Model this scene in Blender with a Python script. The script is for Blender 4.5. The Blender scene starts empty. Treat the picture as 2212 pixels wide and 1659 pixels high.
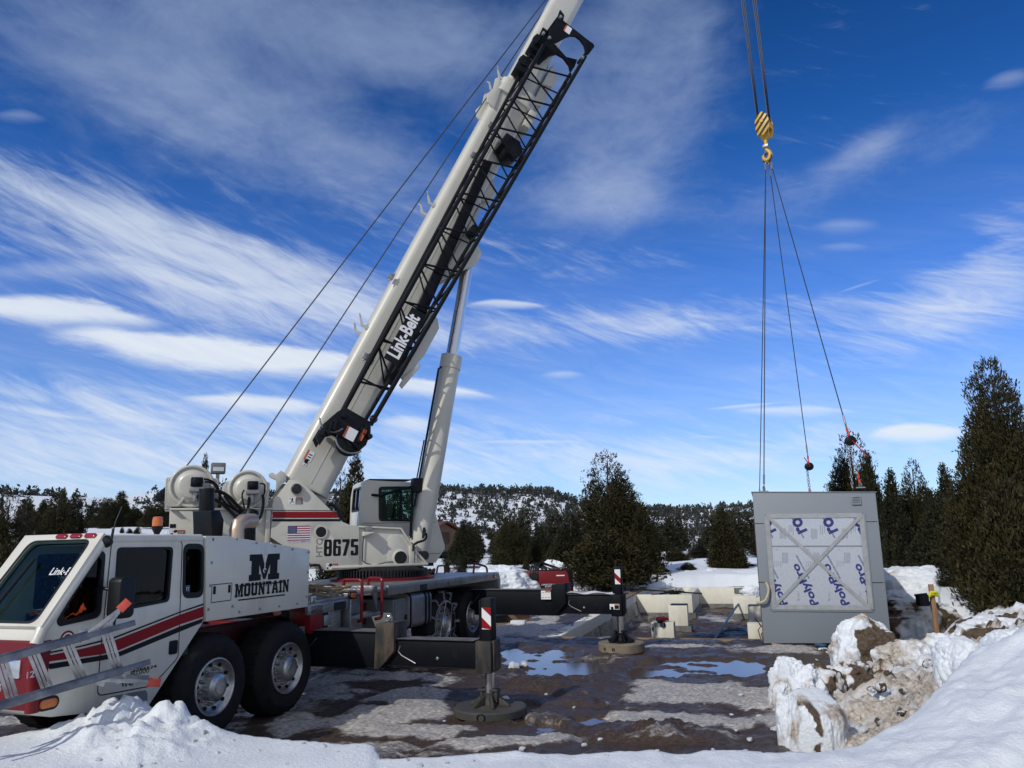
import bpy, bmesh, math, random
import numpy as np
from mathutils import Vector, Matrix
from mathutils.geometry import tessellate_polygon
rad = math.radians
SC = bpy.context.scene
COL = SC.collection

# ---------------------------------------------------------------- camera
CAM_H = 2.08
PITCH, ROLL = rad(11.5555), rad(1.3541)
_f = Vector((0, math.cos(PITCH), math.sin(PITCH)))
_u = Vector((0, -math.sin(PITCH), math.cos(PITCH)))
_r = Vector((1, 0, 0))
CR = _r*math.cos(ROLL) - _u*math.sin(ROLL)
CU = _r*math.sin(ROLL) + _u*math.cos(ROLL)
CF = _f
CP = Vector((0, 0, CAM_H))
cd = bpy.data.cameras.new('camera'); cam = bpy.data.objects.new('camera', cd); COL.objects.link(cam)
cd.sensor_width = 36; cd.lens = 36*.745; cd.clip_start = .05; cd.clip_end = 9000
cam.matrix_world = Matrix(((CR.x, CU.x, -CF.x, 0), (CR.y, CU.y, -CF.y, 0), (CR.z, CU.z, -CF.z, CAM_H), (0, 0, 0, 1)))
SC.camera = cam

# ---------------------------------------------------------------- light
SUN_EL, SUN_AZ = rad(38), rad(-137)          # azimuth from +Y towards +X
sd = bpy.data.lights.new('sun', 'SUN'); sun = bpy.data.objects.new('sun', sd); COL.objects.link(sun)
sd.energy = 2.75; sd.angle = rad(.53); sd.color = (1, .955, .87)
to_sun = Vector((math.sin(SUN_AZ)*math.cos(SUN_EL), math.cos(SUN_AZ)*math.cos(SUN_EL), math.sin(SUN_EL)))
sun.rotation_euler = to_sun.to_track_quat('Z', 'Y').to_euler()
SC.view_settings.view_transform = 'Standard'; SC.view_settings.look = 'None'
SC.view_settings.exposure = 0; SC.view_settings.gamma = 1
SKY_STRENGTH = .085
SC.cycles.max_bounces = 8; SC.cycles.diffuse_bounces = 3; SC.cycles.transparent_max_bounces = 16
SC.cycles.use_denoising = True

world = bpy.data.worlds.new('World'); SC.world = world; world.use_nodes = True
WN, WL = world.node_tree.nodes, world.node_tree.links
WN.clear()
def wmath(op, a, b=None, c=None, clamp=False):
    n = WN.new('ShaderNodeMath'); n.operation = op; n.use_clamp = clamp
    for i, v in enumerate((a, b, c)):
        if v is None: continue
        if isinstance(v, (int, float)): n.inputs[i].default_value = v
        else: WL.new(v, n.inputs[i])
    return n.outputs[0]
def wsmooth(x, lo, hi):
    n = WN.new('ShaderNodeMapRange'); n.interpolation_type = 'SMOOTHSTEP'
    WL.new(x, n.inputs[0]); n.inputs[1].default_value = lo; n.inputs[2].default_value = hi
    return n.outputs[0]
def wmix(f, a, b):
    n = WN.new('ShaderNodeMix'); n.data_type = 'RGBA'
    if isinstance(f, float): n.inputs[0].default_value = f
    else: WL.new(f, n.inputs[0])
    for i, v in ((6, a), (7, b)):
        if isinstance(v, tuple): n.inputs[i].default_value = v
        else: WL.new(v, n.inputs[i])
    return n.outputs[2]
def wcomb(x, y, z=0.):
    n = WN.new('ShaderNodeCombineXYZ')
    for i, v in enumerate((x, y, z)):
        if isinstance(v, (int, float)): n.inputs[i].default_value = v
        else: WL.new(v, n.inputs[i])
    return n.outputs[0]
def wnoise(vec, scale, detail=5, rough=.55, dist=0.):
    n = WN.new('ShaderNodeTexNoise'); WL.new(vec, n.inputs['Vector'])
    n.inputs['Scale'].default_value = scale; n.inputs['Detail'].default_value = detail
    n.inputs['Roughness'].default_value = rough; n.inputs['Distortion'].default_value = dist
    return n.outputs[0]
def view_angles(px, py):
    """azimuth and elevation, in degrees, of a place in the sky as seen from the viewpoint"""
    d = (CR*(px-1106) - CU*(py-829.5) + CF*(.745*2212)).normalized()
    return math.degrees(math.atan2(d.x, d.y)), math.degrees(math.asin(d.z))
# lens clouds: end, end, half thickness, cover, edge softness
CLOUD_LENSES = [((-260, 640), (400, 706), 40, .95, .5), ((20, 716), (880, 812), 58, .97, .42), ((650, 806), (1105, 866), 27, .85, .5), ((340, 858), (760, 893), 26, .85, .55), ((790, 915), (975, 930), 30, .75, .8),
                ((-180, 575), (500, 594), 36, .42, .9), ((985, 658), (1205, 664), 17, .75, .6), ((1850, 946), (2125, 937), 27, .97, .5), ((1545, 886), (1890, 890), 17, .62, .7), ((1500, 886), (1720, 867), 7, .6, .8),
                ((990, 953), (1290, 957), 9, .6, .8), ((1725, 494), (1930, 488), 24, .42, 1.0), ((1745, 532), (1905, 533), 13, .30, 1.0), ((2105, 188), (2260, 152), 22, .5, 1.0), ((1150, 816), (1280, 811), 15, .45, .9), ((1480, 944), (1590, 947), 6, .4, .9), ((-40, 250), (120, 262), 16, .35, .9), ((1790, 640), (1920, 596), 5, .35, .9)]
CLOUD_FIBRES = [(230, 500, 560, 85, 9, 1.0), (640, 625, 330, 60, 14, .85), (120, 855, 380, 42, 4, .7), (1430, 700, 380, 46, 0, .80), (2040, 680, 300, 62, -10, .75), (300, 985, 620, 75, 2, .95), (1200, 1010, 500, 60, 0, .6), (560, 720, 300, 130, 8, .45), (900, 520, 260, 80, 20, .35), (1650, 965, 560, 46, 0, .45), (2150, 540, 160, 60, -25, .55), (1300, 560, 260, 40, 8, .35), (900, 930, 300, 30, 2, .5)]
CLOUD_VEILS = [(330, 170, 560, 150, 8, 1.0), (880, 70, 330, 130, 10, .9), (1340, 240, 190, 230, 25, 1.0), (640, 330, 380, 80, 12, .7), (1250, 440, 320, 60, 6, .6), (2000, 330, 260, 60, -15, .45), (1870, 322, 110, 36, -20, .8), (1650, 445, 150, 50, -10, .5), (1450, 60, 130, 160, 10, .8), (420, -60, 700, 110, 4, .7)]
def build_sky():
    sky = WN.new('ShaderNodeTexSky'); sky.sky_type = 'NISHITA'; sky.sun_disc = False
    sky.sun_elevation = SUN_EL; sky.sun_rotation = SUN_AZ
    sky.altitude = 2100; sky.air_density = 1.0; sky.dust_density = .25; sky.ozone_density = 2.2
    tc = WN.new('ShaderNodeTexCoord'); sep = WN.new('ShaderNodeSeparateXYZ'); WL.new(tc.outputs['Generated'], sep.inputs[0])
    x, y, z = sep.outputs
    k = 180/math.pi
    az = wmath('MULTIPLY', wmath('ARCTAN2', x, y), k)
    el = wmath('MULTIPLY', wmath('ARCSINE', z), k)
    zz = wmath('MAXIMUM', wmath('ADD', z, .10), .04)          # a flat layer far overhead
    plane = wcomb(wmath('DIVIDE', x, zz), wmath('DIVIDE', y, zz), 0.)
    def streak(ang, sx, sy, seed):
        a = rad(ang); c, s = math.cos(a), math.sin(a)
        u = wmath('ADD', wmath('MULTIPLY', az, c*sx), wmath('MULTIPLY', el, s*sx))
        v = wmath('ADD', wmath('MULTIPLY', az, -s*sy), wmath('MULTIPLY', el, c*sy))
        return wcomb(u, v, seed)
    n_low = wmath('SUBTRACT', wnoise(streak(-4, .09, .22, 3.1), 1, 2, .5), .5)
    n_edge = wmath('SUBTRACT', wnoise(streak(-6, .22, 1.1, 6.1), 1, 8, .68, .3), .5)
    n_fine = wnoise(streak(-14, .10, .55, 7.7), 1.0, 9, .64, .9)
    n_fib = wnoise(streak(-24, .16, 1.1, 1.3), 1.0, 8, .66, 1.2)
    n_big = wnoise(streak(-10, .045, .11, 5.2), 1.0, 6, .58, .5)
    n_puff = wnoise(plane, 3.4, 10, .66, .5)
    n_grain = wnoise(plane, 13., 6, .62, .4)
    cover = None
    def add(m, amt=1.):
        nonlocal cover
        t = m if amt == 1. else wmath('MULTIPLY', m, amt)
        cover = t if cover is None else wmath('SUBTRACT', wmath('ADD', cover, t), wmath('MULTIPLY', cover, t))
    def local(a0, e0, ra, re, ang):
        a = rad(ang); c, s = math.cos(a), math.sin(a)
        da = wmath('SUBTRACT', az, a0); de = wmath('SUBTRACT', el, e0)
        return (wmath('DIVIDE', wmath('ADD', wmath('MULTIPLY', da, c), wmath('MULTIPLY', de, s)), ra),
                wmath('DIVIDE', wmath('ADD', wmath('MULTIPLY', da, -s), wmath('MULTIPLY', de, c)), re))
    def blob_sum(lst):
        tot = None
        for px, py, rx, ry, ang, amt in lst:
            a0, e0 = view_angles(px, py); a1, _ = view_angles(px+40, py)
            sc = (a1-a0)/40
            u, v = local(a0, e0, rx*sc, ry*.033, -ang)
            g = wmath('MULTIPLY', wmath('EXPONENT', wmath('MULTIPLY', wmath('ADD', wmath('MULTIPLY', u, u), wmath('MULTIPLY', v, v)), -.9)), amt)
            tot = g if tot is None else wmath('ADD', tot, g)
        return wmath('MINIMUM', tot, 1.15)
    fib = wmath('ADD', wmath('MULTIPLY', n_fine, .55), wmath('MULTIPLY', n_fib, .45))
    add(wsmooth(wmath('MULTIPLY_ADD', blob_sum(CLOUD_FIBRES), .34, fib), .55, 1.04), .80)
    puff = wmath('ADD', wmath('ADD', wmath('MULTIPLY', n_puff, .42), wmath('MULTIPLY', n_big, .40)), wmath('MULTIPLY', n_grain, .18))
    add(wsmooth(wmath('MULTIPLY_ADD', blob_sum(CLOUD_VEILS), .32, puff), .57, 1.10), .52)
    for p, q, th, amt, soft in CLOUD_LENSES:
        a0, e0 = view_angles(*p); a1, e1 = view_angles(*q)
        L_ = math.hypot(a1-a0, e1-e0)/2
        u, v = local((a0+a1)/2, (e0+e1)/2, L_, th*.034, math.degrees(math.atan2(e1-e0, a1-a0)))
        v = wmath('ADD', wmath('ADD', v, wmath('MULTIPLY', n_low, 1.1)), wmath('MULTIPLY', n_edge, .75))
        u = wmath('ADD', u, wmath('MULTIPLY', n_edge, .22))
        w = wmath('SUBTRACT', 1.0, wmath('MULTIPLY', u, u))
        top = wsmooth(wmath('SUBTRACT', w, v), .0, soft*.9); bot = wsmooth(wmath('ADD', wmath('MULTIPLY', w, .85), v), .0, soft*1.9)
        body = wmath('MULTIPLY', wmath('MULTIPLY', top, bot), wsmooth(w, 0, .55))
        add(wmath('MULTIPLY', body, wmath('MULTIPLY_ADD', n_fine, .55, .66), clamp=True), amt)
    add(wmath('MULTIPLY', wsmooth(el, 30, 3), wmath('MULTIPLY_ADD', n_fine, 1.0, -.10), clamp=True), .45)
    add(wmath('MULTIPLY', wsmooth(el, 13, -1), wmath('MULTIPLY_ADD', n_fine, .5, .3)), .62)       # pale band over the horizon
    # unseen cloud added behind and far above the viewpoint to neutralise the fill light
    back = wmath('MAXIMUM', wsmooth(y, -.05, -.55), wsmooth(el, 52, 72))
    back = wmath('MULTIPLY', back, wsmooth(puff, .28, .58))
    add(back, .80)
    ramp = WN.new('ShaderNodeValToRGB'); WL.new(wmath('DIVIDE', el, 90), ramp.inputs[0])
    e = ramp.color_ramp.elements
    stops = [(0, (.36, .50, .66)), (.11, (.25, .50, .84)), (.20, (.165, .45, .88)), (.30, (.105, .37, .73)), (.43, (.05, .255, .53)), (1, (.05, .20, .45))]
    while len(e) < len(stops): e.new(.5)
    for el_, (p, c) in zip(e, stops): el_.position = p; el_.color = (*c, 1)
    t2 = WN.new('ShaderNodeMix'); t2.data_type = 'RGBA'; t2.blend_type = 'MULTIPLY'; t2.inputs[0].default_value = 1
    WL.new(sky.outputs[0], t2.inputs[6]); WL.new(ramp.outputs[0], t2.inputs[7])
    sc = WN.new('ShaderNodeVectorMath'); sc.operation = 'SCALE'; sc.inputs[3].default_value = 2.12; WL.new(t2.outputs[2], sc.inputs[0])
    c = wmix(cover, sc.outputs[0], wmix(back, wmix(wsmooth(el, 9, 40), CLOUD_LOW, CLOUD_HIGH), CLOUD_BACK_FILL))
    bg = WN.new('ShaderNodeBackground'); bg.inputs[1].default_value = SKY_STRENGTH
    WL.new(c, bg.inputs[0])
    out = WN.new('ShaderNodeOutputWorld'); WL.new(bg.outputs[0], out.inputs[0])
CLOUD_BACK_FILL = (8.2, 8.0, 7.6, 1)
CLOUD_LOW = (9.3, 10.0, 10.9, 1); CLOUD_HIGH = (4.6, 6.0, 8.6, 1)
build_sky()

# ---------------------------------------------------------------- geometry of the place
# pixel (in a 2212 x 1659 view of the photograph) -> ray, used once at build time to work out real positions
_F = .745*2212
def ray(px, py):
    return (CR*(px-1106) - CU*(py-829.5) + CF*_F)/_F
def hit(px, py, P, n):
    d = ray(px, py); n = Vector(n)
    return CP + d*((Vector(P)-CP).dot(n)/d.dot(n))
def gnd(px, py, z=0.):
    return hit(px, py, (0, 0, z), (0, 0, 1))
def at(px, py, depth):
    return CP + ray(px, py)*depth

# ---------------------------------------------------------------- noise
def _hash(ix, iy, iz, seed):
    n = (ix.astype(np.int64)*374761393 + iy.astype(np.int64)*668265263 + iz.astype(np.int64)*2147483647 + seed*1274126177) & 0xffffffff
    n = ((n ^ (n >> 13))*1274126177) & 0xffffffff
    n = (n ^ (n >> 16)) & 0xffff
    return n/65535.
def vnoise(x, y, z=None, seed=0):
    x = np.asarray(x, float); y = np.asarray(y, float)
    z = np.zeros_like(x) if z is None else np.asarray(z, float)
    ix, iy, iz = np.floor(x), np.floor(y), np.floor(z)
    fx, fy, fz = x-ix, y-iy, z-iz
    fx = fx*fx*fx*(fx*(fx*6-15)+10); fy = fy*fy*fy*(fy*(fy*6-15)+10); fz = fz*fz*(3-2*fz)
    def h(a, b, c): return _hash(ix+a, iy+b, iz+c, seed)
    a = h(0,0,0)*(1-fx)+h(1,0,0)*fx; b = h(0,1,0)*(1-fx)+h(1,1,0)*fx
    r = a*(1-fy)+b*fy
    if np.any(fz):
        a = h(0,0,1)*(1-fx)+h(1,0,1)*fx; b = h(0,1,1)*(1-fx)+h(1,1,1)*fx
        r = r*(1-fz)+(a*(1-fy)+b*fy)*fz
    return r
def fbm(x, y, z=None, seed=0, oct=4, gain=.5, ridge=False):
    s = 0; a = 1; t = 0; f = 1.
    for o in range(oct):
        c, sn = math.cos(o*1.1), math.sin(o*1.1)
        xx, yy = x*c-y*sn, x*sn+y*c
        n = vnoise(xx*f+o*17.3, yy*f-o*9.1, None if z is None else z*f+o*3.7, seed+o)
        if ridge: n = 1-abs(2*n-1)
        s = s+a*n; t += a; a *= gain; f *= 2.03
    return s/t
def sstep(x, a, b):
    t = np.clip((x-a)/(b-a), 0, 1); return t*t*(3-2*t)

# ---------------------------------------------------------------- materials
def mat(name, col, rough=.5, metal=0., var=.12, scale=6., col2=None, bump=0., bscale=40., spec=.5, coat=0., vscale=(1,1,1), thr=None, dirt=None):
    m = bpy.data.materials.new(name); m.use_nodes = True
    nt = m.node_tree; N, L = nt.nodes, nt.links
    b = N['Principled BSDF']
    b.inputs['Roughness'].default_value = rough; b.inputs['Metallic'].default_value = metal
    b.inputs['Specular IOR Level'].default_value = spec; b.inputs['Coat Weight'].default_value = coat
    b.inputs['Coat Roughness'].default_value = .12
    tc = N.new('ShaderNodeTexCoord'); mp = N.new('ShaderNodeMapping'); mp.inputs['Scale'].default_value = vscale
    L.new(tc.outputs['Object'], mp.inputs[0])
    nz = N.new('ShaderNodeTexNoise'); nz.inputs['Scale'].default_value = scale; nz.inputs['Detail'].default_value = 8; nz.inputs['Roughness'].default_value = .62
    L.new(mp.outputs[0], nz.inputs['Vector'])
    mix = N.new('ShaderNodeMix'); mix.data_type = 'RGBA'
    c2 = col2 or tuple(c*(1-var*2) for c in col)
    mix.inputs[6].default_value = (*col, 1); mix.inputs[7].default_value = (*c2, 1)
    mr = N.new('ShaderNodeMapRange'); lo, hi = thr or (.38, .72)
    mr.inputs[1].default_value = lo; mr.inputs[2].default_value = hi
    L.new(nz.outputs[0], mr.inputs[0]); L.new(mr.outputs[0], mix.inputs[0])
    out = mix.outputs[2]
    if dirt:        # (colour, amount, scale): grime in blotches and runs
        n2 = N.new('ShaderNodeTexNoise'); n2.inputs['Scale'].default_value = dirt[2]; n2.inputs['Detail'].default_value = 10; n2.inputs['Roughness'].default_value = .7
        m2 = N.new('ShaderNodeMapping'); m2.inputs['Scale'].default_value = (1, 1, .25); L.new(tc.outputs['Object'], m2.inputs[0]); L.new(m2.outputs[0], n2.inputs['Vector'])
        r2 = N.new('ShaderNodeMapRange'); r2.inputs[1].default_value = .50; r2.inputs[2].default_value = .74; r2.inputs[4].default_value = dirt[1]
        L.new(n2.outputs[0], r2.inputs[0])
        x2 = N.new('ShaderNodeMix'); x2.data_type = 'RGBA'; x2.inputs[7].default_value = (*dirt[0], 1)
        L.new(r2.outputs[0], x2.inputs[0]); L.new(out, x2.inputs[6]); out = x2.outputs[2]
    L.new(out, b.inputs['Base Color'])
    rr = N.new('ShaderNodeMapRange'); rr.inputs[3].default_value = max(0, rough-.08); rr.inputs[4].default_value = min(1, rough+.12)
    L.new(nz.outputs[0], rr.inputs[0]); L.new(rr.outputs[0], b.inputs['Roughness'])
    if bump:
        nb = N.new('ShaderNodeTexNoise'); nb.inputs['Scale'].default_value = bscale; nb.inputs['Detail'].default_value = 6
        L.new(mp.outputs[0], nb.inputs['Vector'])
        bp = N.new('ShaderNodeBump'); bp.inputs['Strength'].default_value = bump; bp.inputs['Distance'].default_value = .02
        L.new(nb.outputs[0], bp.inputs['Height']); L.new(bp.outputs[0], b.inputs['Normal'])
    return m
def glass_mat(name, tint, gloss=.14, rough=.02):
    m = bpy.data.materials.new(name); m.use_nodes = True
    N, L = m.node_tree.nodes, m.node_tree.links; N.clear()
    tr = N.new('ShaderNodeBsdfTransparent'); tr.inputs[0].default_value = (*tint, 1)
    gl = N.new('ShaderNodeBsdfGlossy'); gl.inputs['Roughness'].default_value = rough; gl.inputs[0].default_value = (.9, .95, 1, 1)
    fr = N.new('ShaderNodeLayerWeight'); fr.inputs[0].default_value = gloss
    mx = N.new('ShaderNodeMixShader'); L.new(fr.outputs['Fresnel'], mx.inputs[0]); L.new(tr.outputs[0], mx.inputs[1]); L.new(gl.outputs[0], mx.inputs[2])
    o = N.new('ShaderNodeOutputMaterial'); L.new(mx.outputs[0], o.inputs[0])
    return m
def leaf_mat(name, c1, c2, c3):
    m = bpy.data.materials.new(name); m.use_nodes = True
    N, L = m.node_tree.nodes, m.node_tree.links; b = N['Principled BSDF']
    g = N.new('ShaderNodeNewGeometry'); cr = N.new('ShaderNodeValToRGB')
    cr.color_ramp.elements[0].color = (*c1, 1); cr.color_ramp.elements[1].color = (*c3, 1)
    e = cr.color_ramp.elements.new(.5); e.color = (*c2, 1)
    tc = N.new('ShaderNodeTexCoord'); nz = N.new('ShaderNodeTexNoise'); nz.inputs['Scale'].default_value = 1.6; nz.inputs['Detail'].default_value = 3
    L.new(tc.outputs['Object'], nz.inputs['Vector'])
    ma = N.new('ShaderNodeMath'); ma.operation = 'MULTIPLY_ADD'; ma.inputs[1].default_value = .45
    L.new(g.outputs['Random Per Island'], ma.inputs[0])
    mb = N.new('ShaderNodeMath'); mb.operation = 'MULTIPLY_ADD'; mb.inputs[1].default_value = 1.4; mb.inputs[2].default_value = -.42
    L.new(nz.outputs[0], mb.inputs[0]); L.new(mb.outputs[0], ma.inputs[2])
    L.new(ma.outputs[0], cr.inputs[0]); L.new(cr.outputs[0], b.inputs['Base Color'])
    b.inputs['Roughness'].default_value = .75; b.inputs['Specular IOR Level'].default_value = .2
    return m
M = {}
DUST = (.20, .16, .12)
M['white'] = mat('cream_white_paint', (.63, .61, .53), .34, var=.03, scale=1.5, coat=.2, dirt=(DUST, .30, 2.2))
M['white2'] = mat('boom_paint', (.53, .515, .45), .36, var=.05, scale=1.2, coat=.2, dirt=((.25, .23, .2), .25, 2.2))
M['grey'] = mat('module_grey_paint', (.195, .222, .252), .55, var=.03, scale=1.1, bump=.05, bscale=90)
M['black'] = mat('black_paint', (.0045, .006, .010), .50, var=.2, scale=4, spec=.14, dirt=((.030, .025, .02), .30, 2.4))
M['blackc'] = mat('black_steel', (.007, .009, .012), .40, var=.2, scale=5, spec=.16, dirt=((.022, .02, .018), .3, 4))
M['muddy'] = mat('mud_caked_steel', (.016, .016, .018), .7, var=.2, scale=7, col2=(.075, .054, .036), bump=.5, bscale=26, vscale=(1, 1, .35), thr=(.42, .62))
M['red'] = mat('red_paint', (.15, .004, .008), .38, var=.08, scale=3, coat=.05, spec=.3, dirt=((.06, .02, .015), .25, 2))
M['redd'] = mat('red_frame_paint', (.055, .003, .005), .6, var=.15, scale=3, dirt=((.03, .022, .018), .6, 2))
M['decal_red'] = mat('red_vinyl', (.24, .006, .012), .4, var=.05, spec=.2)
M['decal_black'] = mat('black_vinyl', (.006, .007, .010), .45, var=.05, spec=.2)
M['decal_white'] = mat('white_vinyl', (.74, .74, .74), .4, var=.03)
M['decal_blue'] = mat('blue_vinyl', (.02, .05, .20), .4, var=.05)
M['decal_orange'] = mat('orange_vinyl', (.55, .10, .02), .4, var=.05)
M['rubber'] = mat('tyre_rubber', (.008, .009, .011), .75, var=.2, scale=9, spec=.22, col2=(.020, .018, .017), bump=.15, bscale=60)
M['chrome'] = mat('polished_aluminium', (.70, .70, .70), .20, 1, var=.1, scale=9)
M['rim'] = mat('brushed_wheel_aluminium', (.58, .58, .56), .34, .85, var=.18, scale=14)
M['rod'] = mat('chrome_rod', (.62, .62, .62), .16, 1, var=.02)
M['steel'] = mat('worn_steel', (.33, .33, .33), .42, .8, var=.15, scale=9)
M['alu'] = mat('scuffed_ladder_aluminium', (.50, .50, .50), .45, .75, var=.2, scale=9, dirt=((.10, .10, .13), .6, 5))
M['alud'] = mat('grimy_ladder_rail', (.13, .135, .15), .5, .6, var=.25, scale=7, col2=(.30, .30, .31))
M['galv'] = mat('aluminised_exhaust', (.50, .36, .25), .42, .7, var=.2, scale=30, col2=(.46, .42, .38))
M['darkint'] = mat('dark_cab_interior', (.05, .055, .058), .8, var=.1)
M['greyint'] = mat('grey_cab_trim', (.16, .17, .17), .8, var=.1)
M['glass'] = glass_mat('tinted_glass', (.10, .13, .13), .22)
M['glassc'] = glass_mat('windscreen_glass', (.66, .80, .78), .10)
M['glassg'] = glass_mat('green_cab_glass', (.62, .74, .70), .14)
M['lensred'] = mat('red_lens', (.30, .02, .02), .18, var=.15, scale=40, coat=.5)
M['amber'] = mat('amber_lens', (.62, .14, .012), .2, var=.15, scale=40, coat=.5)
M['orange'] = mat('orange_hi_vis', (.85, .10, .015), .7, var=.1, scale=14, bump=.3, bscale=14)
M['silver'] = mat('reflective_tape', (.42, .47, .44), .5, var=.1)
M['footred'] = mat('red_ladder_foot', (.62, .085, .05), .6, var=.15, scale=20)
M['ring'] = mat('greasy_gear_steel', (.02, .02, .022), .4, .3, var=.3, scale=14)
M['tape_y'] = mat('yellow_hook_paint', (.62, .36, .025), .4, var=.1, scale=9, dirt=((.06, .045, .02), .6, 6))
M['rope'] = mat('wire_rope', (.035, .037, .042), .5, .5, var=.2, scale=60)
M['hose'] = mat('rubber_hose', (.007, .008, .010), .45, var=.2, spec=.3)
M['foamb'] = mat('foil_foam_board', (.50, .53, .58), .34, .35, var=.06, scale=25, bump=.12, bscale=40)
M['tape'] = mat('grey_sheathing_tape', (.33, .345, .355), .38, var=.12, scale=9, bump=.2, bscale=12)
M['icf'] = mat('white_foam_block', (.72, .70, .60), .85, var=.05, scale=5, bump=.12, bscale=80, dirt=((.35, .30, .2), .3, 1.6))
M['conduit'] = mat('cream_conduit', (.46, .42, .30), .6, var=.15, scale=20)
M['conc'] = mat('grey_concrete', (.16, .16, .16), .9, var=.25, scale=3, bump=.35, bscale=18, dirt=((.06, .05, .04), .6, 1.5))
M['wood'] = mat('weathered_wood', (.22, .16, .10), .8, var=.2, scale=3, vscale=(1, 1, 12), bump=.2, bscale=30)
M['stake'] = mat('cedar_stake', (.36, .20, .11), .8, var=.2, scale=3, vscale=(12, 12, 1))
M['yellow'] = mat('yellow_ribbon', (.60, .60, .02), .5, var=.1)
M['card'] = mat('cardboard', (.22, .13, .075), .85, var=.12)
M['bluep'] = mat('blue_hose', (.03, .10, .19), .5, var=.1)
M['bark'] = mat('juniper_bark', (.085, .06, .045), .9, var=.3, scale=9, vscale=(1, 1, .2), bump=.5, bscale=20)
M['leafA'] = leaf_mat('juniper_foliage_olive', (.008, .009, .005), (.030, .028, .010), (.068, .053, .018))
M['leafB'] = leaf_mat('juniper_foliage_dark', (.008, .010, .007), (.023, .025, .012), (.050, .045, .020))
M['leafC'] = leaf_mat('hazed_hillside_foliage', (.022, .026, .026), (.038, .043, .040), (.062, .064, .052))  # distance haze put into the colour: paler and greyer than the near foliage
M['roofr'] = mat('red_metal_roof', (.10, .028, .028), .6, var=.1)
M['cabinw'] = mat('cabin_log_wall', (.20, .12, .07), .8, var=.15)
M['paper'] = mat('white_paper', (.66, .68, .74), .7, var=.05)
M['skyglass'] = glass_mat('sky_window_glass', (.30, .40, .44), .45, .03)

def diamond_mat():
    m = mat('diamond_plate_aluminium', (.30, .30, .295), .40, .75, var=.16, scale=3, dirt=((.09, .085, .08), .5, 3))
    N, L = m.node_tree.nodes, m.node_tree.links; b = N['Principled BSDF']
    tc = N.new('ShaderNodeTexCoord'); mp = N.new('ShaderNodeMapping'); mp.inputs['Rotation'].default_value = (rad(45), rad(45), rad(45))
    L.new(tc.outputs['Object'], mp.inputs[0])
    ck = N.new('ShaderNodeTexVoronoi'); ck.inputs['Scale'].default_value = 22; ck.inputs['Randomness'].default_value = .1
    L.new(mp.outputs[0], ck.inputs['Vector'])
    bp = N.new('ShaderNodeBump'); bp.inputs['Strength'].default_value = .55; bp.inputs['Distance'].default_value = .01; bp.invert = True
    L.new(ck.outputs['Distance'], bp.inputs['Height']); L.new(bp.outputs[0], b.inputs['Normal'])
    return m
M['diamond'] = diamond_mat()

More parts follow.
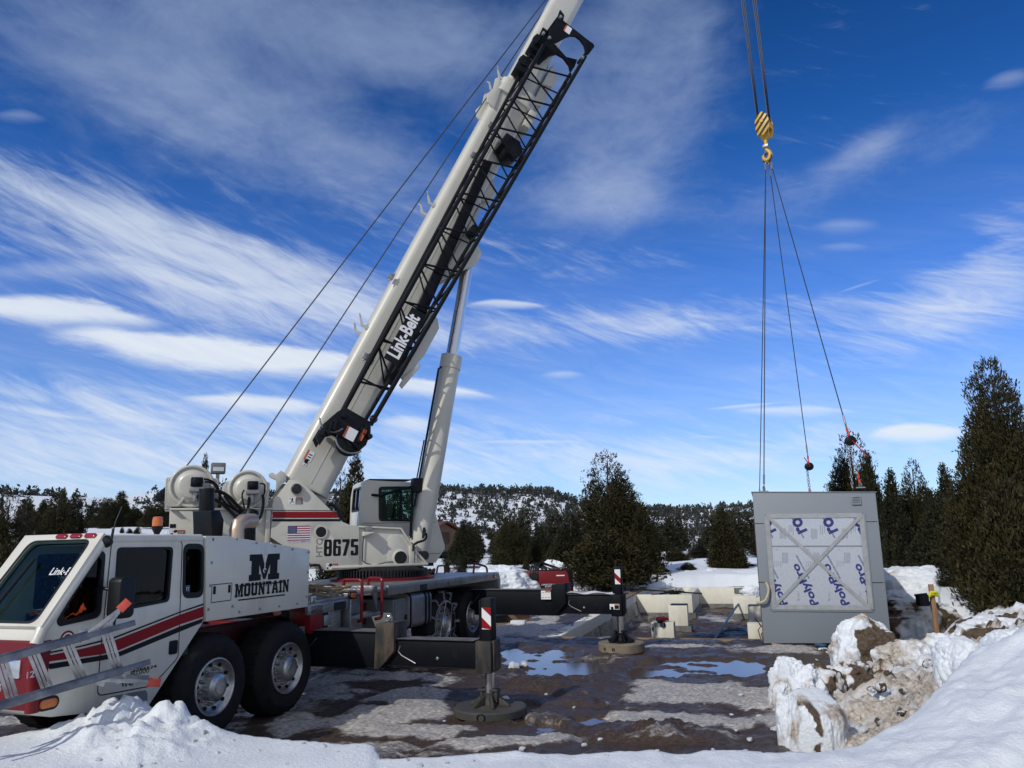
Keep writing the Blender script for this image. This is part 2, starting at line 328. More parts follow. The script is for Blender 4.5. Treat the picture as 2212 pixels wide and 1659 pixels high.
def attr_mat(name, a_cols, b_cols, a_rough, b_rough, attr, edge=.22, nscale=3., bump=.4, bscale=22., third=None, squash=1., spec=.5):
    """two grounds mixed by a vertex attribute broken up with noise; each ground has two colours of its own"""
    m = bpy.data.materials.new(name); m.use_nodes = True
    N, L = m.node_tree.nodes, m.node_tree.links; b = N['Principled BSDF']
    tc = N.new('ShaderNodeTexCoord'); mp = N.new('ShaderNodeMapping'); mp.inputs['Scale'].default_value = (1, squash, 1); L.new(tc.outputs['Object'], mp.inputs[0])
    def noise(sc, det=8, rg=.62, dist=0.):
        n = N.new('ShaderNodeTexNoise'); n.inputs['Scale'].default_value = sc; n.inputs['Detail'].default_value = det; n.inputs['Roughness'].default_value = rg
        n.inputs['Distortion'].default_value = dist
        L.new(mp.outputs[0], n.inputs['Vector']); return n.outputs[0]
    def rng(s, a, c, lo=0., hi=1.):
        r = N.new('ShaderNodeMapRange'); r.inputs[1].default_value = a; r.inputs[2].default_value = c; r.inputs[3].default_value = lo; r.inputs[4].default_value = hi
        L.new(s, r.inputs[0]); return r.outputs[0]
    def mixc(f, c1, c2):
        x = N.new('ShaderNodeMix'); x.data_type = 'RGBA'; L.new(f, x.inputs[0])
        for i, c in ((6, c1), (7, c2)):
            if isinstance(c, tuple): x.inputs[i].default_value = (*c, 1)
            else: L.new(c, x.inputs[i])
        return x.outputs[2]
    n1, n2, n3 = noise(nscale, 10, .68, .3), noise(nscale*5.3, 8, .65), noise(nscale*.45, 4)
    at_ = N.new('ShaderNodeAttribute'); at_.attribute_name = attr
    nmx = N.new('ShaderNodeMix'); nmx.inputs[0].default_value = .38; L.new(n1, nmx.inputs[2]); L.new(n2, nmx.inputs[3])
    s = N.new('ShaderNodeMath'); s.operation = 'MULTIPLY_ADD'; s.inputs[1].default_value = 1.25; L.new(nmx.outputs[0], s.inputs[0])
    s2 = N.new('ShaderNodeMath'); s2.operation = 'ADD'; s2.inputs[1].default_value = -.62; L.new(at_.outputs['Fac'], s2.inputs[0]); L.new(s2.outputs[0], s.inputs[2])
    f = rng(s.outputs[0], .5-edge, .5+edge)
    ca = mixc(rng(n2, .35, .68), *a_cols); cb = mixc(rng(n2, .36, .66), *b_cols)
    c = mixc(f, ca, cb)
    if third:
        a3 = N.new('ShaderNodeAttribute'); a3.attribute_name = third[0]
        q = N.new('ShaderNodeMath'); q.operation = 'MULTIPLY_ADD'; q.inputs[1].default_value = .8; L.new(n1, q.inputs[0])
        q2 = N.new('ShaderNodeMath'); q2.operation = 'ADD'; q2.inputs[1].default_value = -.4; L.new(a3.outputs['Fac'], q2.inputs[0]); L.new(q2.outputs[0], q.inputs[2])
        c = mixc(rng(q.outputs[0], .36, .62), c, mixc(rng(n2, .38, .64), *third[1]))
    L.new(c, b.inputs['Base Color'])
    x = N.new('ShaderNodeMix'); L.new(f, x.inputs[0]); L.new(rng(n3, .35, .65, a_rough[0], a_rough[1]), x.inputs[2]); x.inputs[3].default_value = b_rough
    L.new(x.outputs[0], b.inputs['Roughness']); b.inputs['Specular IOR Level'].default_value = spec
    nb = noise(bscale, 8, .7)
    bp = N.new('ShaderNodeBump'); bp.inputs['Strength'].default_value = bump; bp.inputs['Distance'].default_value = .03
    L.new(nb, bp.inputs['Height']); L.new(bp.outputs[0], b.inputs['Normal'])
    return m
M['ground'] = attr_mat('mud_and_dirty_ice', ((.080, .050, .033), (.028, .019, .014)), ((.22, .20, .185), (.66, .64, .62)), (.16, .6), .6, 'ice', .13, 3.2, 1.0, 24, squash=2.0)
M['snow'] = attr_mat('clean_and_dirty_snow', ((.76, .80, .84), (.73, .775, .825)), ((.27, .225, .18), (.64, .59, .52)), (.55, .7), .8, 'dirt', .2, 5., .7, 26, ('soil', ((.065, .045, .030), (.13, .095, .065))), spec=.25)
def water_mat():
    m = bpy.data.materials.new('puddle_water'); m.use_nodes = True
    N, L = m.node_tree.nodes, m.node_tree.links; b = N['Principled BSDF']
    b.inputs['Base Color'].default_value = (.085, .062, .048, 1); b.inputs['Roughness'].default_value = .07; b.inputs['IOR'].default_value = 1.33; b.inputs['Specular IOR Level'].default_value = .9
    tc = N.new('ShaderNodeTexCoord'); n = N.new('ShaderNodeTexNoise'); n.inputs['Scale'].default_value = 5; L.new(tc.outputs['Object'], n.inputs['Vector'])
    bp = N.new('ShaderNodeBump'); bp.inputs['Strength'].default_value = .03; bp.inputs['Distance'].default_value = .01
    L.new(n.outputs[0], bp.inputs['Height']); L.new(bp.outputs[0], b.inputs['Normal'])
    return m
M['water'] = water_mat()

# ---------------------------------------------------------------- object helpers
WM = {}          # world matrix of each root, handed down to its parts
def tag(o, label=None, cat=None, group=None, kind=None):
    for k, v in (('label', label), ('category', cat), ('group', group), ('kind', kind)):
        if v: o[k] = v
    return o
def thing(name, label, cat, loc, rotz=0., group=None):
    o = bpy.data.objects.new(name, None); COL.objects.link(o); o.empty_display_size = .2
    o.location = loc; o.rotation_euler = (0, 0, rotz)
    WM[o.name] = Matrix.Translation(Vector(loc)) @ Matrix.Rotation(rotz, 4, 'Z')
    return tag(o, label, cat, group)
def fast_mesh(name, verts, faces_flat, nper, mats, smooth=False, attrs=None):
    """verts (n,3), faces_flat: flat vertex indices, nper corners each"""
    me = bpy.data.meshes.new(name); verts = np.asarray(verts, np.float32); idx = np.asarray(faces_flat, np.int32).ravel()
    nf = len(idx)//nper
    me.vertices.add(len(verts)); me.vertices.foreach_set('co', verts.ravel())
    me.loops.add(len(idx)); me.loops.foreach_set('vertex_index', idx)
    me.polygons.add(nf); me.polygons.foreach_set('loop_start', np.arange(0, nf*nper, nper, dtype=np.int32))
    me.polygons.foreach_set('loop_total', np.full(nf, nper, np.int32))
    me.polygons.foreach_set('use_smooth', np.full(nf, smooth, bool))
    for k, a in (attrs or {}).items():
        t = me.attributes.new(k, 'FLOAT', 'POINT'); t.data.foreach_set('value', np.asarray(a, np.float32).ravel())
    me.update(calc_edges=True); me.validate()
    for m in (mats if isinstance(mats, (list, tuple)) else [mats]): me.materials.append(m)
    return me
def link_mesh(name, me, parent=None, loc=None):
    o = bpy.data.objects.new(name, me); COL.objects.link(o)
    if parent: o.parent = parent; WM[o.name] = WM[parent.name]
    if loc is not None: o.location = loc; WM[o.name] = Matrix.Translation(Vector(loc))
    return o

def rrect(x0, x1, y0, y1, r, n=5):
    p = []
    r = min(r, abs(x1-x0)/2*.999, abs(y1-y0)/2*.999)
    for cx, cy, a0 in ((x1-r, y1-r, 0), (x0+r, y1-r, 90), (x0+r, y0+r, 180), (x1-r, y0+r, 270)):
        for k in range(n+1):
            a = rad(a0+90*k/n); p.append((cx+r*math.cos(a), cy+r*math.sin(a)))
    return p
def rpoly(pts, r, n=4):
    """round the corners of a polygon"""
    out = []; N_ = len(pts)
    for i in range(N_):
        a, b, c = Vector(pts[i-1]), Vector(pts[i]), Vector(pts[(i+1) % N_])
        d1, d2 = (a-b), (c-b); q = min(r, d1.length*.45, d2.length*.45)
        p, s = b+d1.normalized()*q, b+d2.normalized()*q
        for k in range(n+1):
            t = k/n; out.append(tuple(p*(1-t)**2 + b*2*t*(1-t) + s*t*t))
    return out
def circ(cx, cy, r, n=20): return [(cx+r*math.cos(2*math.pi*k/n), cy+r*math.sin(2*math.pi*k/n)) for k in range(n)]

SPLIT = {'weld_bead', 'pin_boss', 'guard_rail', 'cover_bolts', 'jib_bracket', 'exhaust_stack', 'outrigger_housing', 'wheel_bolts', 'hand_holes', 'axle', 'mud_flap', 'battery_box', 'head_pin', 'boom_foot_lug', 'frame_hose', 'beam_flange', 'welder_letters', 'hatch_handle', 'mirror_arm'}
class MB:
    def __init__(self): self.v = []; self.f = []; self.m = []
    def add(self, vs, fs, mi=0):
        o = len(self.v); self.v += [tuple(p) for p in vs]; self.f += [tuple(i+o for i in f) for f in fs]; self.m += [mi]*len(fs); return self
    def box(self, x0, x1, y0, y1, z0, z1, mi=0):
        vs = [(x, y, z) for z in (z0, z1) for y in (y0, y1) for x in (x0, x1)]
        return self.add(vs, [(0,2,3,1), (4,5,7,6), (0,1,5,4), (2,6,7,3), (0,4,6,2), (1,3,7,5)], mi)
    def prism(self, poly, fn, t0, t1, mi=0, holes=()):
        rings = [list(poly)]+[list(h) for h in holes]
        flat = [p for r in rings for p in r]; n = len(flat)
        vs = [fn(u, v, t0) for u, v in flat]+[fn(u, v, t1) for u, v in flat]
        if holes or len(poly) > 4:
            tris = tessellate_polygon([[Vector((u, v, 0)) for u, v in r] for r in rings])
            fs = [tuple(t) for t in tris]
        else: fs = [tuple(range(n))]
        if not holes: caps = [tuple(range(n))]; fs = caps
        out = [f for f in fs]+[tuple(i+n for i in reversed(f)) for f in fs]
        o = 0
        for r in rings:
            k = len(r)
            for i in range(k):
                j = (i+1) % k; out.append((o+i, o+j, o+j+n, o+i+n))
            o += k
        return self.add(vs, out, mi)
    def tube(self, pts, r, n=8, mi=0, caps=True, r1=None):
        pts = [Vector(p) for p in pts]; k = len(pts)
        if k == 2: ts = [(pts[1]-pts[0]).normalized()]*2
        else: ts = [((pts[min(i+1, k-1)]-pts[max(i-1, 0)])).normalized() for i in range(k)]
        up = Vector((0, 0, 1)) if abs(ts[0].z) < .9 else Vector((1, 0, 0))
        nx = ts[0].cross(up).normalized(); vs = []
        for i, (p, t) in enumerate(zip(pts, ts)):
            nx = (nx - t*nx.dot(t)).normalized(); ny = t.cross(nx)
            rr = r if r1 is None else r+(r1-r)*i/(k-1)
            if isinstance(r, (list, tuple)): rr = r[i]
            for j in range(n):
                a = 2*math.pi*j/n; vs.append(p+nx*rr*math.cos(a)+ny*rr*math.sin(a))
        fs = [(i*n+j, i*n+(j+1) % n, (i+1)*n+(j+1) % n, (i+1)*n+j) for i in range(k-1) for j in range(n)]
        if caps: fs += [tuple(range(n))[::-1], tuple(range((k-1)*n, k*n))]
        return self.add(vs, fs, mi)
    def lathe(self, prof, o, ax, n=24, mi=0, caps=(1, 1)):
        """prof: (radius, height along axis)"""
        ax = Vector(ax).normalized(); o = Vector(o)
        e1 = ax.orthogonal().normalized(); e2 = ax.cross(e1); vs = []
        for r, h in prof:
            for j in range(n):
                a = 2*math.pi*j/n; vs.append(o+ax*h+(e1*math.cos(a)+e2*math.sin(a))*max(r, 1e-4))
        k = len(prof)
        fs = [(i*n+j, i*n+(j+1) % n, (i+1)*n+(j+1) % n, (i+1)*n+j) for i in range(k-1) for j in range(n)]
        if caps[0]: fs.append(tuple(range(n))[::-1])
        if caps[1]: fs.append(tuple(range((k-1)*n, k*n)))
        return self.add(vs, fs, mi)
    def torus(self, o, ax, R, r, n=16, k=6, mi=0, a0=0., a1=2*math.pi):
        ax = Vector(ax).normalized(); e1 = ax.orthogonal().normalized(); e2 = ax.cross(e1); o = Vector(o)
        full = abs(a1-a0) > 6.28
        m = n if full else n+1
        pts = [o+(e1*math.cos(a0+(a1-a0)*i/n)+e2*math.sin(a0+(a1-a0)*i/n))*R for i in range(m)]
        if full: pts += [pts[0], pts[1]]
        return self.tube(pts, r, k, mi, caps=not full)
    def text(self, s, fn, x0, x1, y0, y1, bold=0., mi=0, shear=0., squeeze=True):
        cu = bpy.data.curves.new('lettering', 'FONT'); cu.body = s; cu.offset = bold; cu.shear = shear; cu.fill_mode = 'FRONT'; cu.resolution_u = 3
        ob = bpy.data.objects.new('lettering', cu); COL.objects.link(ob)
        dg = bpy.context.evaluated_depsgraph_get(); me = bpy.data.meshes.new_from_object(ob.evaluated_get(dg))
        bpy.data.objects.remove(ob); bpy.data.curves.remove(cu)
        if len(me.vertices):
            xs = [v.co.x for v in me.vertices]; ys = [v.co.y for v in me.vertices]
            ax, bx, ay, by = min(xs), max(xs), min(ys), max(ys)
            k = (y1-y0)/(by-ay)
            kx = (x1-x0)/(bx-ax) if squeeze else k
            self.add([fn(x0+(v.co.x-ax)*kx, y0+(v.co.y-ay)*k, 0) for v in me.vertices], [tuple(p.vertices) for p in me.polygons], mi)
        bpy.data.meshes.remove(me); return self
    def pieces(self):
        up = list(range(len(self.v)))
        def find(i):
            while up[i] != i: up[i] = up[up[i]]; i = up[i]
            return i
        for f in self.f:
            for j in f[1:]: up[find(f[0])] = find(j)
        out = {}
        for f, m in zip(self.f, self.m):
            d = out.setdefault(find(f[0]), (MB(), {}))
            idx = []
            for i in f:
                if i not in d[1]: d[1][i] = len(d[0].v); d[0].v.append(self.v[i])
                idx.append(d[1][i])
            d[0].f.append(tuple(idx)); d[0].m.append(m)
        return [d[0] for d in out.values()]
    def build(self, name, mats, parent=None, xf=None, bevel=0., label=None, origin=None, seg=2, flat=False):
        if name in SPLIT and parent is not None:
            ps = self.pieces()
            if len(ps) > 1:
                sv = SPLIT.copy(); SPLIT.clear()
                r = [p.build(name, mats, parent, xf, bevel, label, origin, seg, flat) for p in ps]
                SPLIT.update(sv); return r[0]
        xf = xf or Matrix.Identity(4)
        if parent is not None: xf = WM[parent.name].inverted() @ xf
        elif origin is not None: xf = Matrix.Translation(-Vector(origin)) @ xf
        me = bpy.data.meshes.new(name)
        me.from_pydata([tuple(xf @ Vector(p)) for p in self.v], [], self.f)
        mats = mats if isinstance(mats, (list, tuple)) else [mats]
        for m in mats: me.materials.append(m)
        me.polygons.foreach_set('material_index', self.m)
        bm = bmesh.new(); bm.from_mesh(me)
        bmesh.ops.remove_doubles(bm, verts=bm.verts, dist=1e-5)
        if not flat: bmesh.ops.recalc_face_normals(bm, faces=bm.faces)
        if bevel:
            es = [e for e in bm.edges if len(e.link_faces) == 2 and e.calc_face_angle(0) > .5]
            bmesh.ops.bevel(bm, geom=es, offset=bevel, segments=seg, affect='EDGES', clamp_overlap=True, profile=.5)
        for e in bm.edges: e.smooth = not (len(e.link_faces) != 2 or e.calc_face_angle(0) > .6)
        for f in bm.faces: f.smooth = True
        bm.to_mesh(me); bm.free()
        o = bpy.data.objects.new(name, me); COL.objects.link(o)
        if parent is not None: o.parent = parent; WM[o.name] = WM[parent.name]
        else:
            o.location = origin or (0, 0, 0); WM[o.name] = Matrix.Translation(Vector(o.location))
        if label: o['label'] = label
        return o
def grid_obj(name, X, Y, Zz, material, attrs=None, parent=None, loc=None, smooth=True):
    ny, nx = X.shape
    v = np.stack([X, Y, Zz], -1).reshape(-1, 3)
    i = np.arange(ny*nx).reshape(ny, nx)
    f = np.stack([i[:-1, :-1], i[:-1, 1:], i[1:, 1:], i[1:, :-1]], -1).reshape(-1)
    return link_mesh(name, fast_mesh(name, v, f, 4, material, smooth, attrs), parent, loc)

# ================================================================ terrain
PIT_AZ = rad(16.5)
PA = Vector((math.sin(PIT_AZ), math.cos(PIT_AZ), 0)); PE = Vector((math.cos(PIT_AZ), -math.sin(PIT_AZ), 0))
PQ = gnd(1194, 1378)
PIT_L, PIT_W, PIT_D = 16.2, 8.2, .85
def pad_mask(x, y):
    w = .8*(fbm(x*.35, y*.35, seed=5)-.5)*3
    m = sstep(x+w, -10.5, -8.5)*sstep(-(x+w), -10.4, -9.0)*sstep(-(y+w), -33, -31.0)
    return m
PUDS = [(1178, 1426, 97, 27), (1110, 1407, 35, 16), (1225, 1448, 70, 22), (1180, 1466, 52, 13), (1500, 1441, 150, 20), (1425, 1457, 60, 14), (1610, 1432, 48, 11), (1130, 1528, 42, 13), (1180, 1572, 48, 19), (1278, 1555, 54, 11), (1130, 1560, 30, 12), (1300, 1428, 28, 10)]
ICE = [(1560, 1505, 290, 42, .95), (1500, 1560, 260, 22, .8), (1680, 1555, 130, 30, .9), (860, 1530, 150, 50, .75), (900, 1585, 120, 25, .85), (1130, 1606, 190, 16, .9), (700, 1500, 120, 50, .7), (1700, 1408, 140, 16, .6), (1330, 1345, 120, 28, .5), (1140, 1345, 100, 40, .7), (1260, 1280, 120, 25, .95),
       (1010, 1530, 40, 16, .8), (60, 1560, 120, 20, .75), (640, 1560, 120, 30, .7), (1480, 1395, 300, 10, .45), (800, 1465, 120, 22, .5), (950, 1480, 60, 16, .5)]
MUDD = [(1170, 1480, 80, 16, .10), (1330, 1590, 170, 20, .07), (1460, 1600, 130, 14, .07), (1270, 1520, 60, 12, .05), (1230, 1498, 50, 10, .06), (1390, 1425, 40, 8, .05)]
def pblob(x, y, D):
    """soft spot on the ground, given by a place in the photograph"""
    c = gnd(D[0], D[1]); a = gnd(D[0]+D[2], D[1]); b = gnd(D[0], D[1]-D[3]*.9); b2 = gnd(D[0], D[1]+D[3]*.9)
    rx = (a-c).length; ry = max((b-c).length, (b2-c).length)
    d = c.xy.normalized(); u = (x-c.x)*d.y-(y-c.y)*d.x; v = (x-c.x)*d.x+(y-c.y)*d.y
    return np.sqrt((u/rx)**2+(v/ry)**2)
def ground_fn(x, y):
    s, c = math.sin(rad(14)), math.cos(rad(14))
    u = x*c-y*s; v = x*s+y*c                                   # ruts run along v
    z = .045*(fbm(u*1.1, v*.45, seed=11, oct=4)-.5) + .05*(fbm(u*3.1, v*2.2, seed=12, oct=4, ridge=True)-.55)*.6
    z = z + .040*(fbm(u*8, v*6.5, seed=13, oct=4, gain=.6, ridge=True)-.55)
    ice = np.zeros_like(x)+.06*0
    edge = (fbm(x*1.6, y*1.1, seed=21, oct=4)-.5)*1.1
    for D in PUDS:
        m = 1-sstep(pblob(x, y, D)+edge, .72, 1.12)
        z = z - m*(.072+.040*np.sin(v*5.2+u*1.3+2.5*fbm(u*.7, v*.9, seed=19)*5)) + m*.11*(fbm(u*.9+v*.3, v*2.6, seed=18, oct=5, gain=.6)-.5)
    for D in MUDD:
        m = 1-sstep(pblob(x, y, D)+edge*.6, .5, 1.1)
        z = z + m*D[4]*(.3+1.1*fbm(x*6, y*6, seed=33, oct=4, ridge=True))
    for D in ICE:
        m = 1-sstep(pblob(x, y, D)+edge*1.1, .45, 1.15)
        ice = np.maximum(ice, m*D[4])
    ice = np.clip(ice*(.62+.76*fbm(u*1.7, v*.8, seed=42, oct=5)) + .42*(fbm(u*.9, v*.4, seed=41, oct=5)-.42), 0, 1)
    strk = fbm(u*.42, v*1.5, seed=48, oct=6, gain=.6)
    ice = np.clip(ice + .42*sstep(strk, .55, .74)*sstep(y, 6, 9)*(1-sstep(y, 20, 30)*.6) - .35*sstep(strk, .46, .36)*(ice > .3), 0, 1)
    z = z + ice*(.03+.075*(fbm(x*4, y*3.4, seed=44, oct=5, ridge=True)-.5)) - .035*sstep(np.abs(((u*1.15+.35*fbm(v*.3, u*.1, seed=47)) % 1.9)-.5), .22, .05)*(1-.4*ice)
    z = z + .012
    # the excavation inside the foundation
    e = (x-PQ.x)*PE.x+(y-PQ.y)*PE.y; f = (x-PQ.x)*PA.x+(y-PQ.y)*PA.y
    pit = sstep(e, .06, .30)*sstep(-e, -PIT_W, -PIT_W+.3)*sstep(f, .06, .3)*sstep(-f, -PIT_L, -PIT_L+.3)
    zi = -PIT_D + .22*(fbm(x*1.3, y*1.3, seed=51, oct=5)-.3) + .1*fbm(x*5, y*5, seed=52, oct=3)
    z = z*(1-pit)+zi*pit
    ice = ice*(1-pit)+pit*np.clip(1.7*(fbm(x*.7, y*.7, seed=55)-.42), 0, 1)
    m = pad_mask(x, y)
    return z*m - .7*(1-m), ice
def build_ground():
    ny, nx = 620, 560
    yy = np.linspace(0, 1, ny); y = 3.2*(46/3.2)**yy
    t = np.linspace(-1, 1, nx)
    Y = np.repeat(y[:, None], nx, 1); X = t[None, :]*(Y*.82+2.2)
    z, ice = ground_fn(X, Y)
    g = grid_obj('ground', X, Y, z, M['ground'], {'ice': ice}); tag(g, kind='structure')
    q = [PQ-PE*16+PA*-.3, PQ+PE*12+PA*-.3, PQ+PE*14-PA*13, PQ-PE*16-PA*11]
    w = link_mesh('water', fast_mesh('water', [(p.x, p.y, -.030) for p in q[::-1]], [0, 1, 2, 3], 4, M['water'])); tag(w, kind='structure')
build_ground()

HORIZON = lambda px: 1166-.02364*(px-1106)
RIDGE = np.array([(-4000, 60), (-900, 70), (-300, 96), (0, 100), (150, 96), (230, 95), (340, 104), (480, 96), (620, 92), (780, 90), (930, 97), (960, 97), (1000, 93), (1060, 93), (1100, 89), (1150, 91), (1200, 80), (1240, 66), (1290, 52), (1400, 46), (1480, 40), (1560, 41), (1620, 46), (1720, 42), (1900, 40), (2300, 44), (3200, 60), (6000, 60)], float)
RAZ = np.arctan((RIDGE[:, 0]-1106)/_F); REL = RIDGE[:, 1]/_F
FAR = np.array([(-4000, 0), (900, 0), (1150, 30), (1250, 48), (1390, 57), (1450, 61), (1500, 60), (1570, 54), (1640, 52), (1750, 48), (1900, 44), (2400, 40), (4000, 20)], float)
FAZ = np.arctan((FAR[:, 0]-1106)/_F); FEL = FAR[:, 1]/_F
def terrain_fn(x, y):
    r = np.hypot(x, y); az = np.arctan2(x, y)
    el = np.interp(az, RAZ, REL); fe = np.interp(az, FAZ, FEL)
    r1 = np.interp(az, np.radians([-60, -30, -8, 4, 9, 16, 40]), [260, 260, 430, 430, 560, 620, 500])
    r1 = r1*(1+.10*(fbm(az*9, az*0+2, seed=60, oct=3)-.5)*2)
    zr = CAM_H+el*r1
    left = sstep(-az, rad(8), rad(22))
    near = .30+left*sstep(r, 16, 46)*2.9 + (1-left)*sstep(r, 22, 60)*.6 - (1-left)*sstep(r, 60, 150)*1.5
    right = sstep(az, rad(16), rad(26)); near = near + right*sstep(r, 14, 26)*.5
    t = sstep(np.log(r), np.log(165), np.log(r1))
    z = near*(1-t)+zr*t
    z = z + (fbm(x*.016, y*.016, seed=61, oct=5)-.5)*np.clip((r-90)/60, 0, 5)*(1-sstep(r, r1*.8, r1))*1.5
    z = z + (fbm(x*.25, y*.25, seed=62, oct=4)-.5)*.25*(1-sstep(r, 60, 120))
    drop = sstep(r, r1*1.02, r1*1.6)
    z = z*(1-drop)+(zr*.35)*drop
    z = z + (CAM_H+fe*2300)*np.exp(-((r-2300)/420)**2)*(.9+.2*0) + sstep(r, 1500, 2300)*(fbm(x*.004, y*.004, seed=66, oct=6)-.5)*26*(fe > .01)
    m = pad_mask(x, y)*sstep(r, 3, 6)*(y > 3)
    bank = (r < 13) & (y > .5) & (np.abs(az) < rad(62))
    z = np.where(bank, np.minimum(z, -.75), z)
    z = np.where(y < 2.2, np.minimum(z, .36), z)
    return z*(1-m)-.9*m
def build_terrain():
    nr, na = 300, 900
    r = 1.2*(3400/1.2)**np.linspace(0, 1, nr)
    a = np.concatenate([np.linspace(-math.pi, -rad(42), 110)[:-1], np.linspace(-rad(42), rad(42), na), np.linspace(rad(42), math.pi, 110)[1:]])
    Rr = np.repeat(r[:, None], len(a), 1); Az = np.repeat(a[None, :], nr, 0)
    X = Rr*np.sin(Az); Y = Rr*np.cos(Az)
    z = terrain_fn(X, Y)
    dirt = np.zeros_like(z)
    soil = sstep(fbm(X*.03, Y*.03, seed=71, oct=4), .62, .78)*sstep(Rr, 120, 300)*.55 + sstep(fbm(X*.01, Y*.01, seed=72, oct=5, ridge=True), .70, .85)*sstep(Rr, 1200, 1900)*.5
    g = grid_obj('snow_field', X, Y, z, M['snow'], {'dirt': dirt, 'soil': soil}); tag(g, kind='structure')
build_terrain()
def terrain_z(x, y): return float(terrain_fn(np.array([float(x)]), np.array([float(y)]))[0])

# foreground snow bank
_lip = [(-900, 1625, .5), (-150, 1606, .5), (0, 1590, .5), (140, 1567, .5), (230, 1562, .48), (450, 1579, .45), (600, 1592, .42), (800, 1607, .42), (815, 1613, .40), (823, 1640, .40), (900, 1634, .40), (1100, 1625, .42), (1300, 1620, .43),
        (1650, 1617, .45), (1850, 1608, .45), (1960, 1548, .52), (2036, 1474, .68), (2100, 1404, .84), (2150, 1388, .92), (2212, 1352, 1.05), (2500, 1335, 1.2), (3200, 1330, 1.3)]
_lp = [(gnd(a, b, c), c) for a, b, c in _lip]
LQ = np.array([p.x/p.y for p, c in _lp]); LY = np.array([p.y for p, c in _lp]); LZ = np.array([c for p, c in _lp])
HEAPS = [(215, 1590, .28, .30, .20), (285, 1580, .34, .34, .22), (370, 1582, .30, .32, .22), (250, 1612, .40, .30, .14), (330, 1606, .42, .30, .16), (420, 1592, .22, .22, .12), (300, 1632, .35, .25, .10), (160, 1595, .25, .22, .10)]
def bank_fn(x, y):
    q = x/np.maximum(y, .3); ly = np.interp(q, LQ, LY) + .16*(fbm(x*1.8, y*.4, seed=80, oct=4)-.5); lz = np.interp(q, LQ, LZ)
    t = y/ly
    top = .40+(lz-.40)*sstep(t, .40, 1.0)
    right = sstep(q, .28, .5)
    wind = fbm((x*.55-y*.85)*2.6, (x*.85+y*.55)*.75, seed=81, oct=4)
    top = top + .035*(fbm(x*.7, y*.7, seed=82)-.5) + (.026+.135*right)*(wind-.5) + (.012+.050*right)*(fbm(x*6, y*5, seed=83, oct=5)-.5) + .012*(fbm(x*2.2, y*2.2, seed=79, oct=3)-.5)
    mid = sstep(q, -.12, .0)*(1-sstep(q, .3, .45))
    top = top + mid*.06*(fbm(x*3.2, y*2.2, seed=84, oct=4)-.5)
    lump = np.zeros_like(x)
    for px, py, rx, ry, h in HEAPS:
        c = gnd(px, py, .45); d = ((x-c.x)/rx)**2+((y-c.y)/ry)**2
        lump = np.maximum(lump, h*np.exp(-d*1.1))
    blocky = fbm(x*5.5, y*5.5, seed=85, oct=4, ridge=True)
    cells = np.floor(fbm(x*3.6, y*3.6, seed=86, oct=3)*7)/7
    top = top + lump*(.30+.95*blocky+1.3*(cells-.3)) + np.minimum(lump*5, 1)*.035*(fbm(x*11, y*11, seed=78, oct=3, ridge=True)-.5)
    fall = sstep(y-ly, -.04, .20)
    z = top*(1-fall)-.3*fall
    # the churned, dirty part on the right
    xb = np.interp(y, [6.6, 7.6, 8.6, 9.6, 10.8, 12, 13.2, 14.4, 16], [2.6, 2.65, 2.8, 3.1, 3.7, 4.7, 6.0, 7.4, 9.2]) + .5*(fbm(x*1.1, y*1.1, seed=87, oct=4)-.5)*1.6
    zone = sstep(x-xb, 0, .55)*sstep(y-ly, -.35, .1)
    rough = fbm(x*2.4, y*2.4, seed=88, oct=5, ridge=True); r2 = fbm(x*7.5, y*7.5, seed=89, oct=5)
    zd = -.05+.22*sstep(x-xb, 0, 1.6)+.36*(rough-.45)+.24*(r2-.5)+.38*sstep(x, 6.2, 9.5)
    z = np.where(zone > 0, np.maximum(z, zd*zone-.12*(1-zone)), z)
    isd = zone*(z <= zd*zone-.12*(1-zone)+.02)
    dirt = np.clip(isd*(.62+1.5*(fbm(x*1.9, y*1.9, seed=90, oct=5)-.47)) - .35*sstep(z, .35, .6), 0, 1)
    soil = np.clip(isd*(sstep(fbm(x*1.3, y*2.4, seed=91, oct=6, gain=.62), .47, .66))*.95, 0, 1)
    dirt = dirt + .10*sstep(t, .97, 1.03)*(1-zone)
    return z, dirt, soil
def build_bank():
    nr, na = 420, 640
    y = 1.0*(17/1.0)**(np.linspace(0, 1, nr)**.80); t = np.linspace(-1.45, 1.15, na)
    Y = np.repeat(y[:, None], na, 1); X = t[None, :]*Y
    # keep away from the truck on the left
    z, dirt, soil = bank_fn(X, Y)
    z = np.where((Y > 9.6) & (X < 2), -.9, z)
    g = grid_obj('snow_bank', X, Y, z, M['snow'], {'dirt': dirt, 'soil': soil}); tag(g, kind='structure')
build_bank()

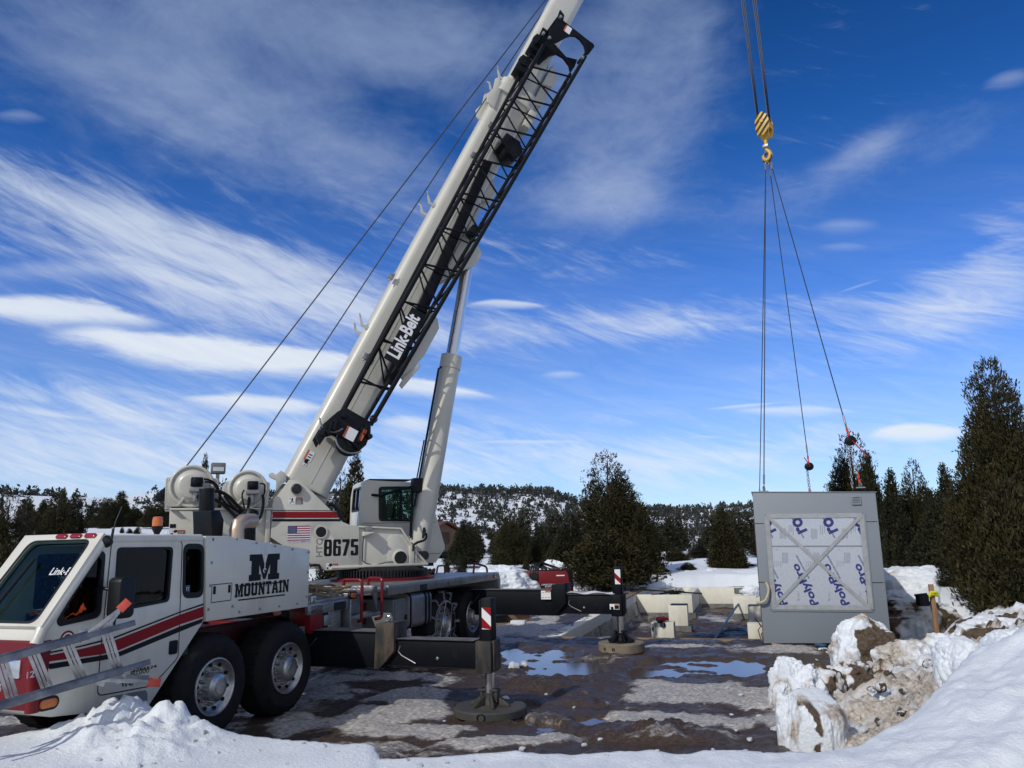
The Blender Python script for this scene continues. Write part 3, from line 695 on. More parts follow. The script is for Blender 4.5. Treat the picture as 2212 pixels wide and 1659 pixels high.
def lump(name, label, cat, c, rx, ry, h, seed, dirt=(.3, .3), soil=None, freq=2.2, amp=.35, rotz=0., group=None, cut=0., n=72):
    """a single heap or block of ploughed snow; closed, resting on the ground at c"""
    u = np.linspace(0, 2*math.pi, n*2+1)[None, :]; v = np.linspace(-.30*math.pi, .5*math.pi, n)[:, None]
    dx = np.cos(v)*np.cos(u); dy = np.cos(v)*np.sin(u); dz = np.sin(v)+0*u
    k = 1+amp*1.9*(fbm(dx*freq+seed, dy*freq, dz*freq+seed*.7, seed=seed, oct=4, gain=.48)-.5)+amp*.30*(fbm(dx*freq*2.7, dy*freq*2.7, dz*freq*2.7+5, seed=seed+3, oct=3, ridge=True)-.5)
    # facets, as in a broken block
    rng = np.random.default_rng(seed)
    for _ in range(int(cut)):
        nn = rng.normal(size=3); nn[2] = abs(nn[2])*.6; nn /= np.linalg.norm(nn); lim = rng.uniform(.68, .9)
        dd = dx*nn[0]+dy*nn[1]+dz*nn[2]
        k = np.where(dd*k > lim, (lim/np.maximum(dd, .2))*.55+.45*np.minimum(k, lim/np.maximum(dd, .2)*1.12)+.05*(k-1), k)
    zq = np.sign(dz)*np.abs(dz)**.72
    X, Y, Zz = dx*k*rx, dy*k*ry, zq*(.35+.65*k)*h
    cs, sn = math.cos(rotz), math.sin(rotz); X, Y = X*cs-Y*sn, X*sn+Y*cs
    f = fbm(X*1.7/max(rx, .3)+seed, Y*1.7/max(rx, .3), Zz*1.7/max(rx, .3), seed=seed+9, oct=5)
    d = np.clip(dirt[0]+dirt[1]*(f-.5)*4, 0, 1)
    s = np.zeros_like(d) if soil is None else np.clip(soil(X/rx, Y/ry, Zz/h, f), 0, 1)
    o = grid_obj(name, X, Y, Zz, M['snow'], {'dirt': d, 'soil': s}, loc=c)
    return tag(o, label, cat, group)

# ================================================================ the crane
TH = rad(20.76)
TT = Vector((math.sin(TH), math.cos(TH), 0)); TN = Vector((math.cos(TH), -math.sin(TH), 0))
_w1 = CP + ray(846.9/1.82279, 2695.2/1.82279)*8.5
TO = Vector((_w1.x, _w1.y, 0))
def frame(o, x, y, z): return Matrix(((x[0], y[0], z[0], o[0]), (x[1], y[1], z[1], o[1]), (x[2], y[2], z[2], o[2]), (0, 0, 0, 1)))
ZU = Vector((0, 0, 1))
TRK = frame(TO, TN, TT, ZU)                 # x to the left side (nearest the camera), y rearward, z up
def S(px, py, n=0.):
    p = hit(px, py, TO+TN*n, TN)-TO; return (p.dot(TT), p.z)
def Sx(px, py, s):                          # on a plane across the truck: (n, z)
    p = hit(px, py, TO+TT*s, TT)-TO; return (p.dot(TN), p.z)
BAZ = rad(66)
BB = Vector((math.sin(BAZ), math.cos(BAZ), 0)); BN = Vector((BB.y, -BB.x, 0))
SO = TO+TT*5.8-TN*1.29
SUP = frame(SO, BN, BB, ZU)                 # x to the right side (facing the camera), y towards the boom head
def Q(px, py, w=0.):
    p = hit(px, py, SO+BN*w, BN)-SO; return (p.dot(BB), p.z)
EPS = rad(63.6)
BU = BB*math.cos(EPS)+ZU*math.sin(EPS); BT = ZU*math.cos(EPS)-BB*math.sin(EPS)
BO = SO+BB*(-1.62)+ZU*3.06
BOOM = frame(BO, BN, BU, BT)                # x right, y along the boom, z off its upper face
def BQ(px, py, w=0.):
    p = hit(px, py, BO+BN*w, BN)-BO; return (p.dot(BU), p.dot(BT))
nz = lambda u, v, t: (t, u, v)              # a side-view outline (along, up) given thickness across
fr = lambda s0: (lambda u, v, t: (u, s0+t, v))   # a front-view outline (across, up) given thickness along
def glyph(ch):
    o = lambda *p: list(p)
    if ch == 'O': return [(.18, 0), (.82, 0), (1, .14), (1, .86), (.82, 1), (.18, 1), (0, .86), (0, .14)], [[(.36, .2), (.64, .2), (.64, .8), (.36, .8)]], .86
    if ch == 'U': return [(.18, 0), (.82, 0), (.95, .14), (.95, .84), (1, .84), (1, 1), (.58, 1), (.58, .84), (.63, .84), (.63, .2), (.37, .2), (.37, .84), (.42, .84), (.42, 1), (0, 1), (0, .84), (.05, .84), (.05, .14)], [], .92
    if ch == 'N': return [(0, 0), (.36, 0), (.36, .16), (.30, .16), (.30, .62), (.66, 0), (.94, 0), (.94, .84), (1, .84), (1, 1), (.66, 1), (.66, .84), (.72, .84), (.72, .44), (.40, 1), (0, 1), (0, .84), (.07, .84), (.07, .16), (0, .16)], [], .95
    if ch == 'T': return [(.25, 0), (.75, 0), (.75, .16), (.66, .16), (.66, .82), (.84, .82), (.84, .62), (1, .62), (1, 1), (0, 1), (0, .62), (.16, .62), (.16, .82), (.34, .82), (.34, .16), (.25, .16)], [], .84
    if ch == 'A': return [(0, 0), (.40, 0), (.40, .15), (.34, .15), (.37, .26), (.63, .26), (.66, .15), (.60, .15), (.60, 0), (1, 0), (1, .15), (.95, .15), (.70, 1), (.30, 1), (.05, .15), (0, .15)], [[(.42, .42), (.58, .42), (.50, .76)]], .98
    if ch == 'I': return [(0, 0), (1, 0), (1, .16), (.78, .16), (.78, .84), (1, .84), (1, 1), (0, 1), (0, .84), (.22, .84), (.22, .16), (0, .16)], [], .50
    if ch == 'M': return [(0, 0), (.34, 0), (.34, .16), (.28, .16), (.28, .66), (.44, 0), (.56, 0), (.72, .66), (.72, .16), (.66, .16), (.66, 0), (1, 0), (1, .16), (.94, .16), (.94, .84), (1, .84), (1, 1), (.66, 1), (.50, .45), (.34, 1), (0, 1), (0, .84), (.06, .84), (.06, .16), (0, .16)], [], 1.12
    if ch == '8': return rrect(0, 1, 0, 1, .20, 4), [rrect(.38, .62, .14, .44, .06, 2), rrect(.38, .62, .58, .86, .06, 2)], .9
    if ch == '6': return rpoly([(0, 0), (1, 0), (1, .60), (.40, .60), (.40, .86), (.62, .86), (.62, .70), (1, .70), (1, 1), (0, 1)], .16, 3), [rrect(.38, .62, .13, .48, .06, 2)], .9
    if ch == '7': return [(.10, 0), (.52, 0), (1, .80), (1, 1), (0, 1), (0, .82), (.56, .82)], [], .86
    if ch == '5': return rpoly([(0, 0), (1, 0), (1, .64), (.40, .64), (.40, .83), (.98, .83), (.98, 1), (0, 1), (0, .50), (.60, .50), (.60, .14), (.38, .14), (.38, .30), (0, .30)], .10, 2), [], .88
def block_text(mb, word, fn, x0, x1, y0, y1, gap=.10, mi=0):
    gs = [glyph(c) for c in word]; tot = sum(g[2] for g in gs)+gap*(len(gs)-1); k = (x1-x0)/tot; x = x0
    for poly, holes, w in gs:
        f = lambda q: [(x+u*w*k, y0+v*(y1-y0)) for u, v in q]
        mb.prism(f(poly), fn, .0006, 0, mi, [f(h) for h in holes]); x += (w+gap)*k
crane = thing('mobile_crane', 'white and red truck crane with its boom raised over the mud and outriggers out', 'crane', TO, -TH)
def tp(name, mb, mats, parent=crane, bevel=0., label=None, **k): return mb.build(name, mats, parent, TRK, bevel, label, **k)
def sp(name, mb, mats, parent=crane, bevel=0., label=None, **k): return mb.build(name, mats, parent, SUP, bevel, label, **k)
def bp_(name, mb, mats, parent=crane, bevel=0., label=None, **k): return mb.build(name, mats, parent, BOOM, bevel, label, **k)

def z1(x, y): return (x*.24801, 987.5+y*.24801)            # from the enlarged views used for measuring
def z2(x, y): return (x*.24801, 1261.8+y*.24801)
def z3(x, y): return (329.2+.19842*x, 976.5+.19842*y)
def z4(x, y): return (603.5+.19842*x, 976.5+.19842*y)
def z5(x, y): return (658.3+.22321*x, 1206.9+.22321*y)
def z6(x, y): return (932.6+.19842*x, 1179.5+.19842*y)

# ---- carrier cab -------------------------------------------------
CW = 1.02                                                   # the cab is narrow: it covers the left half of the carrier
side = [S(438, 1156), S(232, 1158), S(97, 1360), S(84, 1390), S(75, 1540), S(109, 1549), S(320, 1526), S(439, 1343)]
side[0] = (side[0][0], 2.21); side[1] = (side[1][0], 2.21)
quarter = rpoly([S(*z1(*p)) for p in ((872, 815), (912, 850), (868, 1385), (520, 1467), (496, 1420))], .07)
doorw = rpoly([S(*z1(*p)) for p in ((1026, 793), (1502, 788), (1466, 1252), (990, 1345))], .05)
rearw = rpoly([S(*z1(*p)) for p in ((1600, 762), (1772, 764), (1764, 1212), (1592, 1222))], .09, 6)
cab = MB()
cab.prism(side, nz, 0, -.05, holes=[quarter, doorw, rearw])
cab.prism(side, nz, -CW, -CW-.05, holes=[rpoly([(-1.5, 1.5), (-.95, 1.5), (-.95, 2.05), (-1.5, 2.05)], .05)])
sr = [side[i] for i in range(8)]
def strip(a, b, n0, n1, th=.05):                            # a sheet spanning the cab between two side-view points
    d = Vector((b[0]-a[0], b[1]-a[1])).normalized(); q = Vector((d.y, -d.x))*th
    return [(a[0], a[1]), (b[0], b[1]), (b[0]+q.x, b[1]+q.y), (a[0]+q.x, a[1]+q.y)]
cab.prism([(sr[0][0], 2.16), (sr[1][0]-.01, 2.16), (sr[1][0]+.01, 2.225), (sr[0][0], 2.222)], nz, -.049, -CW+.001)
A0, A1 = Vector((sr[1][0], 2.21)), Vector(sr[2])            # the windscreen slope
def wfn(u, v, t):                                           # u across, v down the slope from the roof, t outward
    d = (A1-A0).normalized(); q = Vector((-d.y, d.x))*-1
    p = A0+d*v+Vector((d.y, -d.x))*t
    return (u, p.x, p.y)
SL = (A1-A0).length
ws = rpoly([(-.10, .075), (-CW+.10, .075), (-CW+.06, SL-.03), (-.10, SL-.03)], .10, 6)
cab.prism([(-.0, 0), (-CW-.05, 0), (-CW-.05, SL), (0, SL)], wfn, .05, 0, holes=[ws])
cab.prism([(sr[2][0], sr[2][1]), (sr[3][0], sr[3][1]), (sr[4][0], sr[4][1]), (sr[4][0]+.06, sr[4][1]), (sr[2][0]+.06, sr[2][1])], nz, -.049, -CW+.001)
cab.prism([(sr[4][0]+.02, sr[4][1]), (sr[5][0], sr[5][1]), (sr[6][0], sr[6][1]), (sr[6][0], sr[6][1]+.05), (sr[5][0], sr[5][1]+.05)], nz, -.049, -CW+.001)
cab.box(-CW+.001, -.049, sr[0][0]-.05, sr[0][0], 1.28, 2.16)
cabo = tp('carrier_cab', cab, M['white'], bevel=.022, seg=3)
mb = MB()                                                   # rounded near corners of the cab shell
mb.tube([(-.035, sr[1][0]-.004, 2.185), (-.035, sr[2][0], sr[2][1]), (-.035, sr[3][0], sr[3][1]-.01)], .052, 12)
tp('corner_bumper', MB().tube([(-.035, sr[3][0], sr[3][1]-.01), (-.035, sr[4][0], sr[4][1])], .056, 12), M['red'], cabo)
mb.tube([(-.035, sr[1][0], 2.176), (-.035, sr[0][0], 2.176)], .048, 12)
mb.tube([(-.03, sr[1][0]-.004, 2.176), (-CW, sr[1][0]-.004, 2.176)], .05, 12)
tp('corner_moulding', mb, M['white'], cabo)
# seats, dash and floor seen through the glass
mb = MB()
mb.box(-CW+.06, -.06, -2.0, -.40, .95, 1.0); mb.box(-CW+.06, -.06, -.42, -.38, .95, 2.15)
mb.box(-CW+.05, -CW+.06, -1.6, -.40, .95, 1.48); mb.box(-CW+.06, -.06, sr[2][0]+.09, sr[2][0]+.34, 1.08, 1.36)
tp('cab_interior', mb, M['darkint'], cabo)
mb = MB(); mb.box(-.78, -.26, -1.05, -.55, 1.0, 1.38); mb.prism(rpoly([(-.62, 1.38), (-.46, 1.36), (-.40, 2.02), (-.52, 2.05)], .06), nz, -.76, -.28)
tp('driver_seat', mb, M['greyint'], cabo, bevel=.04)
mb = MB(); mb.torus((-.5, -1.42, 1.50), (0, -.55, .8), .2, .018, 20, 6); mb.tube([(-.5, -1.42, 1.50), (-.5, -1.62, 1.25)], .03)
tp('steering_wheel', mb, M['blackc'], cabo)
mb = MB(); mb.prism(ws, wfn, .030, .022); tp('windscreen', mb, M['glassc'], cabo)
mb = MB()
wt = MB().text('Link-B', lambda u, v, t: wfn(u, v, .0352), -.37, -.115, .455, .375, .012)
tp('windscreen_lettering', wt, M['decal_white'], cabo)
for h, nm, mt_ in ((quarter, 'quarter_window', 'glass'), (doorw, 'door_window', 'glass'), (rearw, 'rear_side_window', 'glass')):
    mb = MB().prism(h, nz, -.022, -.032); f = tp(nm, mb, M[mt_], cabo)
for h, w_ in ((quarter, .045), (rearw, .040), (doorw, .022)):
    c = Vector((sum(p[0] for p in h)/len(h), sum(p[1] for p in h)/len(h)))
    inner = [tuple(c+(Vector(p)-c)*(1-w_/max((Vector(p)-c).length, .05)*1.2)) for p in h]
    outer = [tuple(c+(Vector(p)-c)*(1+.012/max((Vector(p)-c).length, .05))) for p in h]
    tp('window_seal', MB().prism(outer, nz, .006, -.02, holes=[inner]), M['hose'], cabo)
c = Vector((-.5, 1.0))
wi = [(u*.955-.02, SL/2+(v-SL/2)*.955) for u, v in ws]; wo = [(u*1.01+.004, SL/2+(v-SL/2)*1.012) for u, v in ws]
tp('windscreen_seal', MB().prism(wo, wfn, -.006, -.0, holes=[[(u*.965-.018, SL/2+(v-SL/2)*.965) for u, v in ws]]).prism(wo, wfn, .056, .049, holes=[[(u*.965-.018, SL/2+(v-SL/2)*.965) for u, v in ws]]), M['hose'], cabo)
mb = MB(); mb.tube([wfn(-.72, SL-.0, .07), wfn(-.70, SL*.72, .075), wfn(-.66, SL*.30, .07)], .016, 6); mb.tube([wfn(-.73, SL+.03, .06), wfn(-.72, SL*.80, .07)], .032, 8)
tp('wiper', mb, M['hose'], cabo)
# door seam and handle, stripes, lettering
def seam(poly, parent, m='decal_black', w_=.011, n=.0022, closed=True):
    mb = MB(); k = len(poly)
    for i in range(k if closed else k-1):
        a, b = Vector(poly[i]), Vector(poly[(i+1) % k]); d = (b-a)
        if d.length < 1e-4: continue
        q = Vector((-d.y, d.x)).normalized()*w_/2
        mb.add([nz(*(a-q), n), nz(*(b-q), n), nz(*(b+q), n), nz(*(a+q), n)], [(0, 1, 2, 3)])
    return tp('door_seam', mb, M[m], parent, flat=True)
doorp = rpoly([S(*z1(972, 728)), S(*z1(1587, 724)), S(*z1(1562, 1480)), S(*z2(1552, 640)), S(*z2(1322, 886)), S(*z2(845, 975)), S(*z2(872, 620)), S(*z1(905, 1390))], .06)
seam(doorp, cabo)
def band(pts, n0, m, parent, name): return tp(name, MB().prism(pts, nz, n0, n0-.0015), M[m], parent)
band([S(*z1(1772, 1300)), S(*z1(1772, 1389)), S(*z2(1565, 352)), S(*z2(1030, 577)), S(*z2(880, 612)), S(*z2(700, 636)), S(*z2(585, 652)), S(*z2(400, 678)), S(*z2(378, 630)), S(*z2(590, 588)), S(*z2(700, 566)), S(*z2(880, 522)), S(*z2(1000, 488)), S(*z2(1560, 268))], .004, 'decal_red', cabo, 'red_stripe')
band([S(*z1(1770, 1403)), S(*z1(1756, 1442)), S(*z2(1560, 416)), S(*z2(1040, 630)), S(*z2(900, 662)), S(*z2(730, 690)), S(*z2(610, 712)), S(*z2(430, 742)), S(*z2(404, 698)), S(*z2(600, 668)), S(*z2(730, 646)), S(*z2(900, 618)), S(*z2(1035, 590)), S(*z2(1560, 370))], .0045, 'decal_black', cabo, 'black_stripe')
band([S(*z1(1770, 1273)), S(*z1(1771, 1288)), S(*z2(1560, 252)), S(*z2(990, 476)), S(*z2(700, 548)), S(*z2(560, 578)), S(*z2(368, 616)), S(*z2(366, 602)), S(*z2(560, 564)), S(*z2(700, 535)), S(*z2(985, 462)), S(*z2(1560, 240))], .005, 'decal_black', cabo, 'pinstripe')
mb = MB(); mb.prism(rrect(*(lambda a, b: (min(a[0], b[0]), max(a[0], b[0]), min(a[1], b[1]), max(a[1], b[1])))(S(*z2(1466, 618)), S(*z2(1546, 484))), .02), nz, .012, -.01)
tp('door_latch', mb, M['blackc'], cabo, bevel=.004)
q0, q1 = S(*z2(1160, 768)), S(*z2(1364, 690)); ls = MB().text('1295524', lambda u, v, t: nz(u, v, .004), q0[0], q1[0], q0[1], q1[1]-.01, .02)
q0, q1 = S(*z2(1050, 908)), S(*z2(1200, 868)); ls.text('VIN# 1L62', lambda u, v, t: nz(u, v, .004), q0[0], q1[0]+.1, q0[1], q0[1]+.068, .02)
q0, q1 = S(*z2(1130, 812)), S(*z2(1296, 770)); ls.text('80,000', lambda u, v, t: nz(u, v, .004), q0[0], q1[0], q0[1], q0[1]+.06, .0)
tp('door_lettering', ls, M['decal_black'], cabo, flat=True)
c0 = S(*z2(413, 1038)); mb = MB().prism(rrect(c0[0]-.105, c0[0]+.105, c0[1]-.058, c0[1]+.058, .057), nz, .012, -.01); ml = tp('side_marker', mb, M['hose'], cabo)
tp('lens', MB().prism(rrect(c0[0]-.085, c0[0]+.085, c0[1]-.038, c0[1]+.038, .037), nz, .022, .0), M['amber'], ml, bevel=.006)
c0 = S(*z2(1105, 1020)); tp('step_recess', MB().prism(rpoly([S(*z2(938, 1100)), S(*z2(950, 980)), S(*z2(1270, 922)), S(*z2(1285, 955)), S(*z2(1280, 1045))], .04), nz, .003, -.002), M['greyint'], cabo)
tp('step_tread', MB().prism([S(*z2(935, 1106)), S(*z2(1282, 1040)), S(*z2(1282, 1062)), S(*z2(935, 1118))], nz, .02, -.05), M['blackc'], cabo)
c0 = S(*z2(585, 480)); e = MB().prism(circ(c0[0], c0[1], .075, 24), nz, .004, .002); tp('round_emblem', e, M['decal_red'], cabo)
e = MB().prism(circ(c0[0], c0[1]+.0, .058, 24), nz, .005, .003, holes=[circ(c0[0], c0[1], .045, 24)]).prism(rrect(c0[0]-.04, c0[0]+.04, c0[1]-.01, c0[1]+.01, .001, 1), nz, .005, .003); tp('emblem_ring', e, M['decal_white'], cabo)
c0 = S(*z1(1645, 1150)); tp('blue_sticker', MB().prism(rrect(c0[0]-.032, c0[0]+.032, c0[1]-.042, c0[1]+.042, .002, 1), nz, -.016, -.018), M['bluep'], cabo)
tp('sticker_letters', MB().text('F T', lambda u, v, t: nz(u, v, -.0145), c0[0]-.02, c0[0]+.02, c0[1]-.02, c0[1]+.02, .02), M['decal_white'], cabo, flat=True)
# red front
rb = MB(); zf = S(*z2(325, 500))[1]; zb = S(*z2(275, 1120))[1]
rb.prism([(sr[3][0]-.03, zf), (sr[3][0]+.13, zf+.005), (sr[4][0]+.08, zb), (sr[4][0]-.05, zb+.01)], nz, .008, -CW-.05)
bumper = tp('red_front_panel', rb, M['red'], cabo, bevel=.02)
mb = MB(); mb.box(-.32, -.14, sr[4][0]-.075, sr[4][0]-.03, 1.00, 1.16); mb.box(-.9, -.36, sr[4][0]-.07, sr[4][0]-.03, .88, .96)
tp('headlight', mb, M['chrome'], cabo, bevel=.02)
mb = MB().text('12', lambda u, v, t: (-v0+u, sr[3][0]-.012+.0, v) if False else nz(u, v, .0105), *(lambda a, b: (a[0], b[0], a[1], b[1]))(S(*z2(222, 822)), S(*z2(296, 752))), .02)
tp('fleet_number', mb, M['decal_white'], cabo, flat=True)
for k in range(3):
    u = -.14-k*.19
    mb = MB().prism(rrect(u-.07, u+.07, .012, .06, .02), wfn, .045, .075); tp('roof_light', mb, M['lensred'], cabo, bevel=.008)
# mirror, aerial, beacon
mp0 = TO+TN*.22
def Sm(px, py): return S(px, py, .22)
mb = MB(); m0, m1 = Sm(*z1(970, 1412)), Sm(*z1(1140, 1040))
mb.prism(rrect(min(m0[0], m1[0]), max(m0[0], m1[0]), m0[1], m1[1], .05), nz, .30, .14)
mir = tp('door_mirror', mb, M['hose'], cabo, bevel=.02)
tp('mirror_arm', MB().tube([(.2, m0[0]+.06, m0[1]+.25), (.05, m0[0]+.02, m0[1]+.28), (-.02, m0[0]+.02, m0[1]+.26)], .016).tube([(.2, m0[0]+.06, m0[1]+.02), (.2, m0[0]+.05, m0[1]-.10), (-.02, m0[0]+.05, m0[1]-.12)], .012), M['hose'], cabo)
an = S(*z1(930, 735)); an2 = S(*z1(975, 560)); an3 = S(*z1(1030, 432))
tp('aerial', MB().lathe([(.06, 0), (.05, .02), (.02, .06)], (0.0, an[0], an[1]), (1, 0, 0), 14).tube([(.05, an[0]+.005, an[1]), (.05, an[0]+.02, an[1]+.12)], .012).tube([(.05, an[0]+.02, an[1]+.1), (.05, an2[0]+.0, an2[1]), (.05, an3[0], an3[1])], .006), M['hose'], cabo)
b0 = hit(*z1(1367, 655), TO+TN*-.78, TN)-TO; bs = b0.dot(TT)
bc = MB().lathe([(.045, 2.20), (.03, 2.25), (.062, 2.31), (.066, 2.335)], (-.78, bs, 0), (0, 0, 1), 20); bco = tp('beacon_base', bc, M['hose'], cabo)
tp('beacon_lens', MB().lathe([(.058, 2.335), (.058, 2.40), (.053, 2.435), (.035, 2.445)], (-.78, bs, 0), (0, 0, 1), 20), M['amber'], cabo)

# ---- engine cover with the mountain emblem ----------------------------
ec = [(S(440, 1158)[0]+.02, 2.205), (S(490, 1158)[0], 2.20), S(668, 1187), (S(664, 1310)[0], 1.272), (S(441, 1344)[0]+.02, 1.272)]
mb = MB().prism(ec, nz, .012, -1.05)
eco = tp('engine_cover', mb, M['white'], bevel=.010)
mb = MB()
for p in ((650, 950), (908, 945), (1123, 988), (1326, 1022), (1516, 1058), (1694, 1090), (1684, 1310), (1670, 1573), (634, 1203), (618, 1453)):
    s_, z_ = S(*z3(*p)); mb.lathe([(.016, .012), (.016, .02), (.006, .026)], (0, s_, z_), (1, 0, 0), 8)
for p in ((160, 660), (580, 608), (700, 705), (1060, 652), (1396, 605), (1712, 560)):
    s_, z_ = S((780+.22604*p[0])/1.82279, (2250+.22604*p[1])/1.82279); mb.lathe([(.016, .012), (.016, .02), (.006, .026)], (0, s_, z_), (1, 0, 0), 8)
tp('cover_bolts', mb, M['steel'], eco)
zA = lambda x, y: ((780+.22604*x)/1.82279, (2250+.22604*y)/1.82279)
hp = [S(*zA(228, 235)), S(*zA(575, 200)), S(*zA(552, 500)), S(*zA(208, 545))]
seam([(p[0], p[1]) for p in hp], eco, 'hose', .009, .0142)
mb = MB().prism([S(*zA(250, 262)), S(*zA(288, 258)), S(*zA(282, 395)), S(*zA(243, 400))], nz, .020, .0).prism([S(*zA(512, 235)), S(*zA(547, 231)), S(*zA(540, 368)), S(*zA(505, 371))], nz, .02, .0)
tp('hatch_handle', mb, M['blackc'], eco)
# the big block M with a hoist hook in its notch, and the word below it
l0, l1 = S(*z3(1058, 1108))[0], S(*z3(1372, 1104))[0]; mt0, mt1 = S(*z3(1040, 1450)), S(*z3(1370, 1104))
w_ = l1-l0; h_ = mt1[1]-mt0[1]
def em(u, v): return (l0-.02*w_+u*w_*1.04, mt0[1]+.045+v*(h_-.045))
M_poly = [(0, 0), (0, .235), (.07, .235), (.07, .755), (0, .755), (0, 1), (.40, 1), (.47, .66), (.53, .66), (.60, 1), (1, 1), (1, .755), (.93, .755), (.93, .235), (1, .235), (1, 0), (.62, 0), (.62, .235), (.68, .235), (.68, .62), (.54, .04), (.46, .04), (.32, .62), (.32, .235), (.38, .235), (.38, 0)]
logo = MB().prism([em(*p) for p in M_poly], nz, .0155, .013)
q0, q1 = S(*zA(618, 485)), S(*zA(1562, 300))
block_text(logo, 'MOUNTAIN', lambda u, v, t: nz(u, v, .0148+t), q0[0], q1[0], q0[1]+.018, q0[1]+.172, .10)
for a, b in (((697, 258), (1510, 185)), ((680, 503), (1497, 415))):
    p, q = S(*zA(*a)), S(*zA(*b)); logo.prism([(p[0], p[1]-.007), (q[0], p[1]-.007), (q[0], p[1]+.009), (p[0], p[1]+.009)], nz, .0155, .013)
for a, b, c_ in ((618, 475, .05), (1540, 320, .05)): pass
tp('mountain_emblem', logo, M['decal_black'], eco, flat=True)
hk = MB(); hx, hz = em(.5, .86)
hk.prism([(hx-.012, hz+.02), (hx+.012, hz+.02), (hx+.006, hz-.13), (hx-.006, hz-.13)], nz, .0172, .014)
hk.torus((.0165, hx, hz-.155), (1, 0, 0), .022, .007, 14, 4, a0=-.6, a1=3.9)
tp('hook_emblem', hk, M['decal_white'], eco)
# behind the cover: exhaust, air intake posts
ex = [Q(*z3(905, 925), -.9), Q(*z3(905, 880), -.9)]
xb = S(*z3(905, 935), -.55)
px_ = lambda x, y, n: (n, *S(*z3(x, y), n))
pts = [px_(915, 960, -.6), px_(915, 850, -.6), px_(935, 790, -.6), px_(985, 755, -.6), px_(1060, 748, -.6), px_(1102, 750, -.6)]
tp('exhaust_pipe', MB().tube(pts, .095, 16), M['galv'])
tp('exhaust_stack', MB().tube([px_(1040, 1000, -.8), px_(1045, 760, -.8), px_(1085, 640, -.8)], .10, 12).tube([px_(590, 745, -1.2), px_(592, 395, -1.2)], .10, 14).prism([S(*z3(*p), -.7) for p in ((650, 915), (640, 640), (735, 630), (780, 740), (765, 915))], nz, -.7, -1.0), M['blackc'], bevel=.008)

# ---- chassis, decks --------------------------------------------------
mb = MB()
for n0, n1 in ((-.80, -.62), (-1.96, -1.78)): mb.box(n0, n1, -2.0, 8.3, .78, 1.12)
mb.box(-1.9, -.7, -.9, 1.4, .62, .78); mb.box(-1.9, -.7, 4.9, 7.9, .62, .80)
for s_ in (-.7, .75, 3.2, 4.9, 7.8): mb.box(-1.8, -.78, s_, s_+.25, .80, 1.10)
tp('chassis_frame', mb, M['redd'], bevel=.01)
fb = [S(*z5(55, 520)), S(*z5(200, 500))]
tp('outrigger_housing', MB().box(-.34, .0, 1.74, 2.03, .92, 1.28).box(-2.58, -.6, 1.78, 2.22, .50, 1.05).box(-2.58, -.02, 7.42, 7.88, .62, 1.05), M['red'], bevel=.012)
mb = MB()
mb.box(-2.58, -CW-.06, -2.1, -.3, 1.10, 1.16)
mb.box(-2.58, -.01, ec[2][0]+.015, 2.66, 1.30, 1.34); mb.box(-.05, 0, ec[2][0]+.015, 2.66, 1.16, 1.30)
fd = tp('front_deck', mb, M['diamond'], bevel=.006)
c0 = S(*z5(465, 353)); ml = tp('side_marker', MB().prism(rrect(c0[0]-.10, c0[0]+.10, c0[1]-.055, c0[1]+.055, .045), nz, .010, -.01), M['hose'], fd)
tp('lens', MB().prism(rrect(c0[0]-.07, c0[0]+.07, c0[1]-.035, c0[1]+.035, .03), nz, .02, 0), M['amber'], ml, bevel=.006)
c0 = S(*z5(345, 390)); tp('step_opening', MB().prism(rrect(c0[0]-.16, c0[0]+.14, 1.165, 1.275, .03), nz, .003, -.03), M['hose'], fd)
c0 = S(*z5(85, 395)); tp('deck_latch', MB().prism(rrect(c0[0]-.05, c0[0]+.05, c0[1]-.045, c0[1]+.045, .005), nz, .006, 0), M['chrome'], fd, bevel=.003)
mb = MB()                                                   # rear deck, skirt and the sloping tail panel
ds, de = 3.79, 8.45
mb.box(-2.58, 0, ds, de, 1.372, 1.412); mb.box(-.045, 0, ds, de, 1.262, 1.372); mb.box(-2.58, -2.535, ds, de, 1.262, 1.372); mb.box(-2.53, -.05, ds, ds+.04, 1.262, 1.372)
mb.prism([(de, 1.41), (de+.0, 1.26), (de+.02, .70), (de+.10, .70), (de+.12, 1.28), (de+.04, 1.41)], nz, -.005, -2.575)
rd = tp('rear_deck', mb, M['diamond'], bevel=.006)
for a, b in (((1112, 240), (1185, 310)),):
    p = S(*z5(1115, 300)); q = S(*z5(1185, 245)); tp('step_opening', MB().prism(rrect(p[0], q[0], 1.267, 1.368, .02), nz, .004, -.02), M['hose'], rd)
c0 = S(*z5(1388, 232)); tp('deck_slot', MB().prism(rrect(c0[0]-.012, c0[0]+.012, 1.285, 1.36, .003), nz, .003, 0), M['hose'], rd)
c0 = S(*z5(1843, 170)); tp('side_marker', MB().prism(rrect(c0[0]-.09, c0[0]+.06, c0[1]-.035, c0[1]+.04, .02), nz, .012, 0), M['lensred'], rd, bevel=.006)
tp('tail_light', MB().box(-.25, -.02, de+.12, de+.18, .98, 1.26), M['lensred'], rd, bevel=.01)
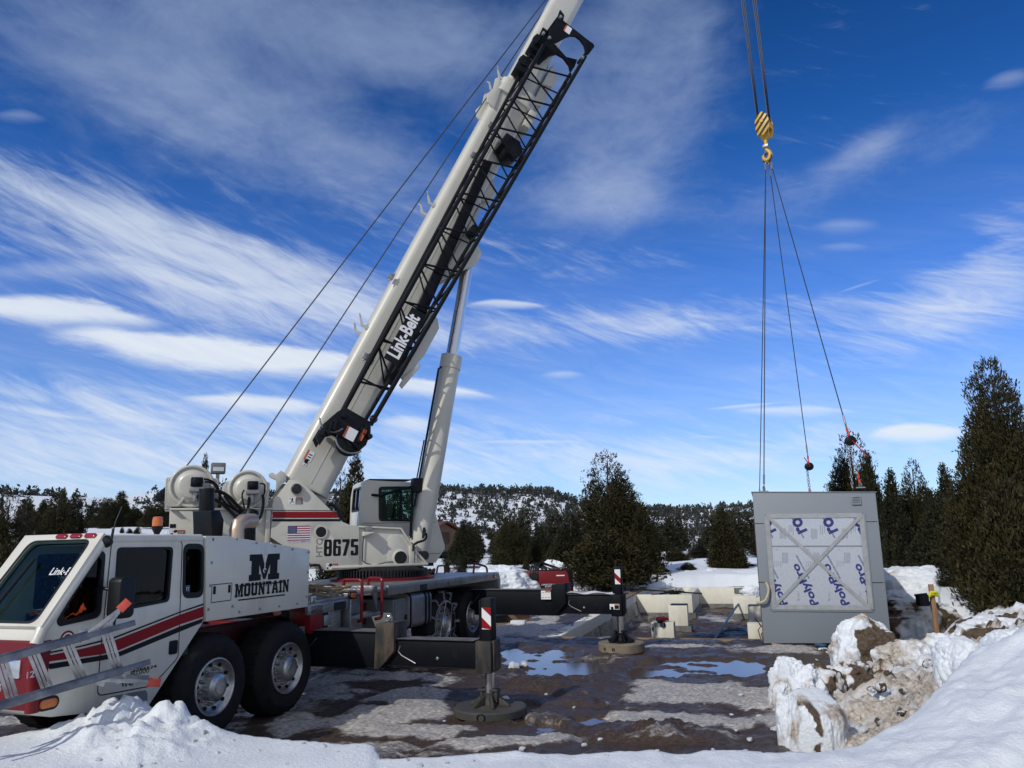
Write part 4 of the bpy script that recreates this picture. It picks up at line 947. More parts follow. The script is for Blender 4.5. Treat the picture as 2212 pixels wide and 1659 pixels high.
# grab rails: red tube hoops
def rail(pts, r=.024): return tp('grab_rail', MB().tube(rpoly3(pts, .07), r, 10), M['red'])
def rpoly3(pts, r, n=5):
    out = [Vector(pts[0])]
    for i in range(1, len(pts)-1):
        a, b, c = Vector(pts[i-1]), Vector(pts[i]), Vector(pts[i+1]); q = min(r, (a-b).length*.45, (c-b).length*.45)
        p, s = b+(a-b).normalized()*q, b+(c-b).normalized()*q
        for k in range(n+1):
            t = k/n; out.append(p*(1-t)**2+b*2*t*(1-t)+s*t*t)
    return out+[Vector(pts[-1])]
def n_(px, py, n): return (n, *S(px, py, n))
rail([n_(*z5(372, 262), -.28), n_(*z5(378, 205), -.28), n_(*z5(556, 205), .06), n_(*z5(548, 600), .06), n_(*z5(512, 606), .0)])
rail([n_(*z5(612, 258), -.30), n_(*z5(618, 188), -.30), n_(*z5(750, 190), .06), n_(*z5(745, 572), .06), n_(*z5(680, 584), .0)])
rail([(-2.45, 6.5, 1.41), (-2.45, 6.55, 1.62), (-2.45, 6.85, 1.62), (-2.45, 6.95, 1.41)], .02)
rail([(-1.35, 8.2, 1.41), (-1.35, 8.25, 1.56), (-1.35, 8.6, 1.56), (-1.35, 8.62, 1.2)], .02)
rail([(-.45, 8.15, 1.41), (-.45, 8.2, 1.62), (-.32, 8.58, 1.52), (-.32, 8.62, 1.15)], .022)
# behind the rails: ladder frame, steps, boxes, fuel tank
mb = MB()
mb.prism([S(*z5(500, 695)), S(*z5(497, 400)), S(*z5(560, 300)), S(*z5(700, 300)), S(*z5(712, 500)), S(*z5(722, 690))], nz, -.30, -.34)
mb.box(-.3, -.04, 2.72, 3.62, .98, 1.04); mb.box(-.3, -.0, 2.70, 2.75, .78, 1.33); mb.box(-.34, -.02, 2.66, 3.76, 1.335, 1.375)
tp('access_steps', mb, M['steel'], bevel=.006)
tp('access_gusset', MB().prism([S(*z5(700, 265)), S(*z5(715, 270)), S(*z5(712, 520)), S(*z5(660, 300))], nz, -.02, -.04), M['diamond'])
mb = MB(); p, q = S(*z5(850, 740), -.12), S(*z5(1003, 405), -.12)
tb = tp('tool_box', MB().box(-.75, -.12, p[0], q[0], .72, 1.17), M['greyint'], bevel=.012)
tp('box_door', MB().prism(rrect(p[0]+.05, q[0]-.04, .76, 1.12, .02), nz, -.108, -.13), M['greyint'], tb, bevel=.004)
tp('box_latch', MB().box(-.105, -.09, q[0]-.16, q[0]-.07, .82, .90), M['blackc'], tb, bevel=.004)
mb = MB(); p, q = S(*z5(1010, 740), -.05), S(*z5(1228, 330), -.05)
ft = tp('fuel_tank', MB().prism(rrect(-.72, -.05, .66, 1.24, .10), fr(p[0]), .0, q[0]-p[0]), M['steel'], bevel=.01)
for s_ in (p[0]+.02, (p[0]+q[0])/2+.16, q[0]-.12): tp('tank_strap', MB().prism(rrect(-.735, -.038, .648, 1.252, .11), fr(s_), 0, .05), M['blackc'], ft)
tp('battery_box', MB().box(-.5, -.06, 1.40, 1.72, .80, 1.02).box(-.60, -.10, 2.30, 2.62, .74, 1.24), M['diamond'], bevel=.01)
tp('valve_block', MB().box(-.2, -.03, 2.10, 2.28, .98, 1.12).tube([(-.1, 1.9, 1.1), (-.05, 2.0, .95), (-.1, 2.15, .85)], .012), M['steel'], bevel=.01)
# ropes and rags heaped on the front deck and the tail
mb = MB(); rng = random.Random(4)
for k in range(16):
    y0 = rng.uniform(1.85, 2.2); n0 = rng.uniform(-1.6, -.10); zz = 1.36+rng.uniform(0, .13)
    mb.tube([(n0+rng.uniform(-.15, .15), y0+t*rng.uniform(.8, 1.3)/4, zz+.04*math.sin(t*1.7+k)-.02*(t > 3)) for t in range(5)], rng.uniform(.012, .026), 6)
tp('stowed_hoses', mb, M['wood'])
mb = MB()
for k in range(9): mb.tube([(-1.5+k*.04, 7.4+rng.uniform(-.1, .2), 1.43), (-1.45+k*.05, 7.5, 1.47+rng.uniform(0, .06)), (-1.4+rng.uniform(0, .2), 7.75, 1.43)], .03, 6)
tp('folded_straps', mb, M['wood'])

# ---- wheels ----------------------------------------------------------
def wheel(n_out, s_, zc=.558, chain=False, R=.565, out=1, width=.43):
    """n_out: lateral place of the rim lip; the wheel reaches inwards from it"""
    ax = (out, 0, 0); o = (n_out, s_, zc)
    hub = MB().lathe([(.30, -.02), (.312, .0), (.306, .012), (.292, .014), (.275, -.004), (.262, -.03), (.232, -.050), (.205, -.052), (.20, -.060), (.10, -.062)], o, ax, 40, caps=(0, 1))
    w = tp('wheel', hub, M['rim'])
    ty = MB().lathe([(.31, -width+.06), (.40, -width+.02), (R-.04, -width+.03), (R, -width+.07), (R, -.085), (R-.008, -.065), (R-.03, -.035), (R-.07, .0), (.46, .028), (.40, .030), (.35, .018), (.318, .004), (.300, -.02), (.29, -.06)], o, ax, 56, caps=(1, 0))
    for k in range(56):                                   # tread blocks round the shoulder
        a = 2*math.pi*k/56; c, s2 = math.cos(a), math.sin(a)
        if k % 2 == 0: ty.tube([(n_out-.06*out, s_+(R-.01)*c, zc+(R-.01)*s2), (n_out-(width-.08)*out, s_+(R-.01)*c, zc+(R-.01)*s2)], .018, 4)
    tp('tyre', ty, M['rubber'], w)
    tp('hub', MB().lathe([(.15, -.062), (.148, -.01), (.138, .045), (.118, .062), (.075, .068), (.072, .078), (.03, .080)], o, ax, 28), M['rim'], w)
    nuts = MB(); holes = MB()
    for k in range(10):
        a = 2*math.pi*k/10+.2
        nuts.lathe([(.020, -.06), (.019, -.030), (.012, -.022), (.010, .0)], (n_out, s_+.182*math.cos(a), zc+.182*math.sin(a)), ax, 8)
        a += .31; holes.lathe([(.021, -.047), (.021, -.026)], (n_out, s_+.236*math.cos(a), zc+.236*math.sin(a)), ax, 10)
    tp('wheel_bolts', nuts, M['steel'], w); tp('hand_holes', holes, M['decal_black'], w)
    if chain:
        ch = MB()
        for k in range(11):
            a = 2*math.pi*k/11
            c, s2 = math.cos(a), math.sin(a)
            for m_ in range(12):
                f = m_/11; rr = .40+(R+.015-.40)*min(1, f*2.2) ; nn = n_out+(.045-.16*max(0, f-.42))*out
                ch.torus((nn, s_+rr*c, zc+rr*s2), (c if m_ % 2 else out, 0 if not m_ % 2 else -s2, .3), .020, .006, 8, 4)
        for a in np.linspace(0, 2*math.pi, 60): ch.torus((n_out+.045*out, s_+.40*math.cos(a), zc+.40*math.sin(a)), (out, math.cos(a)*.7, .4), .02, .006, 8, 4)
        for a in (.4, 1.6, 2.7, 3.9, 5.1): ch.tube([(n_out+.06*out, s_+.40*math.cos(a), zc+.40*math.sin(a)), (n_out+.07*out, s_+.40*math.cos(a+2.2), zc+.40*math.sin(a+2.2))], .008, 5)
        tp('tyre_chain', ch, M['steel'], w)
    return w
wheel(-.0, 0.0); wheel(-.0, 1.285)
wheel(-2.58, 0.0, out=-1); wheel(-2.58, 1.285, out=-1)
wheel(-.12, 6.02, .60, chain=True, R=.56); wheel(-.12, 7.35, .60, chain=False, R=.54)
wheel(-2.46, 6.02, .60, R=.54, out=-1); wheel(-2.46, 7.35, .60, R=.54, out=-1)
tp('axle', MB().tube([(-2.4, 0, .56), (-.2, 0, .56)], .09).tube([(-2.4, 1.285, .56), (-.2, 1.285, .56)], .09).tube([(-2.4, 6.02, .6), (-.2, 6.02, .6)], .10).tube([(-2.4, 7.35, .6), (-.2, 7.35, .6)], .10), M['blackc'])
tp('mud_flap', MB().box(-.62, -.06, 7.98, 8.0, .25, .95).box(-.60, -.04, 1.90, 1.915, .55, 1.2), M['hose'])

M['floatg'] = mat('muddy_black_float', (.022, .024, .024), .6, var=.2, scale=8, col2=(.075, .06, .045), bump=.3)
M['dusty'] = mat('dusty_flange', (.13, .125, .12), .7, var=.3, scale=6, col2=(.05, .05, .05))
# ---- outriggers ------------------------------------------------------
def outrigger(s0, z0, z1_, n_in, n_end, n_sleeve, front=True, sides=(1,)):
    wd = .22
    for sg in sides:
        mid = -1.29
        f = lambda n: mid+sg*(n-mid)
        def bx(mb, a, b, *r):
            a, b = f(a), f(b); return mb.box(min(a, b), max(a, b), *r)
        mb = MB(); bx(mb, n_in, n_sleeve, s0, s0+wd+.06, z0-.035, z1_+.085)
        bx(mb, n_in, n_sleeve, s0-.022, s0+wd+.08, z1_+.085, z1_+.10); bx(mb, n_in, n_sleeve, s0-.022, s0+wd+.08, z0-.05, z0-.035)
        out = tp('outrigger_beam', mb, M['black'], bevel=.006)
        mb = MB(); bx(mb, n_sleeve-.1, n_end, s0+.03, s0+wd+.03, z0, z1_); bx(mb, n_sleeve, n_end-.25, s0+.01, s0+wd+.05, z1_, z1_+.014); bx(mb, n_sleeve-.1, n_end, s0+.012, s0+wd+.05, z0-.014, z0)
        ext = tp('beam_extension', mb, M['black'], out, bevel=.005)
        fm_ = MB(); bx(fm_, n_sleeve+.02, n_end-.24, s0+.008, s0+wd+.052, z1_+.0145, z1_+.018); bx(fm_, n_in+.5, n_sleeve-.14, s0-.024, s0+wd+.082, z1_+.1005, z1_+.104)
        tp('beam_flange', fm_, M['dusty'], out)
        # lightening hole, key slot, weld beads
        hl = MB(); hn = f(n_end-.50)
        hl.prism(circ(hn, z0+.52*(z1_-z0), .047, 20), fr(s0+.026), 0, .01); tp('lightening_hole', hl, M['decal_black'], out)
        wl = MB(); wl.tube([(f(n_sleeve+.42), s0+.028, z0+.03), (f(n_sleeve+.22), s0+.028, z0+.12), (f(n_sleeve+.17), s0+.028, z0+.17), (f(n_sleeve+.20), s0+.028, z0+.24)], .008, 6)
        wl.tube([(f(n_in+.55), s0-.004, z0+.02), (f(n_in+.95), s0-.004, z0+.12), (f(n_in+1.15), s0-.004, z1_)], .005, 5); wl.lathe([(.022, 0), (.018, .012), (.005, .016)], (f(n_end-.75), s0+.03, z0+.10), (0, -1, 0), 10)
        tp('weld_bead', wl, M['steel'], out)
        # muddy collar at the mouth of the outer box
        cl = MB(); c0, c1 = n_sleeve-.13, n_sleeve+.14
        poly = [(f(c0-.02), z0-.05), (f(c0+.05), z0-.05), (f(c1), z0+.18), (f(c1), z1_+.22), (f(c0), z1_+.20)]
        cl.prism(poly, fr(s0-.035), .0, wd+.13); tp('beam_collar', cl, M['muddy'] if front else M['black'], out, bevel=.008)
        if front: tp('lifting_eye', MB().torus((f(n_sleeve-.02), s0+.1, z1_+.255), (0, 1, .2), .035, .007, 16, 6), M['chrome'], out)
        # jack: square post, chrome rod, foot
        jn = n_end-.09
        mb = MB(); bx(mb, n_end-.215, n_end-.01, s0-.012, s0+wd+.05, z0-.05, z1_+.012); bx(mb, n_end-.01, n_end+.02, s0+.03, s0+wd+.03, z0-.02, z1_+.02)
        hd = tp('jack_housing', mb, M['muddy'] if front else M['black'], out, bevel=.008)
        jz = z1_+.52
        mb = MB(); bx(mb, jn-.07, jn+.07, s0+.05, s0+wd-.0, z1_, jz); bx(mb, jn-.10, jn-.07, s0+.05, s0+.16, z1_, jz-.02)
        jk = tp('jack_post', mb, M['black'], out, bevel=.012)
        # red and white reflective plate on the post
        pl = MB(); a0, a1 = jn-.055 if front else jn-.04, jn+.067; b0, b1 = (z1_+.15, z1_+.41) if front else (z1_+.2, z1_+.47)
        y = s0+.0465
        P4 = lambda n, z: (f(n), y, z)
        pl.add([P4(a0, b0), P4(a1, b0), P4(a1, b1), P4(a0, b1)], [(0, 1, 2, 3)], 0)
        h = b1-b0
        if front: tri = [[(a0, b1), (a1, b1-.40*h), (a1, b1), (a0+.01, b1)], [(a0, b0+.05*h), (a1, b0), (a1, b0+.12*h), (a0, b0+.55*h)]]
        else: tri = [[(a0, b1-.22*h), (a1, b1-.60*h), (a1, b0+.02*h), (a0, b0+.40*h)]]
        for t in tri: pl.add([(p[0], y-.0015, p[2]) for p in [P4(*q) for q in t]], [(0, 1, 2, 3)], 1)
        tp('reflector_plate', pl, [M['decal_white'], M['decal_red']], out, flat=True)
        o = (f(jn-.0), s0+wd/2+.03, 0)
        mb = MB(); mb.lathe([(.062, .10), (.062, z0)], o, (0, 0, 1), 24); rod = tp('jack_rod', mb, M['rod'], out)
        base = .10 if front else .185
        mb = MB(); mb.lathe([(.26, base-.02), (.27, base), (.10, base+.02), (.085, base+.14), (.085, base+.16)], o, (0, 0, 1), 6)
        for k in range(6):
            a = 2*math.pi*k/6; mb.add([(o[0]+.06*math.cos(a)+dx, o[1]+.06*math.sin(a)+dy, base+z) for dx, dy in ((.014*math.sin(a), -.014*math.cos(a)), (-.014*math.sin(a), .014*math.cos(a))) for z in (0, .15)]+
                   [(o[0]+.25*math.cos(a)+dx, o[1]+.25*math.sin(a)+dy, base+z) for dx, dy in ((.014*math.sin(a), -.014*math.cos(a)), (-.014*math.sin(a), .014*math.cos(a))) for z in (0, .03)],
                   [(0, 1, 3, 2), (4, 6, 7, 5), (0, 4, 5, 1), (2, 3, 7, 6), (1, 5, 7, 3), (0, 2, 6, 4)])
        for dn in (-.095, .095): mb.box(o[0]+dn-.018, o[0]+dn+.018, o[1]-.05, o[1]+.05, base+.05, base+.20)
        mb.box(o[0]-.12, o[0]+.12, o[1]-.06, o[1]+.06, base+.17, base+.20)
        tp('jack_float', mb, M['floatg'] if front else M['blackc'], out, bevel=.004)
    return o
jf = outrigger(1.83, .545, .855, -1.1, 2.58, 1.10, True)
jr = outrigger(7.30, .69, 1.02, -1.1, 2.95, 1.72, False)
mb = MB(); p = [Sx(*z6(1192, 485), 7.26), Sx(*z6(1300, 580), 7.26)]
mb.prism([(p[0][0], p[1][1]), (p[1][0], p[1][1]), (p[1][0], p[0][1]), (p[0][0], p[0][1])], fr(7.245), 0, .002, 0)
q = [Sx(*z6(1195, 486), 7.26), Sx(*z6(1298, 500), 7.26)]; mb.prism([(q[0][0]+.08, q[1][1]), (q[1][0], q[1][1]), (q[1][0], q[0][1]), (q[0][0]+.08, q[0][1])], fr(7.243), 0, .001, 1)
for k in range(6): mb.prism([(p[0][0]+.02+.06*(k % 3), p[1][1]+.03+.09*(k//3)), (p[0][0]+.06+.06*(k % 3), p[1][1]+.03+.09*(k//3)), (p[0][0]+.06+.06*(k % 3), p[1][1]+.037+.09*(k//3)), (p[0][0]+.02+.06*(k % 3), p[1][1]+.037+.09*(k//3))], fr(7.243), 0, .001, 2)
p = [Sx(*z6(1938, 630), 7.29), Sx(*z6(2045, 690), 7.29)]
mb.prism([(p[0][0], p[1][1]), (p[1][0], p[1][1]), (p[1][0], p[0][1]), (p[0][0], p[0][1])], fr(7.280), 0, .002, 0)
h_ = (p[0][0]+p[1][0])/2; mb.prism([(h_, p[1][1]+.008), (p[1][0]-.006, p[1][1]+.008), (p[1][0]-.006, p[0][1]-.03), (h_, p[0][1]-.03)], fr(7.278), 0, .001, 2); mb.prism([(h_, p[0][1]-.028), (p[1][0]-.006, p[0][1]-.028), (p[1][0]-.006, p[0][1]-.006), (h_, p[0][1]-.006)], fr(7.278), 0, .001, 1)
mb.prism(circ(p[0][0]+.045, p[0][1]-.075, .03, 8), fr(7.278), 0, .001, 2)
tp('warning_decal', mb, [M['decal_white'], M['decal_orange'], M['decal_black']])
tp('yellow_decal', MB().prism(rrect(*(lambda a, b: (a[0], b[0], b[1], a[1]))(Sx(*z6(1262, 672), 7.30), Sx(*z6(1335, 708), 7.30)), .002, 1), fr(7.306), 0, .002), M['tape_y'])
def float_pad(o, z, r, h, label, mt_, slot):
    c = TRK @ Vector((o[0], o[1], 0))
    t = thing('outrigger_pad', label, 'outrigger pad', (c.x, c.y, z), .3, 'round pads under the outrigger jacks')
    I = WM[t.name]
    mb = MB().lathe([(r*.96, 0), (r, .012), (r, h-.014), (r*.97, h)], (0, 0, 0), (0, 0, 1), 48)
    mb.build('pad_disc', M[mt_], t, I)
    mb = MB()
    for a in ((.5, 2.6, 4.2) if not slot else (-2.35, .8, 3.5)):
        mb.torus((r*math.cos(a), r*math.sin(a), h*.5), (math.cos(a), math.sin(a), 0), .045 if not slot else .02, .010, 12, 5)
    mb.build('rope_handle', M['hose'], t, I)
M['padg'] = mat('grey_pad_polymer', (.032, .036, .036), .7, var=.2, scale=5, col2=(.062, .055, .046), bump=.2, bscale=30)
M['padt'] = mat('mud_stained_pad', (.20, .165, .12), .8, var=.2, scale=4, col2=(.12, .10, .075), bump=.3, bscale=24)
float_pad(jf, .0, .45, .10, 'dark grey round pad under the nearer outrigger jack beside the truck wheels', 'padg', False)
float_pad(jr, .0, .43, .17, 'tan mud-stained thick round pad under the farther outrigger jack beside the puddle', 'padt', True)

# ---- turntable and upper works ------------------------------------------
sp('turntable_base', MB().lathe([(.98, 1.40), (.98, 1.455), (.90, 1.46)], (0, 0, 0), (0, 0, 1), 64), M['red'])
mb = MB().lathe([(.80, 1.46), (.80, 1.60), (.72, 1.66)], (0, 0, 0), (0, 0, 1), 96)
for k in range(84):
    a = 2*math.pi*k/84; c, s_ = math.cos(a), math.sin(a)
    mb.add([((.79+d)*c-e*s_, (.79+d)*s_+e*c, z) for d, e in ((0, -.018), (.055, -.010), (.055, .010), (0, .018)) for z in (1.475, 1.60)], [(0, 1, 3, 2), (2, 3, 5, 4), (4, 5, 7, 6), (0, 2, 4, 6), (1, 7, 5, 3)])
sp('slewing_ring', mb, M['ring'])
W0 = .50
plate = [Q(*z4(*p), W0) for p in ((-75, 560), (107, 300), (225, 300), (570, 640), (690, 760), (770, 795), (870, 805), (868, 1270), (500, 1290), (330, 1210), (-95, 930))]
hole = Q(*z4(452, 870), W0)
mb = MB()
mb.prism(plate, nz, W0, W0-.05, holes=[circ(hole[0], hole[1], .10, 24)]); mb.prism(plate, nz, -W0, -W0+.05)
mb.box(-.44, .44, plate[0][0]+.1, plate[6][0], 1.66, 1.72); mb.box(-.44, .44, plate[10][0]+.35, plate[10][0]+.42, 1.9, 2.6); mb.box(-.44, .44, -1.0, -.94, 1.72, 2.3)
upper = sp('upper_frame', mb, M['white2'], bevel=.010)
lower = [Q(*z4(*p), W0) for p in ((872, 800), (1330, 822), (1480, 1060), (1600, 1190), (1616, 1226), (1616, 1238), (868, 1262))]
mb = MB().prism(lower, nz, W0-.035, W0-.06).prism(lower, nz, -W0+.06, -W0+.035)
mb.prism([lower[0], lower[1], lower[2], lower[3], lower[4], (lower[4][0]-.03, lower[4][1]), (lower[3][0]-.03, lower[3][1]-.02), (lower[2][0]-.025, lower[2][1]-.03), (lower[1][0]-.02, lower[1][1]-.035), (lower[0][0], lower[0][1]-.035)], nz, W0+.015, W0-.06)
hl2 = Q(*z4(1318, 1150), W0)
mb.box(-W0, W0+.03, plate[8][0]+.1, lower[5][0], 1.655, 1.70)
pk = Q(*z4(1440, 1160), W0); mb.box(W0-.04, W0+.02, pk[0]-.05, pk[0]+.05, 1.70, 2.02); mb.box(W0-.04, W0+.012, pk[0]+.07, pk[0]+.10, 1.70, 2.12)
mb.box(-.44, .44, .35, .41, 1.70, 2.2)
lf = sp('lower_frame', mb, M['white2'], upper, bevel=.008)
pk = [Q(*z4(*p), W0) for p in ((1190, 940), (1220, 905), (1300, 905), (1490, 1190), (1490, 1235), (1185, 1240))]
sp('frame_pocket', MB().prism(rpoly([Q(*z4(*p), W0) for p in ((1182, 1245), (1180, 950), (1215, 900), (1300, 902), (1475, 1150), (1490, 1245))], .03), nz, W0-.018, W0-.04), M['white2'], upper, bevel=.008)
sp('pin_boss', MB().lathe([(.155, -.01), (.15, .03), (.125, .045)], (W0-.03, hl2[0], hl2[1]), (1, 0, 0), 28).lathe([(.12, -.01), (.118, .02), (.098, .02)], (W0, hole[0], hole[1]), (1, 0, 0), 28), M['white2'], upper)
sp('pin_bore', MB().lathe([(.118, .0), (.118, .048)], (W0-.03, hl2[0], hl2[1]), (1, 0, 0), 28).lathe([(.092, -.02), (.092, .0225)], (W0, hole[0], hole[1]), (1, 0, 0), 28), M['hose'], upper)
pv = Q(*z4(183, 402), W0)
sp('boom_pivot', MB().lathe([(.105, 0), (.105, .03)], (W0, pv[0], pv[1]), (1, 0, 0), 28, 0).lathe([(.09, .02), (.09, .065), (.075, .08), (.05, .08)], (W0, pv[0], pv[1]), (1, 0, 0), 24, 1), [M['white2'], M['ring']], upper)
def qd(px0, py0, px1, py1, w=W0):                          # rectangle on the side plate from two view corners
    a, b = Q(px0, py0, w), Q(px1, py1, w); return a[0], b[0], min(a[1], b[1]), max(a[1], b[1])
st = lambda pts, m, nm, t: sp(nm, MB().prism([Q(*z4(*p), W0) for p in pts], nz, W0+t, W0+t-.0015), M[m], upper)
st([(-76, 650), (585, 650), (655, 716), (-78, 717)], 'decal_red', 'red_stripe', .003)
st([(-78, 728), (662, 728), (668, 754), (-80, 756)], 'decal_black', 'black_stripe', .003)
st([(-76, 633), (566, 634), (572, 641), (-76, 641)], 'decal_black', 'pinstripe', .003)
# flag decal
a0, a1, b0, b1 = qd(*z4(80, 992), *z4(342, 798))
fl = MB(); y = lambda u, v: nz(a0+(a1-a0)*u, b0+(b1-b0)*v, W0+.003)
def fq(u0, v0, u1, v1, mi, t=0.): fl.add([nz(a0+(a1-a0)*u, b0+(b1-b0)*v, W0+.003+t) for u, v in ((u0, v0), (u1, v0), (u1, v1), (u0, v1))], [(0, 1, 2, 3)], mi)
fq(0, 0, 1, 1, 0)
for k in range(13):
    if k % 2 == 0: fq(.015, .13+.86*(12-k)/13, .985, .13+.86*(13-k)/13, 1, .001)
fq(.015, .13+.86*6/13, .41, .99, 2, .002)
for r_ in range(9):
    for c_ in range(6 if r_ % 2 == 0 else 5):
        u, v = .045+(c_+(0 if r_ % 2 == 0 else .5))*.064, .565+r_*.046
        fl.add([nz(a0+(a1-a0)*(u+du), b0+(b1-b0)*(v+dv), W0+.0065) for du, dv in ((-.010, 0), (0, -.014), (.010, 0), (0, .014))], [(0, 1, 2, 3)], 0)
fl.text('ONE PROUD AMERICAN', lambda u, v, t: nz(u, v, W0+.0045), a0+(a1-a0)*.01, a0+(a1-a0)*.99, b0+(b1-b0)*.03, b0+(b1-b0)*.10, .01, 3)
sp('flag_decal', fl, [M['decal_white'], mat('flag_red', (.30, .02, .06), .4), mat('flag_blue', (.015, .025, .12), .4), M['decal_black']], upper, flat=True)
nb = MB(); q0 = qd(*z4(482, 1135), *z4(860, 945))
block_text(nb, '8675', lambda u, v, t: nz(u, v, W0+.003+t), *q0, .14)
sp('model_number', nb, M['decal_black'], upper, flat=True)
q0 = qd(*z4(398, 1142), *z4(470, 948))
ht = MB().text('HTC', lambda u, v, t: nz(q0[0]+(q0[1]-q0[0])*(1-v), q0[2]+(q0[3]-q0[2])*u, W0+.003), 0, 1, 0, 1, .01)
sp('model_letters_edge', ht, M['decal_black'], upper, flat=True)
ht = MB().text('HTC', lambda u, v, t: nz(q0[0]+(q0[1]-q0[0])*(1-v), q0[2]+(q0[3]-q0[2])*u, W0+.0042), .02, .98, .06, .94, -.025)
sp('model_letters', ht, M['white2'], upper, flat=True)
def decal(px0, py0, px1, py1, w=W0, frame_=SUP, fq_=None, parent=upper, pic=0):
    a0, a1, b0, b1 = qd(px0, py0, px1, py1, w)
    mb = MB(); R = lambda u0, v0, u1, v1, mi, t: mb.add([nz(a0+(a1-a0)*u, b0+(b1-b0)*v, w+.003+t) for u, v in ((u0, v0), (u1, v0), (u1, v1), (u0, v1))], [(0, 1, 2, 3)], mi)
    R(0, 0, 1, 1, 0, 0); R(.50, .04, .98, .74, 1, .001); R(.50, .76, .98, .96, 2, .001)
    for k in range(4): R(.54, .12+.15*k, .92, .17+.15*k, 0, .002)
    if pic == 0:
        for pts in (((.05, .78), (.30, .62), (.33, .70), (.06, .82)), ((.24, .70), (.34, .70), (.30, .40), (.22, .42)), ((.24, .44), (.10, .14), (.14, .12), (.30, .42)), ((.28, .44), (.40, .18), (.42, .22), (.32, .46))):
            mb.add([nz(a0+(a1-a0)*u, b0+(b1-b0)*v, w+.004) for u, v in pts], [(0, 1, 2, 3)], 1)
        mb.prism([(a0+(a1-a0)*(.29+.04*math.cos(t)), b0+(b1-b0)*(.80+.07*math.sin(t))) for t in np.linspace(0, 5.5, 8)], nz, w+.004, w+.003, 1)
    else: R(.24, .45, .48, .95, 1, .001); R(.04, .05, .20, .35, 1, .001); mb.add([nz(a0+(a1-a0)*u, b0+(b1-b0)*v, w+.0045) for u, v in ((.1, .7), (.35, .3), (.38, .38), (.13, .78))], [(0, 1, 2, 3)], 1)
    return sp('warning_decal', mb, [M['decal_white'], M['decal_black'], M['decal_orange']], parent, flat=True)
decal(*z4(93, 572), *z4(258, 488)); decal(*z4(508, 1278), *z4(643, 1206), pic=1)
# rear frame, counterweight
rear = [Q(*z3(*p), W0-.06) for p in ((188, 622), (1300, 634), (1286, 940), (188, 900))]
z_lo = min(p[1] for p in rear); mb = MB()
mb.prism([(rear[0][0], rear[0][1]), (rear[1][0], rear[1][1]), (rear[2][0], rear[2][1]-.1), (rear[3][0], rear[3][1]-.35)], nz, W0-.06, -W0+.06)
mb.box(W0-.06, W0+.02, rear[0][0], rear[1][0], rear[0][1]-.02, rear[0][1]+.015)
p = Q(*z3(1240, 930), W0); mb.box(W0-.06, W0+.0, p[0]-.02, p[0]+.06, 2.1, rear[1][1])
cw = sp('counterweight', mb, M['white2'], bevel=.012)
b = [Q(*z3(*p), W0-.02) for p in ((288, 648), (430, 648), (520, 755), (640, 760), (640, 790), (500, 790), (480, 900), (430, 900), (430, 830), (410, 760))]
sp('counterweight_bracket', MB().prism(b, nz, W0+.12, W0-.06).tube([(W0+.06, *Q(*z3(500, 775), W0)), (W0+.06, *Q(*z3(650, 775), W0))], .03), M['white2'], cw, bevel=.008)
ra = rear[0][0]
rl = MB(); F4 = lambda x0, x1, z0, z1_, mi: rl.add([(x0, ra-.004, z0), (x1, ra-.004, z0), (x1, ra-.004, z1_), (x0, ra-.004, z1_)], [(0, 1, 2, 3)], mi)
zc0 = rear[0][1]
rl.prism([(-.30+p[0]*.5, zc0-.42+p[1]*.32) for p in M_poly], fr(ra-.005), 0, .002, 0); F4(-.30, .22, zc0-.55, zc0-.46, 1)
sp('counterweight_emblem', rl, [M['decal_black'], M['steel']], cw)
a0 = Q(*z3(188, 826), W0-.06); a1 = Q(*z3(256, 783), W0-.06)
sp('rear_slot', MB().prism([(a0[0], a0[1]), (a1[0], a0[1]), (a1[0], a1[1]), (a0[0], a1[1])], nz, W0-.056, W0-.07), M['decal_black'], cw)
decal(*z3(193, 902), *z3(357, 843), W0-.058, parent=cw, pic=1); decal(*z3(532, 905), *z3(640, 845), W0-.058, parent=cw, pic=1)
mb = MB()
for w_ in (.30, .02): 
    q0 = Q(*z3(100, 460), w_); mb.prism([(q0[0]-.06, q0[1]-.12), (q0[0]+.28, q0[1]-.08), (q0[0]+.28, q0[1]+.16), (q0[0]+.06, q0[1]+.14), (q0[0]-.10, q0[1]-.04)], nz, w_+.05, w_-.05)
mb.tube([(-.1, q0[0]+.05, q0[1]), (.4, q0[0]+.05, q0[1])], .08)
sp('cable_roller', mb, M['blackc'], bevel=.01)
